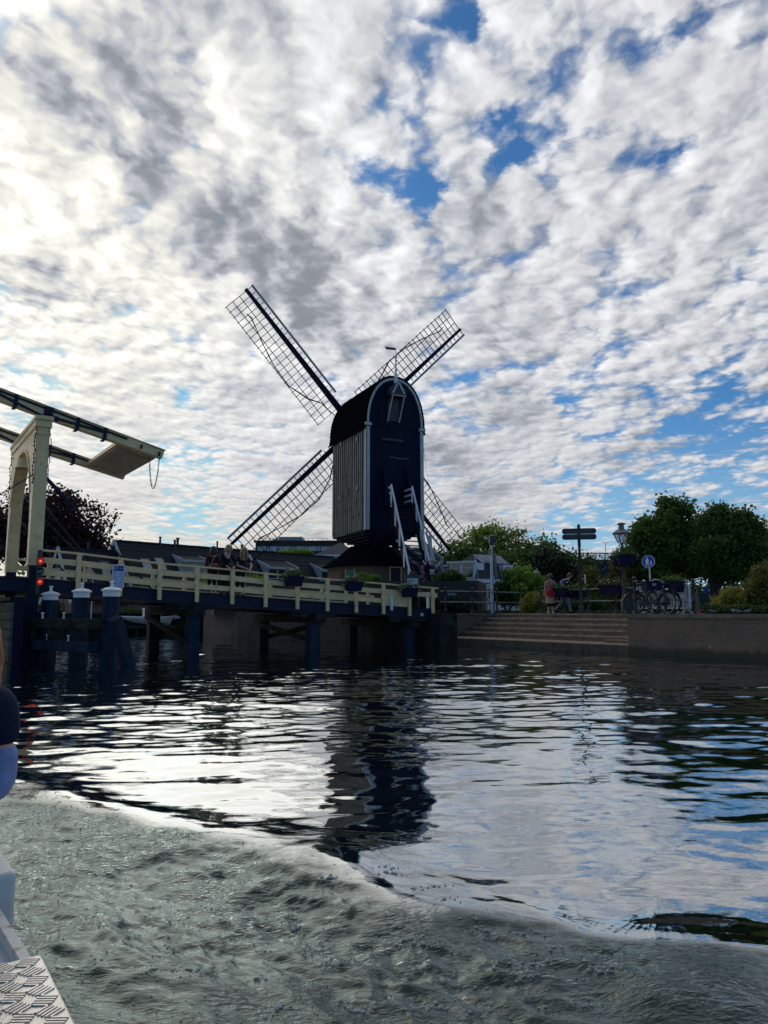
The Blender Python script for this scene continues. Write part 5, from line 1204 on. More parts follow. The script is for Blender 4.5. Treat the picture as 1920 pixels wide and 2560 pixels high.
railing('quay_railing', R1, 'black railing on the flank wall left of the steps', end0=.28)
R2 = [on_line(A0+qn*4.45, -qd, px) for px in (1354, 1411, 1472, 1540)]; 
dR = (R2[-1]-R2[0]).normalized(); R2.append(R2[-1]+dR*1.3)
railing('quay_railing', R2, 'black railing with flower boxes along the top of the steps')
R3 = [on_line(A0+qn*.2+qd*.25, (qn+qd*.05).normalized(), px) for px in (1589, 1665)]; d3 = (R3[1]-R3[0]); R3.append(R3[1]+d3)
railing('quay_railing', R3, 'black railing the bicycles lean against', .93, .45)
# flower boxes
petal = dict(w=mat('white_petals', (.75,.73,.72), .6, var=.05), p=mat('magenta_petals', (.35,.02,.12), .6, var=.1), r=mat('red_petals', (.35,.04,.05), .6, var=.1))
def flower_box(c, ux, w_, h, d_, label, mix, name='flower_box', hang=True, seed=0, parent=None, group='flower boxes with summer flowers'):
    rr = random.Random(seed); ux = V(ux).normalized(); uy = V((-ux.y, ux.x, 0)); root = parent or thing(name, c-V((0,0,h)), label, 'flower box', group)
    m_ = MB(); t_, b_ = (w_/2, d_/2), (w_/2*.80, d_/2*.72)
    q = [c+ux*sx*b_[0]+uy*sy*b_[1]-V((0,0,h)) for sx, sy in ((-1,-1),(1,-1),(1,1),(-1,1))]+[c+ux*sx*t_[0]+uy*sy*t_[1] for sx, sy in ((-1,-1),(1,-1),(1,1),(-1,1))]
    m_.add(q, [(3,2,1,0),(4,5,6,7),(0,1,5,4),(1,2,6,5),(2,3,7,6),(3,0,4,7)])
    for sy in (-1, 1): m_.bar(c+ux*-w_/2*1.03+uy*sy*d_/2-V((0,0,.02)), c+ux*w_/2*1.03+uy*sy*d_/2-V((0,0,.02)), .04, .05)
    for sx in (-1, 1): m_.bar(c+ux*sx*w_/2-uy*d_/2-V((0,0,.02)), c+ux*sx*w_/2+uy*d_/2-V((0,0,.02)), .04, .05)
    bx = m_.build('planter' if not parent else 'flower_box', M['planter'], root, bevel=.008)
    n = 420; P = rng.normal(size=(n,3))*np.array([w_*.36, d_*.4, .085]); P[:,2] = np.abs(P[:,2])+.0; P[:,0] = np.clip(P[:,0], -w_*.68, w_*.68)
    out = np.abs(P[:,0]) > w_*.5; P[out,2] -= rng.uniform(.02,.22,out.sum())
    R_ = np.array([ux[:], uy[:], (0,0,1)]); leaf_mesh('foliage', P@R_+np.array(c)+np.array([0,0,.02]), .035, LF['dark' if seed % 2 else 'hedge'], bx if parent else root, .6)
    for kind, k in mix:
        fm_ = MB()
        for i in range(k):
            x = rr.gauss(0, .4)*w_; x = max(-.66*w_, min(.66*w_, x)); z = abs(rr.gauss(.09,.06)) if abs(x) < w_*.5 else rr.uniform(-.15,.08)
            q = c+ux*x+uy*rr.gauss(-.05,.35)*d_+V((0,0,z+.03)); fm_.ball(q, rr.uniform(.017,.034), 6, 4, (1,1,.7))
        fm_.build({'w':'white_blossom','p':'magenta_blossom','r':'red_blossom'}[kind], petal[kind], bx if parent else root, smooth=True)
    return root
for i, (px, py, lab, mix) in enumerate(((726,1441,'navy flower box with white and red blooms hung on the bridge rail nearest the women', (('w',7),('r',4))),(875,1454,'navy flower box with magenta blooms hung in the middle of the bridge rail', (('w',9),('p',26))),(1014,1470,'navy flower box full of pale blooms at the low end of the bridge rail', (('w',24),('r',3))))):
    L_ = bpx(px); zc_ = at(px, py, (N0+bd*L_-bn*.25).y).z; flower_box(bp(L_, -.25, zc_), bd, .68, .34, .30, lab, mix, seed=i)
def near(p_, off): return p_-qn*off
flower_box(up(near(on_line(A0+qn*4.45, -qd, 1408), .22), at(1408,1472,R2[1].y).z), qd, .95, .36, .34, 'navy flower box with white blooms hung beside the walking couple', (('w',20),), seed=5)
flower_box(up(near(on_line(A0+qn*4.45, -qd, 1433), -.22), at(1433,1474,R2[1].y).z), qd, .8, .36, .34, 'dark flower box behind the one with white blooms by the couple', (('w',4),), seed=9)
flower_box(up(near(on_line(A0+qn*4.45, -qd, 1540), .25), at(1540,1463,R2[3].y).z), qd, 1.0, .36, .36, 'navy flower box with red and white blooms left of the litter bin', (('w',18),('r',26)), seed=6)
flower_box(up(at(1681,1453,24.3), at(1681,1453,24.3).z), qn, .95, .36, .36, 'navy flower box behind the right bicycle with one white bloom', (('w',3),('r',5)), seed=7)
# lantern post with its ring of flower boxes
lp = grd(1561, 26.6); lan = thing('lantern_post', lp, 'old style black lantern post carrying flower boxes halfway up', 'lantern')
ztop = at(1556, 1312, 26.6).z; zg = at(1558, 1358, 26.6).z; zr_0 = at(1558, 1333, 26.6).z
mb = MB(); mb.lathe([(.13,0),(.13,.5),(.09,.56),(.07,.62),(.055,.7),(.05,zg-QZ-.25),(.07,zg-QZ-.22),(.04,zg-QZ-.1),(.05,zg-QZ-.02),(.12,zg-QZ)], 12, lp); mb.build('pole', M['iron'], lan, smooth=35)
mb = MB(); mb.lathe([(.37,zr_0-.02),(.36,zr_0),(.22,zr_0+.10),(.11,zr_0+.15),(.10,zr_0+.30),(.16,zr_0+.32),(.16,zr_0+.35),(.09,zr_0+.38),(.05,ztop)], 6, V((lp.x,lp.y,0)), a0=.3); ro = mb.build('lantern_roof', mat('lantern_roof_grey', (.12,.12,.12), .4, var=.2), lan)
gm = bpy.data.materials.new('lantern_glass'); gm.use_nodes = True; gt = NT(gm.node_tree); gm.node_tree.nodes.clear(); go = gt.n('ShaderNodeOutputMaterial')
gtr = gt.n('ShaderNodeBsdfTransparent', {'Color': (.82,.85,.86,1)}); ggl = gt.n('ShaderNodeBsdfGlossy', {'Color': (.9,.9,.9,1), 'Roughness': .05}); gdf = gt.n('ShaderNodeBsdfDiffuse', {'Color': (.5,.52,.52,1)})
g1 = gt.n('ShaderNodeMixShader', {0: .22, 1: gtr.outputs[0], 2: ggl.outputs[0]}); g2 = gt.n('ShaderNodeMixShader', {0: .2, 1: g1.outputs[0], 2: gdf.outputs[0]}); gm.node_tree.links.new(g2.outputs[0], go.inputs[0])
mb = MB(); mb.lathe([(.13,zg+.02),(.29,zr_0-.03)], 4, V((lp.x,lp.y,0)), a0=.9); gl = mb.build('lantern_glass', gm, lan)
mb = MB()
for k in range(4):
    a = .9+k*math.pi/2; mb.bar(V((lp.x+.135*math.cos(a), lp.y+.135*math.sin(a), zg+.01)), V((lp.x+.295*math.cos(a), lp.y+.295*math.sin(a), zr_0-.02)), .03, .03)
mb.build('glazing_bar', M['iron'], gl)
zf = at(1565, 1390, 26.6).z
for k, (ox, oy) in enumerate(((0,-.28),(0,.28))):
    flower_box(V((lp.x+.02+ox, lp.y+oy, zf)), (1,.15,0), .66, .36, .34, '', (('w',8),('p',10)), seed=11+k, parent=lan)
# litter bin
bn_ = grd(1573, 24.6); bi = thing('litter_bin', bn_, 'dark green ribbed litter bin in front of the lantern post', 'bin')
mb = MB(); mb.lathe([(.17,0),(.17,.06),(.155,.07),(.165,.45),(.185,.46),(.185,.5),(.16,.51),(.16,.56),(.18,.57),(.18,.6),(.12,.64)], 20, bn_)
for k in range(14): a = 2*math.pi*k/14; mb.bar(bn_+V((.158*math.cos(a),.158*math.sin(a),.08)), bn_+V((.168*math.cos(a),.168*math.sin(a),.44)), .02, .012)
mb.build('body', M['binm'], bi); mb = MB(); mb.lathe([(.15,.0),(.16,.02)], 16, bn_-V((0,0,.01))); mb.build('foot', M['iron'], bi)
# finger post
sp_0 = grd(1453, 29.6); fp0 = thing('signpost', sp_0, 'tall black signpost with four round ended finger boards', 'signpost')
zt_ = at(1441, 1311, 29.6).z; mb = MB(); mb.lathe([(.10,0),(.10,.25),(.06,.3),(.052,zt_-QZ-.9),(.065,zt_-QZ-.88),(.065,zt_-QZ-.05),(.05,zt_-QZ)], 12, sp_0); mb.build('pole', M['iron'], fp0, smooth=35)
fu = V((.985, -.17, 0)); zm1, zm2 = at(1440,1328,29.6).z, at(1440,1342.5,29.6).z
for zz_, sd in ((zm1,-1),(zm1,1),(zm2,-1),(zm2,1)):
    pl = [(0.03,-.112),(.58,-.112)]+[(.58+.09*math.sin(a), -.112*math.cos(a)) for a in [math.pi*i/8 for i in range(1,8)]]+[(.58,.112),(.03,.112)]
    m_ = MB(); m_.prism(pl, V((sp_0.x,sp_0.y,zz_))-V((fu.y,-fu.x,0))*0+V((0,-.05,0)), fu*sd, (0,0,1), V((0,.03,0))); fo = m_.build('finger_board', M['iron'], fp0)
    m_ = MB(); rr = random.Random(int(zz_*100)+sd)
    for k in range(3 if zz_ == zm1 else 1):
        x = .10
        while x < .5:
            l2 = rr.uniform(.015,.04); o_ = V((sp_0.x,sp_0.y,zz_))+V((0,-.054,.055-.055*k))+fu*sd*x; m_.bar(o_, o_+fu*sd*l2, .004, .014); x += l2+.012
    m_.build('lettering', mat('tan_lettering', (.13,.10,.06), .6), fo)
m_ = MB(); m_.box(sp_0+V((.17,-.06,1.02+.35)), (.02,.1,.36)); m_.bar(sp_0+V((.04,-.03,1.37)), sp_0+V((.17,-.05,1.37)), .02, .02); m_.build('side_plate', M['white'], fp0)
# floodlight hanging behind the finger boards (on its own far mast)
q = at(1432, 1372, 33); hl = thing('hanging_sensor', q, 'small grey box hanging on a wire below the finger boards', 'sensor'); m_ = MB(); m_.box(q, (.09,.08,.13)); m_.lathe([(.03,.06),(.02,.1)], 8, q); m_.build('case', M['galv'], hl)
m_ = MB(); m_.tube([q+V((0,0,.08)), at(1430, 1340, 33)], .007, 5); m_.build('wire', M['galv'], hl)
# grey mast with a black sensor box
mt = on_line(C0-qd*.45, qn, 1231); mt0 = up(mt, QZ); ms = thing('traffic_mast', mt0, 'slim grey mast with a black box on top by the quay railing', 'mast')
zt_ = at(1236, 1340, mt.y).z; m_ = MB(); m_.lathe([(.085,0),(.085,.9),(.066,.95),(.06,zt_-QZ-.25)], 12, mt0); m_.build('pole', M['galv'], ms, smooth=35)
m_ = MB(); m_.box(mt0+V((.03,-.02,zt_-QZ-.22)), (.22,.26,.42)); m_.box(mt0+V((.17,.05,zt_-QZ-.15)), (.1,.2,.26)); m_.tube([mt0+V((-.04,0,zt_-QZ)), mt0+V((-.04,0,zt_-QZ+.18))], .012, 5); m_.build('sensor_box', M['iron'], ms, bevel=.01)
m_ = MB(); m_.box(mt0+V((-.08,-.03,zt_-QZ-.75)), (.03,.2,.3)); m_.build('side_sign', M['green'], ms)
m_ = MB(); m_.lathe([(.075,0),(.075,.08)], 12, mt0+V((0,0,1.5))); m_.box(mt0+V((.09,-.02,1.55)), (.05,.09,.35)); m_.build('junction_box', M['galv'], ms)
# pedestrian sign
pq = at(1621, 1404, 23.9); ps = thing('footpath_sign', grd(1626, 23.9), 'round blue sign with a white adult and child above the bicycles', 'sign')
nrm = V((-.62, -.78, 0)).normalized(); nu = V((-nrm.y, nrm.x, 0)); m_ = MB(); mm = Matrix((nu, V((0,0,1)), nrm)).transposed()
m_.lathe([(.205,-.01),(.205,.01)], 32, pq, mm); dsk = m_.build('disc', M['white'], ps)
m_ = MB(); m_.lathe([(.19,.0),(.19,.014)], 32, pq, mm); m_.build('blue_face', mat('sign_bright_blue', (.005,.03,.42), .4, var=.05), dsk)
def pict(o, s_):
    m_ = MB()
    def P(x, y): return o+nu*x*s_+V((0,0,1))*y*s_+nrm*.018
    c = P(0,.88); m_.add([c+(nu*math.cos(a)+V((0,0,math.sin(a))))*.085*s_ for a in [2*math.pi*i/12 for i in range(12)]], [tuple(range(12))])
    m_.add([P(-.13,.76),P(.13,.76),P(.17,.4),P(.11,.38),P(.10,.45),P(.16,0),P(.08,0),P(.0,.36),P(-.08,0),P(-.16,0),P(-.10,.45),P(-.12,.38),P(-.19,.4)], [tuple(range(13))]); return m_
pict(pq+V((0,0,-.15))-nu*.035, .31).build('adult_figure', M['white'], dsk); pict(pq+V((0,0,-.14))+nu*.085, .18).build('child_figure', M['white'], dsk)
m_ = MB(); m_.tube([V((pq.x+.05,pq.y+.02,QZ)), V((pq.x+.03,pq.y+.02,pq.z+.1))], .028, 8); m_.build('pole', M['galv'], ps)
# stack of crowd barriers
bc = grd(1722, 24.2); bdir = V((-.55, .83, 0)).normalized(); bside = V((.83, .55, 0))
bar0 = thing('crowd_barrier', V((0,0,0)), 'steel crowd barrier at the front of the leaning stack', 'barrier', 'steel crowd barriers')
m_ = MB(); hh_, ll_ = .98, 2.1
m_.tube([(0,0,.16),(0,0,hh_-.08),(.08,0,hh_),(ll_-.08,0,hh_),(ll_,0,hh_-.08),(ll_,0,.16)], .021, 8); m_.tube([(0,0,.18),(ll_,0,.18)], .021, 8); m_.build('frame', M['galv'], bar0, local=True)
m_ = MB()
for i in range(1, 18): m_.tube([(ll_*i/18,0,.18),(ll_*i/18,0,hh_)], .010, 6)
m_.build('bars', M['galv'], bar0, local=True)
for x in (.12, ll_-.12):
    m_ = MB(); m_.tube([(x,-.28,.0),(x,-.05,.16),(x,.05,.16),(x,.28,.0)], .02, 6); m_.build('foot', M['galv'], bar0, local=True)
m_ = MB(); m_.box((.22,-.02,.58), (.16,.01,.13)); m_.build('name_plate', M['white'], bar0, local=True)
ang_b = math.atan2(bdir.y, bdir.x)
bl_ = ['steel crowd barrier at the front of the leaning stack', 'steel crowd barrier second from the front of the stack', 'steel crowd barrier third from the front of the stack', 'steel crowd barrier at the back of the stack']
for k in range(4):
    loc = bc+bside*.075*k+bdir*(.03*k)
    if k == 0: bar0.location = loc; bar0.rotation_euler = (0,0,ang_b); ob = bar0
    else: ob = dup(bar0, loc, ang_b, bl_[k], 'steel crowd barriers')
# ---- bicycles
def bicycle(crate, rim, guard=True):
    root = bpy.data.objects.new('bicycle', None); COL.objects.link(root); R_ = .335
    for x, nm in ((.55,'front'),(-.52,'rear')):
        w_ = MB(); w_.tube([(x+R_*math.cos(a),0,R_+R_*math.sin(a)) for a in [2*math.pi*i/32 for i in range(32)]], .019, 8, closed=True); wo_ = w_.build('wheel', M['rubber'], root, smooth=True, local=True)
        w_ = MB(); w_.tube([(x+(R_-.03)*math.cos(a),0,R_+(R_-.03)*math.sin(a)) for a in [2*math.pi*i/32 for i in range(32)]], .012, 6, closed=True); w_.build('rim', rim, wo_, smooth=True, local=True)
        w_ = MB()
        for i in range(16): a = 2*math.pi*i/16; w_.tube([(x,.02*(-1)**i,R_), (x+(R_-.03)*math.cos(a),0,R_+(R_-.03)*math.sin(a))], .0022, 3)
        w_.tube([(x,-.05,R_),(x,.05,R_)], .025, 8); w_.build('spokes', M['iron'], wo_, local=True)
        g_ = MB(); g_.tube([(x+(R_+.035)*math.cos(a),0,R_+(R_+.035)*math.sin(a)) for a in [math.radians(d_) for d_ in (range(20,175,10) if nm == 'rear' else range(35,165,10))]], .02, 6); g_.build('mudguard', M['iron'], root, local=True)
    f = MB(); hd, ft = (.36,0,.82), (.40,0,.66); bb_, st_ = (-.05,0,.29), (-.22,0,.78)
    f.tube([(-.05,0,.29),(-.25,0,.86)], .016, 8); f.tube([bb_, ft], .019, 8); f.tube([(-.16,0,.62), (.37,0,.78)], .016, 8); f.tube([hd, ft], .022, 8)
    for s_ in (-.05,.05): f.tube([ft, (.43,s_,.62), (.55,s_,R_)], .012, 6); f.tube([bb_, (-.52,s_,R_)], .011, 6); f.tube([(-.20,0,.74), (-.52,s_,R_)], .010, 6)
    f.build('frame', M['iron'], root, smooth=40, local=True)
    f = MB(); f.tube([hd,(.33,0,.98)], .014, 6); f.tube([(.12,-.30,1.02),(.24,-.29,1.03),(.33,-.12,1.0),(.33,.12,1.0),(.24,.29,1.03),(.12,.30,1.02)], .012, 6); ho = f.build('handlebar', M['chrome'], root, smooth=40, local=True)
    f = MB()
    for s_ in (-1,1): f.tube([(.06,s_*.305,1.02),(.16,s_*.295,1.025)], .018, 6)
    f.build('grip', M['rubber'], ho, local=True)
    f = MB(); f.ball((-.27,0,.92), .13, 10, 6, (1.05,.72,.4)); f.ball((-.15,0,.92), .06, 8, 5, (1.3,.6,.5)); f.tube([(-.25,0,.84),(-.26,0,.9)], .014, 6); f.build('saddle', M['rubber'], root, smooth=True, local=True)
    f = MB(); f.tube([(-.05,-.06,.29),(-.05,.06,.29)], .035, 10); f.tube([(-.05,-.07,.29),(.05,-.07,.15)], .011, 6); f.tube([(-.05,.07,.29),(-.15,.07,.43)], .011, 6); f.box((.06,-.11,.15), (.09,.08,.025)); f.box((-.16,.11,.43), (.09,.08,.025)); f.box((-.25,-.045,.32), (.52,.02,.10)); f.build('crank', M['iron'], root, local=True)
    f = MB(); f.box((-.56,0,.72), (.36,.13,.02)); f.tube([(-.72,.05,.72),(-.52,.05,R_)], .007, 5); f.tube([(-.72,-.05,.72),(-.52,-.05,R_)], .007, 5); f.build('carrier', M['iron'], root, local=True)
    f = MB(); f.ball((.46,0,.74), .05, 10, 6); f.build('headlight', M['chrome'], root, smooth=True, local=True)
    if crate:
        f = MB(); x0, z0 = .56, .72; w2, h2, d2 = .46, .27, .34
        f.box((x0,0,z0+.01), (d2,w2,.02))
        for s_ in (-1,1): f.box((x0,s_*w2/2,z0+h2/2), (d2,.02,h2)); f.box((x0+s_*d2/2,0,z0+h2/2), (.02,w2,h2)); f.box((x0,s_*w2/2,z0+h2), (d2+.04,.04,.03)); f.box((x0+s_*d2/2,0,z0+h2), (.04,w2+.04,.03))
        co = f.build('crate', M['planter'], root, local=True)
        f = MB(); f.box((x0+d2/2+.013,0,z0+.17), (.006,.12,.075)); lo_ = f.build('emblem', mat('pale_emblem', (.42,.44,.46), .5), co, local=True)
        f = MB(); f.text('UR', .085, (x0+d2/2+.018,0,z0+.17), (0,1,0), (0,0,1)); f.build('emblem_lettering', M['planter'], lo_, local=True)
    return root
bkA = bicycle(True, M['iron']); tag(bkA, 'black bicycle with a navy crate on its front, facing the water', 'bicycle', 'bicycles parked at the quay corner')
def bike_at(o, px, Y, hx, hy, lean=.0):       # front wheel contact seen at px
    hv = V((hx, hy, 0)).normalized(); a = math.atan2(hv.y, hv.x); q = grd(px, Y); o.location = q-hv*.55; o.rotation_euler = (lean, 0, a)
bike_at(bkA, 1633, 22.75, .18, -1, .06)
bkB = bicycle(False, M['binm']); tag(bkB, 'black bicycle without a crate, right of the navy crate', 'bicycle', 'bicycles parked at the quay corner'); bike_at(bkB, 1673, 22.7, .80, -.62, -.10)
bkC = bicycle(False, M['galv']); tag(bkC, 'bicycle with a silver rim behind the railing post', 'bicycle', 'bicycles parked at the quay corner'); bike_at(bkC, 1608, 23.7, -.35, .94, .06)
# ---- pigeons on the pavement
def pigeon(label, p_, a, head=0):
    c, s_ = math.cos(a), math.sin(a); R_ = Matrix(((c,-s_,0),(s_,c,0),(0,0,1))).to_4x4() @ Matrix.Scale(.78, 4); R_.translation = p_
    root = thing('pigeon', p_, label, 'pigeon', 'pigeons on the quay')
    m_ = MB(R_); m_.tube([(-.20,0,.10),(-.12,0,.11),(-.04,0,.125),(.04,0,.135),(.09,0,.16),(.115,0,.195-head),(.135,0,.215-head),(.155,0,.212-head),(.165,0,.207-head)], [.012,.03,.058,.064,.05,.028,.028,.022,.005], 10)
    m_.build('body', mat('pigeon_grey', (.10,.11,.14), .6, var=.4, scale=20), root, smooth=True)
    for sd in (-1, 1):
        m_ = MB(R_); m_.ball((-.04,sd*.045,.13), .1, 8, 5, (1.2,.22,.45)); m_.build('wing', mat('pigeon_wing', (.16,.17,.20), .6, var=.4, scale=15), root, smooth=True)
        m_ = MB(R_); m_.tube([(.0,sd*.025,.09),(.0,sd*.025,.012),(.035,sd*.03,.004)], [.008,.005,.004], 5); m_.build('leg', M['red'], root)
    m_ = MB(R_); m_.tube([(.158,0,.212-head),(.182,0,.205-head)], [.007,.002], 5); m_.build('beak', M['iron'], root)
for px, Y, a, lab, hd in ((1777,24.0,2.6,'dark pigeon at the edge of the plants near the pink flowers',.05),(1832,23.6,1.4,'upright pigeon standing behind the walking pigeon',.0),(1868,22.9,.25,'grey pigeon walking right on the pavement',.02),(1842,22.8,3.0,'pigeon with its head down left of the walking pigeon',.09)): pigeon(lab, grd(px, Y, QZ-.016), a, hd)
# ---- small things
def small_lamp():
    p_ = grd(1344, 40); root = thing('garden_lamp', p_, 'small old style garden lamp among the bright bushes', 'lamp'); z0 = at(1344, 1447, 40).z
    m_ = MB(); m_.tube([p_, V((p_.x,p_.y,z0))], .035, 8); m_.build('pole', M['iron'], root)
    m_ = MB(); m_.lathe([(.09,z0),(.16,z0+.32)], 6, V((p_.x,p_.y,0))); m_.build('lantern_glass', gm, root)
    m_ = MB(); m_.lathe([(.20,z0+.32),(.17,z0+.36),(.07,z0+.42),(.05,z0+.5),(.02,z0+.56)], 8, V((p_.x,p_.y,0))); m_.build('lantern_roof', mat('lamp_roof_pale', (.30,.31,.31), .5), root)
small_lamp()
def info_board():
    p_ = V((at(1032,1470,32.4).x, 32.4, QZ)); root = thing('info_board', p_, 'dark framed information board with a pale map beside the mill', 'board')
    c = at(1032, 1455, 32.4); m_ = MB(); m_.prism([(x,y) for x,y in rrect(.62,.66,.06)], c, V((.98,.2,0)), (0,0,1), V((0,.05,0))); fr_ = m_.build('frame', M['iron'], root)
    m_ = MB(); m_.prism([(-.25,-.3),(.25,-.3),(.25,.16),(-.25,.16)], c+V((0,-.012,0)), V((.98,.2,0)), (0,0,1), V((0,.01,0))); pn = m_.build('panel', mat('board_paper', (.52,.54,.55), .5, var=.05), fr_)
    m_ = MB(); m_.prism([(-.21,.12),(.02,.12),(.04,.0),(-.04,-.1),(-.2,-.06)], c+V((0,-.018,0)), V((.98,.2,0)), (0,0,1), V((0,.005,0))); m_.build('map', mat('map_grey', (.27,.32,.34), .5, var=.5, scale=18), pn)
    m_ = MB()
    for k in range(9): m_.bar(c+V((.09,-.0-.02,.10-.04*k)), c+V((.09+random.uniform(.07,.13),.005-.0,.10-.04*k)), .003, .008)
    m_.build('text_lines', M['grey'], pn)
    m_ = MB()
    for s_ in (-.26,.26): m_.tube([V((p_.x+s_,32.45,QZ)), V((p_.x+s_,32.45,c.z+.2))], .03, 6)
    m_.build('leg', M['iron'], root)
info_board()
def bollard(p_, h, label):
    root = thing('white_bollard', p_, label, 'bollard', 'white bollards at the bridge end'); m_ = MB(); m_.lathe([(.06,0),(.055,h-.06),(.045,h-.02),(.02,h)], 12, p_); m_.build('post', M['white'], root, smooth=40)
    m_ = MB(); m_.lathe([(.075,0),(.075,.04)], 12, p_-V((0,0,.002))); m_.build('foot', M['grey'], root)
bollard(bp(bpx(976), -.07, rt(bpx(976))-1.02), .60, 'white bollard in front of the cream end panel')
bollard(bp(bpx(1074), .12, rt(bpx(1074))-.86), .66, 'white bollard beside the last post of the bridge rail')
fg = thing('flag', at(233, 1460, 46), 'small red and white flag on a thin pole beyond the railing', 'flag'); q = at(234, 1418, 46)
m_ = MB(); m_.tube([V((q.x,46,.6)), q], .03, 6); m_.build('pole', M['white'], fg); m_ = MB()
for k in range(5): m_.prism([(0,-.3*k/5-.15),(.02,-.1-.3*k/5),(.0,-.9),(-.22+.03*k,-.95)], q+V((-.02,-.02*k,.0)), V((1,0,0)), (0,0,1), V((0,.012,0)))
m_.build('cloth', M['red'], fg)
cab = thing('cabinet', grd(1762, 31), 'dark green cabinet with a blue panel left of the bare trunk', 'cabinet'); q = grd(1764, 31); m_ = MB(); m_.box(q+V((0,0,.42)), (.72,.4,.75)); m_.box(q+V((0,0,.82)), (.8,.46,.06)); m_.build('body', M['binm'], cab, bevel=.01)
m_ = MB(); m_.box(q+V((-.02,-.15,.98)), (.16,.03,.24)); m_.build('blue_panel', mat('panel_blue', (.01,.05,.35), .4), cab)
# ================================================================== boats
# moored white motorboat on the far side
def moored_boat():
    q0, q1 = at(284, 1541, 45.4), at(424, 1543, 45.4); L = q1.x-q0.x; zg_ = q0.z; root = thing('motorboat', V(((q0.x+q1.x)/2, 45.4, zg_-.55)), 'white open motorboat with a covered outboard lying at the far bank', 'boat')
    st = [(0,.04,0,.0),(.10,.32,-.0,.14),(.28,.62,-.02,.30),(.55,.78,-.03,.42),(.8,.80,-.03,.46),(1.0,.74,-.02,.46)]; vs = []; fs = []
    for u, w_, dz, dp_ in st:
        x = q0.x+L*u; rake = .10*(1-u)
        vs += [(x, 45.4-w_, zg_+dz), (x+rake*3, 45.4-w_*.72, zg_-dp_*.55), (x+rake*4, 45.4, zg_-dp_-.06), (x+rake*3, 45.4+w_*.72, zg_-dp_*.55), (x, 45.4+w_, zg_+dz)]
    for i in range(len(st)-1):
        for j in range(4): fs.append((i*5+j, i*5+j+1, (i+1)*5+j+1, (i+1)*5+j))
    n = len(st)-1; fs.append((n*5, n*5+1, n*5+2, n*5+3, n*5+4))
    m_ = MB(); m_.add(vs, fs); hull = m_.build('hull', M['white'], root, smooth=40)
    m_ = MB()
    for i in range(len(st)-1):
        for j in (0, 4): m_.bar(vs[i*5+j], vs[(i+1)*5+j], .09, .05)
        m_.quad(V(vs[i*5])-V((0,0,.12)), V(vs[(i+1)*5])-V((0,0,.12)), V(vs[(i+1)*5+4])-V((0,0,.12)), V(vs[i*5+4])-V((0,0,.12)))
    m_.build('gunwale', M['white'], hull)
    m_ = MB(); m_.box((q0.x+L*.62, 45.4, zg_+.14), (.5,.7,.3)); m_.bar((q0.x+L*.56,45.4,zg_+.2),(q0.x+L*.53,45.4,zg_+.5),.6,.03); m_.build('console', M['white'], root, bevel=.03)
    m_ = MB(); m_.box((q0.x+L*.76, 45.4, zg_+.1), (.4,.9,.12)); m_.build('bench', M['grey'], root, bevel=.02)
    m_ = MB(); m_.ball((q1.x+.0, 45.4, zg_+.30), .30, 12, 8, (1.05,.75,.8)); m_.build('outboard_cowl', M['white'], root, smooth=True)
    m_ = MB(); m_.bar((q1.x+.12,45.4,zg_+.2), (q1.x+.42,45.4,zg_-.12), .14, .2); m_.bar((q1.x+.36,45.4,zg_+.0), (q1.x+.62,45.4,zg_-.1), .12, .12); m_.tube([(q1.x-.2,45.4,zg_+.4),(q1.x-.5,45.4,zg_+.5)], .025, 6); m_.build('outboard_leg', M['grey'], root)
    m_ = MB(); m_.text('m', .16, (q0.x+L*.57, 45.4-.735, zg_-.16), (1,0,0), (0,0,1)); 
    d_ = MB(); d_.box(((q0.x+q1.x)/2, 45.7, zg_-.62), (L+3, 2.2, .16)); 
    for i in range(7): x = q0.x-1.2+i*(L+2.4)/6; d_.lathe([(.09,-1.2),(.09,zg_-.54)], 8, (x, 44.75, 0))
    tag(d_.build('jetty', M['timber']), 'low dark timber jetty under the white motorboat', 'jetty')
moored_boat()
# our tour boat: only its starboard edge shows at the lower left
ZG = .56
ga, gb_ = gp(179, 2560, ZG), gp(14, 2235, ZG); bu = V((gb_.x-ga.x, gb_.y-ga.y, 0)).normalized(); bv = V((bu.y, -bu.x, 0))
if bv.x < 0: bv = -bv
O_ = V((ga.x, ga.y, 0))
def tb(s_, v_, z): return O_+bu*s_+bv*v_+V((0,0,z))
def sv(px, py, z): q = gp(px, py, z)-O_; return q.dot(bu), q.dot(bv)
s_pl, v_pl = sv(102, 2385, ZG); s_bl0, v_bl = sv(33, 2181, ZG+.05)
s1_, v1_ = sv(69, 2389, ZG-.02)
tour = thing('tour_boat', tb(.8, -1.0, 0), 'white steel tour boat edge with checker plate and worn gunwale in the foreground', 'boat')
m_ = MB(); hullp = [(-2.6,-.02),(s_pl,v1_-.03),(s_bl0,v1_-.05),(s_bl0+.34,v1_-.06),(s_bl0+1.6,v1_-.16),(4.6,-.75),(5.6,-1.35),(5.6,-1.6),(4.6,-2.1),(3.2,-2.4),(-2.6,-2.4)]
for (a, b) in zip(hullp, hullp[1:]+hullp[:1]):
    m_.add([tb(a[0],a[1],-.35), tb(b[0],b[1],-.35), tb(b[0],b[1],ZG-.07), tb(a[0],a[1],ZG-.07), tb(a[0]*1.0,a[1]-.05,-.35), tb(b[0],b[1]-.05,-.35), tb(b[0],b[1]-.05,ZG-.07), tb(a[0],a[1]-.05,ZG-.07)], [(0,1,2,3),(7,6,5,4),(3,2,6,7),(0,4,5,1)])
m_.build('hull', mat('boat_white', (.62,.63,.60), .35, var=.08, patch=((.30,.24,.18), 7, .66, .76)), tour)
m_ = MB(); m_.prism([(p_[0], p_[1]) for p_ in hullp], tb(0,0,.0), bu, bv, V((0,0,.05))); m_.build('floor', M['timber'], tour)
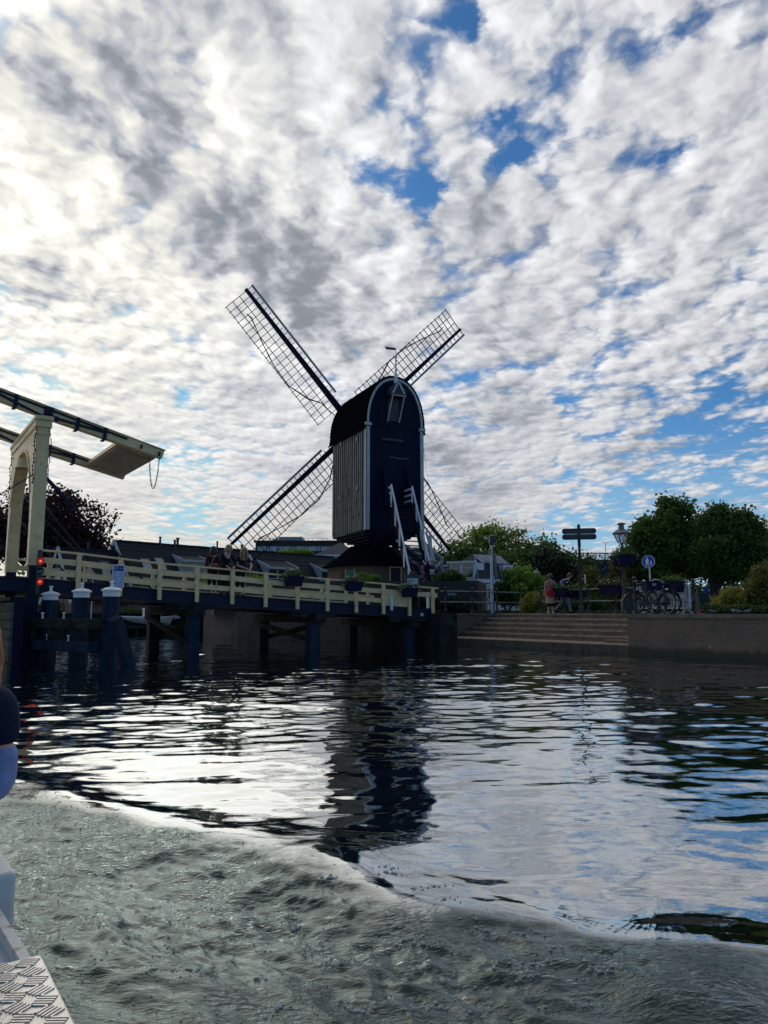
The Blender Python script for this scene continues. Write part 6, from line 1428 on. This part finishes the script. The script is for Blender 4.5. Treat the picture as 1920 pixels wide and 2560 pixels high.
# checker plate step
pw_ = .42; s0_ = -1.2
m_ = MB(); m_.prism([(s0_, v_pl*.0+.0), (s_pl, v_pl), (s_pl, v_pl-pw_), (s0_, -pw_)], tb(0,0,ZG-.05), bu, bv, V((0,0,.05))); cp3 = m_.build('checker_plate', M['alu'], tour, bevel=.004)
m_ = MB(); g0 = .047; ns = int((s_pl-s0_)/g0)
for i in range(ns):
    for j in range(int(pw_/g0)):
        cs_, cv_ = s_pl-.03-i*g0, v_pl*max(0,1)*(1-i/ns)-.032-j*g0
        o45 = 1 if (i+j) % 2 else -1; d1 = (bu*.55+bv*o45*.83).normalized(); d2 = V((-d1.y, d1.x, 0)); c = tb(cs_, cv_, ZG+.001)
        for k in range(-2, 3): m_.bar(c+d2*k*.0088-d1*.0185, c+d2*k*.0088+d1*.0185, .0042, .0032)
m_.build('tread_bars', M['alu'], cp3)
# painted gunwale ahead of the plate with a folded edge, then a raised locker block
m_ = MB(); m_.prism([(s_pl+.004, v1_), (s_bl0+.25, v1_-.015), (s_bl0+.25, v1_-.40), (s_pl+.004, v1_-.40)], tb(0,0,ZG-.09), bu, bv, V((0,0,.05))); gw = m_.build('gunwale', MATS['boat_white'], tour, bevel=.004)
m_ = MB(); m_.bar(tb(s_pl+.006, v1_-.012, ZG-.025), tb(s_bl0-.02, v1_-.03, ZG-.025), .022, .035); m_.build('rim', mat('rusty_rim', (.58,.57,.53), .4, var=.1, patch=((.20,.09,.04), 24, .56, .66)), gw)
m_ = MB(); m_.prism([(s_bl0-.0, v_bl+.01), (s_bl0+.34, v_bl+.0), (s_bl0+.34, v_bl-.20), (s_bl0-.0, v_bl-.20)], tb(0,0,ZG-.10), bu, bv, V((0,0,.15))); lk = m_.build('locker', MATS['boat_white'], tour, bevel=.012)
m_ = MB(); m_.bar(tb(s_bl0+.12, v_bl-.05, ZG+.053), tb(s_bl0+.12, v_bl-.15, ZG+.053), .012, .006); m_.build('drain_slot', M['iron'], lk)
m_ = MB(); m_.bar(tb(s_bl0+.345, v1_-.10, ZG-.06), tb(s_bl0+1.6, v1_-.20, ZG-.06), .09, .05); m_.bar(tb(s_bl0+1.605, v1_-.20, ZG-.06), tb(4.6, -.79, ZG-.06), .09, .05); m_.build('gunwale', MATS['boat_white'], tour, bevel=.01)
m_ = MB(); m_.box(tb(1.2, -.46, .245), (.5, .44, .40), Matrix((bu, bv, V((0,0,1)))).transposed()); m_.build('bench', M['timber'], tour, bevel=.01)
# ================================================================== people
M['hair_b'] = mat('blonde_hair', (.30,.21,.11), .5, var=.3, scale=30); M['hair_d'] = mat('dark_hair', (.03,.022,.016), .45, var=.3, scale=30); M['hair_r'] = mat('auburn_hair', (.24,.10,.035), .45, var=.35, scale=40, bump=.5, bscale=60, stretch=(1,1,.2))
def cloth_mat(n, c): return mat(n, c, .85, var=.3, scale=9, bump=.9, bscale=9, spec=.2)
def skin_obj(name, J, edges, mt_, parent, root_i=0, sub=1):
    """one continuous surface grown over a joint skeleton"""
    names = list(J); idx = {k: i for i, k in enumerate(names)}; me = bpy.data.meshes.new(name)
    bm = bmesh.new(); lay = bm.verts.layers.skin.verify(); vs = [bm.verts.new(J[k][0]) for k in names]; bm.verts.ensure_lookup_table()
    for a, b in edges: bm.edges.new((vs[idx[a]], vs[idx[b]]))
    for k, v in zip(names, vs):
        r = J[k][1]; v[lay].radius = (r, r) if not hasattr(r, '__len__') else r; v[lay].use_root = (idx[k] == root_i)
    bm.to_mesh(me); bm.free(); o = bpy.data.objects.new(name, me); COL.objects.link(o)
    sk = o.modifiers.new('skin', 'SKIN'); sk.use_smooth_shade = True; sb_ = o.modifiers.new('sub', 'SUBSURF'); sb_.levels = sub; sb_.render_levels = sub
    dg = bpy.context.evaluated_depsgraph_get(); m2 = bpy.data.meshes.new_from_object(o.evaluated_get(dg)); m2.name = name
    bpy.data.objects.remove(o); bpy.data.meshes.remove(me); m2.materials.clear(); m2.polygons.foreach_set('use_smooth', [True]*len(m2.polygons))
    return link_mesh(m2, name, mt_, parent, local=True)
def body_joints(H=1.66, lean=0.0, armL=None, armR=None, legL=None, legR=None, headf=(0,-1), headtilt=0.0):
    """standing figure, feet at z=0, facing -y; arms/legs give (elbow, wrist) or (knee, ankle)"""
    k = H/1.66; J = {}
    def tilt(x, y, z):            # bend forward at the hips
        z0 = .90; dz = z-z0
        return V((x, y-math.sin(lean)*dz, z0+math.cos(lean)*dz))*k if z > z0 else V((x, y, z))*k
    J['pelvis'] = (tilt(0,.0,.92), (.15*k,.105*k)); J['waist'] = (tilt(0,0,1.06), (.125*k,.09*k)); J['chest'] = (tilt(0,0,1.25), (.145*k,.10*k)); J['collar'] = (tilt(0,.0,1.37), (.09*k,.07*k)); J['neck'] = (tilt(0,-.01,1.44), .048*k)
    hc = tilt(0,-.025,1.52)+V((headf[0]*.02, headf[1]*.02, 0)); J['jaw'] = (hc+V((headf[0]*.025, headf[1]*.025, -.005-headtilt*.2)), .062*k); J['skull'] = (hc+V((headf[0]*headtilt*.3, headf[1]*headtilt*.3, .075)), .083*k); J['crown'] = (hc+V((headf[0]*headtilt*.5,headf[1]*headtilt*.5,.125)), .055*k)
    E = [('pelvis','waist'),('waist','chest'),('chest','collar'),('collar','neck'),('neck','jaw'),('jaw','skull'),('skull','crown')]
    for s_, nm, arm, leg in ((1,'L',armL,legL),(-1,'R',armR,legR)):
        sh = tilt(s_*.165, .0, 1.36); el, wr = arm or (tilt(s_*.22,.03,1.10), tilt(s_*.22,-.06,.86)); el, wr = V(el)*(k if arm else 1), V(wr)*(k if arm else 1)
        J['shoulder'+nm] = (sh, .058*k); J['elbow'+nm] = (el, .040*k); J['wrist'+nm] = (wr, .027*k); E += [('collar','shoulder'+nm),('shoulder'+nm,'elbow'+nm),('elbow'+nm,'wrist'+nm)]
        f = (wr-el).normalized(); side = f.cross(V((0,0,1))); side = side.normalized() if side.length > .1 else V((1,0,0)); pm = wr+f*.055*k; J['palm'+nm] = (pm, (.030*k,.018*k)); E.append(('wrist'+nm,'palm'+nm))
        curl = V((0,0,-1)) if abs(f.z) < .8 else V((0,-1,0))
        for q, (off, ln) in enumerate(((-.026,.072),(-.009,.082),(.009,.078),(.026,.062))):
            b = pm+side*off*k+f*.03*k; m1 = b+f*ln*.5*k+curl*.008; m2_ = m1+f*ln*.35*k+curl*.026
            J[f'knuckle{q}{nm}'] = (b, .0095*k); J[f'finger{q}{nm}'] = (m1, .0085*k); J[f'tip{q}{nm}'] = (m2_, .007*k); E += [('palm'+nm,f'knuckle{q}{nm}'),(f'knuckle{q}{nm}',f'finger{q}{nm}'),(f'finger{q}{nm}',f'tip{q}{nm}')]
        t1 = pm-side*.04*k*s_-f*.01; t2 = t1-side*.02*k*s_+f*.03*k; J['thumb'+nm] = (t1,.0105*k); J['thumbtip'+nm] = (t2,.008*k); E += [('palm'+nm,'thumb'+nm),('thumb'+nm,'thumbtip'+nm)]
        kn, an_ = leg or (V((s_*.095,-.015,.49)), V((s_*.10,.03,.08))); kn, an_ = V(kn)*k, V(an_)*k; hp = V((s_*.09,0,.86))*k
        J['hip'+nm] = (hp, .088*k); J['knee'+nm] = (kn, .056*k); J['calf'+nm] = (kn.lerp(an_,.35)+V((0,.02,0)), .052*k); J['ankle'+nm] = (an_, .036*k)
        ff = V((headf[0]*.0, -1, 0)); J['toe'+nm] = (an_+ff*.15*k+V((0,0,-.052*k)), .030*k); E += [('pelvis','hip'+nm),('hip'+nm,'knee'+nm),('knee'+nm,'calf'+nm),('calf'+nm,'ankle'+nm),('ankle'+nm,'toe'+nm)]
    return J, E, k
def sub_sk(J, E, keep, grow, override={}):
    K_ = {}
    for n_ in keep:
        p_, r = J[n_]; g_ = override.get(n_, grow); K_[n_] = (p_, tuple(x+g_ for x in r) if hasattr(r, '__len__') else r+g_)
    return K_, [e for e in E if e[0] in K_ and e[1] in K_]
def face(J, headf, parent, k):
    h = J['skull'][0]; f = V((headf[0], headf[1], 0)).normalized(); s_ = V((-f.y, f.x, 0)); z = V((0,0,1)); o = h-z*.03
    m_ = MB(); m_.tube([o+f*.08+z*.015, o+f*.108-z*.02], [.009,.015], 6); 
    for q in (-1,1): m_.ball(o+s_*q*.083+z*.0-f*.005, .028, 8, 5, (.5,.5,1.0))
    m_.build('nose_and_ears', M['skin'], parent, smooth=True, local=True)
    for q in (-1,1): m_ = MB(); m_.ball(o+f*.078+s_*q*.032+z*.018, .011, 8, 5); m_.build('eye', M['iron'], parent, local=True)
    m_ = MB(); m_.bar(o+f*.088-s_*.022-z*.055, o+f*.088+s_*.022-z*.055, .012, .009); m_.build('mouth', mat('lips', (.30,.10,.09), .5), parent, local=True)
def hair(J, headf, parent, mt_, length, vol=1.0, k=1):
    h = J['skull'][0]; f = V((headf[0], headf[1], 0)).normalized(); s_ = V((-f.y, f.x, 0)); rr = random.Random(int(h.z*1000)+int(length*100)); m_ = MB()
    m_.ball(h-f*.022+V((0,0,.028)), .098*vol, 14, 8, (1,1,.98))
    for i in range(46):
        a = rr.uniform(.75, 2*math.pi-.75); d_ = f*math.cos(a)+s_*math.sin(a); p0 = h+d_*.075*vol-f*.01+V((0,0,.055)); p1 = h+d_*.104*vol-f*.015-V((0,0,.03)); p2 = p1-V((0,0,length*rr.uniform(.6,1.1)))+d_*rr.uniform(-.02,.03)
        m_.tube([p0, p1, p1.lerp(p2,.5)+d_*rr.uniform(-.01,.02), p2], [.02,.021,.018,.006], 5)
    return m_.build('hair', mt_, parent, smooth=True, local=True)
UP = ['pelvis','waist','chest','collar','shoulderL','shoulderR']
def person(label, pos, rz, cloth, top, H=1.66, lean=.0, armL=None, armR=None, legL=None, legR=None, hairm='hair_b', hairl=.2, hvol=1.05, headf=(0,-1), headtilt=0, trousers=None, skirt=None, shoes=None, sleeve='long', group=None):
    root = thing('person', V((0,0,0)), label, 'person', group)
    J, E, k = body_joints(H, lean, armL, armR, legL, legR, headf, headtilt)
    b = skin_obj('body', J, E, M['skin'], root); face(J, headf, root, k); hair(J, headf, root, M[hairm], hairl, hvol)
    kp = UP+['elbowL','elbowR']+(['wristL','wristR'] if sleeve == 'long' else [])
    J2 = dict(J)
    if sleeve == 'short':
        for n_ in 'LR': J2['elbow'+n_] = (J['shoulder'+n_][0].lerp(J['elbow'+n_][0], .75), .048)
    if sleeve == 'long':
        for n_ in 'LR': J2['wrist'+n_] = (J['elbow'+n_][0].lerp(J['wrist'+n_][0], .9), .034)
    K_, e_ = sub_sk(J2, E, kp, .016*k); skin_obj(cloth, K_, e_, top, root)
    if trousers:
        keep = ['pelvis']+[a+n_ for a in ('hip','knee','calf','ankle') for n_ in 'LR']; J3 = dict(J)
        for n_ in 'LR': J3['ankle'+n_] = (J['ankle'+n_][0]+V((0,0,.03)), .046)
        K_, e_ = sub_sk(J3, E, keep, .014*k); skin_obj('trousers', K_, e_, trousers, root)
    if skirt:
        (mt_, z0, z1, r0, r1, nm) = skirt; m_ = MB(); n = 20; fs = []; vs = []; rows = 6
        for i in range(rows+1):
            u = i/rows; z = z0+(z1-z0)*u; r = r0+(r1-r0)*u; cy = -math.sin(lean)*max(0, z-.9*k)
            for j in range(n): a = 2*math.pi*j/n; fold = 1+.05*u*math.sin(5*a+1); vs.append((r*fold*math.cos(a), cy+r*.72*fold*math.sin(a), z))
        for i in range(rows):
            for j in range(n): fs.append((i*n+j, i*n+(j+1)%n, (i+1)*n+(j+1)%n, (i+1)*n+j))
        m_.add(vs, fs); m_.build(nm, mt_, root, smooth=True, local=True)
    if shoes:
        for n_ in 'LR':
            a, t_ = J['ankle'+n_][0], J['toe'+n_][0]; m_ = MB(); m_.tube([a+V((0,.05,-.04)), a+V((0,.0,-.035)), a.lerp(t_,.6)+V((0,0,.0)), t_+V((0,-.02,.0))], [.032,.048,.045,.03], 10); m_.build('shoe', shoes, root, smooth=True, local=True)
    root.location = pos; root.rotation_euler = (0,0,rz); return root, J
# two women leaning on the bridge rail towards us, a third person behind them
ra_ = math.atan2(bd.y, bd.x)
L1_, L2_ = bpx(571), bpx(612); zd1, zd2 = rt(L1_)-.86, rt(L2_)-.86
black = cloth_mat('black_cloth', (.010,.010,.014)); navyc = cloth_mat('navy_cloth', (.012,.014,.035)); maroon = cloth_mat('maroon_cloth', (.06,.018,.022))
w1, J1 = person('woman with curly blond hair and a black dress leaning on the bridge rail', bp(L1_, .36, zd1), ra_, 'jacket', black, 1.64, .38, armL=((.27,-.33,1.08),(.12,-.52,.93)), armR=((-.27,-.30,1.08),(-.10,-.50,.93)), hairm='hair_b', hairl=.10, hvol=1.2, headf=(.75,-.66), headtilt=.12, skirt=(black,.98,.16,.165,.25,'dress'), shoes=black)
w2, J2_ = person('woman with long straight blond hair and a navy top leaning on the bridge rail', bp(L2_, .36, zd2), ra_, 'sweater', navyc, 1.63, .36, armL=((.27,-.30,1.06),(.14,-.50,.93)), armR=((-.27,-.28,1.06),(-.05,-.52,.94)), hairm='hair_b', hairl=.30, hvol=1.06, headf=(-.25,-.96), headtilt=.22, trousers=black, skirt=(navyc,1.05,.72,.165,.19,'sweater_hem'), shoes=black, sleeve='short')
w3, J3_ = person('person in a maroon coat with dark hair behind the curly haired woman', bp(L1_-.20, .95, zd1), ra_, 'coat', maroon, 1.60, .10, hairm='hair_d', hairl=.2, headf=(.7,.7), trousers=black, skirt=(maroon,1.0,.72,.17,.20,'coat_hem'), shoes=black)
hb_ = thing('handbag', bp(L1_-.42, .30, zd1+.80), 'reddish brown shoulder bag beside the curly haired woman', 'bag'); m_ = MB(); m_.ball(bp(L1_-.40, .26, zd1+.93), .14, 12, 8, (1.25,.6,.72)); m_.build('pouch', mat('brown_leather', (.13,.035,.025), .5), hb_, smooth=True)
m_ = MB(); m_.tube([bp(L1_-.52,.28,zd1+.98), bp(L1_-.36,.36,zd1+1.24), bp(L1_-.22,.42,zd1+1.36)], .012, 5); m_.build('strap', MATS['brown_leather'], hb_)
# couple on the quay
cp0 = grd(1376, 31.6); cp1 = grd(1408, 31.9)
beige = cloth_mat('beige_cloth', (.36,.29,.19)); jean = cloth_mat('pale_jeans', (.22,.26,.32)); floral = cloth_mat('pink_cloth', (.36,.20,.17))
wq, Jq = person('woman in a beige skirt carrying a red shoulder bag on the quay', cp0, math.radians(155), 'blouse', floral, 1.63, .04, hairm='hair_d', hairl=.05, hvol=1.08, headf=(.2,-1), skirt=(beige,1.02,.40,.165,.215,'skirt'), trousers=None, shoes=M['white'], sleeve='short')
m_ = MB(); m_.lathe([(.205,.30),(.212,.42)], 18, (0,0,0)); m_.build('underskirt', black, wq, local=True)
rb_ = thing('shoulder_bag', cp0+V((-.10,-.26,.62)), 'red shoulder bag hanging at the back of the woman on the quay', 'bag'); m_ = MB(); bc_ = cp0+V((-.06,-.24,.86)); m_.ball(bc_, .19, 12, 8, (1.0,.5,.95)); m_.ball(bc_+V((.06,0,-.06)), .16, 12, 8, (1.2,.5,.7)); m_.build('pouch', mat('red_cloth', (.42,.015,.03), .8), rb_, smooth=True)
m_ = MB(); m_.tube([bc_+V((-.13,0,.12)), cp0+V((-.10,-.14,1.28)), cp0+V((-.06,.0,1.42))], .018, 6); m_.build('strap', MATS['red_cloth'], rb_)
mq, Jm = person('man in a dark blue jacket and pale jeans stepping along the quay', cp1, math.radians(62), 'jacket', navyc, 1.74, .42, hairm='hair_d', hairl=.02, hvol=1.0, headf=(0,-1), headtilt=.1, trousers=jean, legL=((.10,-.20,.50),(.10,-.26,.08)), legR=((-.09,.02,.47),(-.10,.32,.12)), armL=((.26,-.22,1.02),(.2,-.42,.92)), armR=((-.26,-.18,1.0),(-.2,-.42,.92)), shoes=black)
bk = thing('backpack', cp1+V((-.2,0,1.0)), 'blue and pale backpack worn by the man on the quay', 'backpack'); Rb = Matrix.Rotation(math.radians(62), 4, 'Z'); Rb.translation = cp1
m_ = MB(Rb); m_.ball((0,-.0,1.24), .19, 12, 8, (.85,.62,1.15)); m_.build('sack', mat('backpack_blue', (.03,.09,.30), .7), bk, smooth=True)
m_ = MB(Rb); m_.ball((.02,-.08,1.36), .13, 10, 6, (1.0,.6,.9)); m_.build('top_pocket', mat('backpack_pale', (.42,.42,.42), .7), bk, smooth=True)
# passenger seated at the boat's edge, mostly outside the view
qs = at(-6, 1720, 2.28)
sp3 = thing('person', V((qs.x-.16, qs.y, .05)), 'seated boat passenger with auburn hair, navy sleeve and pale blue shirt at the left edge', 'person')
lightblue = cloth_mat('pale_blue_cloth', (.24,.32,.58)); navys = cloth_mat('navy_sleeve', (.010,.016,.045))
c_ = V((qs.x-.17, qs.y+.02, 0)); zs_ = qs.z-.02
JS = {'pelvis':(c_+V((0,.04,.53)),(.15,.11)),'waist':(c_+V((0,.02,.66)),(.125,.095)),'chest':(c_+V((0,0,.84)),(.14,.10)),'collar':(c_+V((0,0,zs_-.0)),(.08,.07)),'neck':(c_+V((0,.01,zs_+.08)),.048),'jaw':(c_+V((.0,.04,zs_+.15)),.062),'skull':(c_+V((.01,.03,zs_+.22)),.084),'crown':(c_+V((.01,.02,zs_+.28)),.055)}
ES = [('pelvis','waist'),('waist','chest'),('chest','collar'),('collar','neck'),('neck','jaw'),('jaw','skull'),('skull','crown')]
for s_, n_ in ((1,'L'),(-1,'R')):
    JS['shoulder'+n_] = (c_+V((s_*.15,0,zs_-.02)), .056); JS['elbow'+n_] = (c_+V((s_*.17,.02,zs_-.27)), .042); JS['wrist'+n_] = (c_+V((s_*.08,.26,zs_-.36)), .028); JS['palm'+n_] = (c_+V((s_*.06,.33,zs_-.37)), (.034,.02))
    ES += [('collar','shoulder'+n_),('shoulder'+n_,'elbow'+n_),('elbow'+n_,'wrist'+n_),('wrist'+n_,'palm'+n_)]
    for q in range(4):
        b = c_+V((s_*.06+(q-1.5)*.018,.36,zs_-.372)); JS[f'knuckle{q}{n_}'] = (b, .0095); JS[f'tip{q}{n_}'] = (b+V((0,.06-abs(q-1.5)*.008,-.022)), .008); ES += [('palm'+n_,f'knuckle{q}{n_}'),(f'knuckle{q}{n_}',f'tip{q}{n_}')]
    JS['thumb'+n_] = (c_+V((s_*.02,.32,zs_-.37)), .011); JS['thumbtip'+n_] = (c_+V((s_*.0,.36,zs_-.38)), .008); ES += [('palm'+n_,'thumb'+n_),('thumb'+n_,'thumbtip'+n_)]
    JS['hip'+n_] = (c_+V((s_*.09,.08,.50)), .085); JS['knee'+n_] = (c_+V((s_*.10,.46,.50)), .06); JS['ankle'+n_] = (c_+V((s_*.10,.46,.12)), .038); JS['toe'+n_] = (c_+V((s_*.11,.60,.085)), .03)
    ES += [('pelvis','hip'+n_),('hip'+n_,'knee'+n_),('knee'+n_,'ankle'+n_),('ankle'+n_,'toe'+n_)]
def rel(Jd): return {k_: (p_-sp3.location, r_) for k_, (p_, r_) in Jd.items()}
for k_ in list(JS):
    if k_[:4] in ('pelv','hipL','hipR','knee','ankl','toeL','toeR'): JS[k_] = (JS[k_][0]+V((-.10,.08,0)), JS[k_][1])
JR = rel(JS); skin_obj('body', JR, ES, M['skin'], sp3); face(JR, (-.3,.95), sp3, 1); hair(JR, (-.3,.95), sp3, M['hair_r'], .24, 1.05)
K_, e_ = sub_sk(JR, ES, ['pelvis','waist','chest','collar'], .02); skin_obj('shirt', K_, e_, lightblue, sp3, sub=2)
for n_ in 'LR':
    Js = {'collar': (JR['collar'][0], .06), 'shoulder': (JR['shoulder'+n_][0], .073), 'sleeve': (JR['shoulder'+n_][0].lerp(JR['elbow'+n_][0], .55), .062)}
    Jl = {'upper': (JR['shoulder'+n_][0].lerp(JR['elbow'+n_][0], .45), .060), 'elbow': (JR['elbow'+n_][0], .060), 'fore': (JR['elbow'+n_][0].lerp(JR['wrist'+n_][0], .55), .048)}
    skin_obj('undersleeve', Jl, [('upper','elbow'),('elbow','fore')], lightblue, sp3, sub=2)
    skin_obj('sleeve', Js, [('collar','shoulder'),('shoulder','sleeve')], navys, sp3, sub=2)
sp3.rotation_euler = (0, 0, math.radians(45)); sp3.location = V((qs.x-.080, qs.y-.113, .05))
K_, e_ = sub_sk(JR, ES, ['pelvis','hipL','hipR','kneeL','kneeR'], .018); skin_obj('shorts', {k_: v_ for k_, v_ in K_.items()}, e_, cloth_mat('pale_grey_cloth', (.40,.41,.42)), sp3, sub=2)
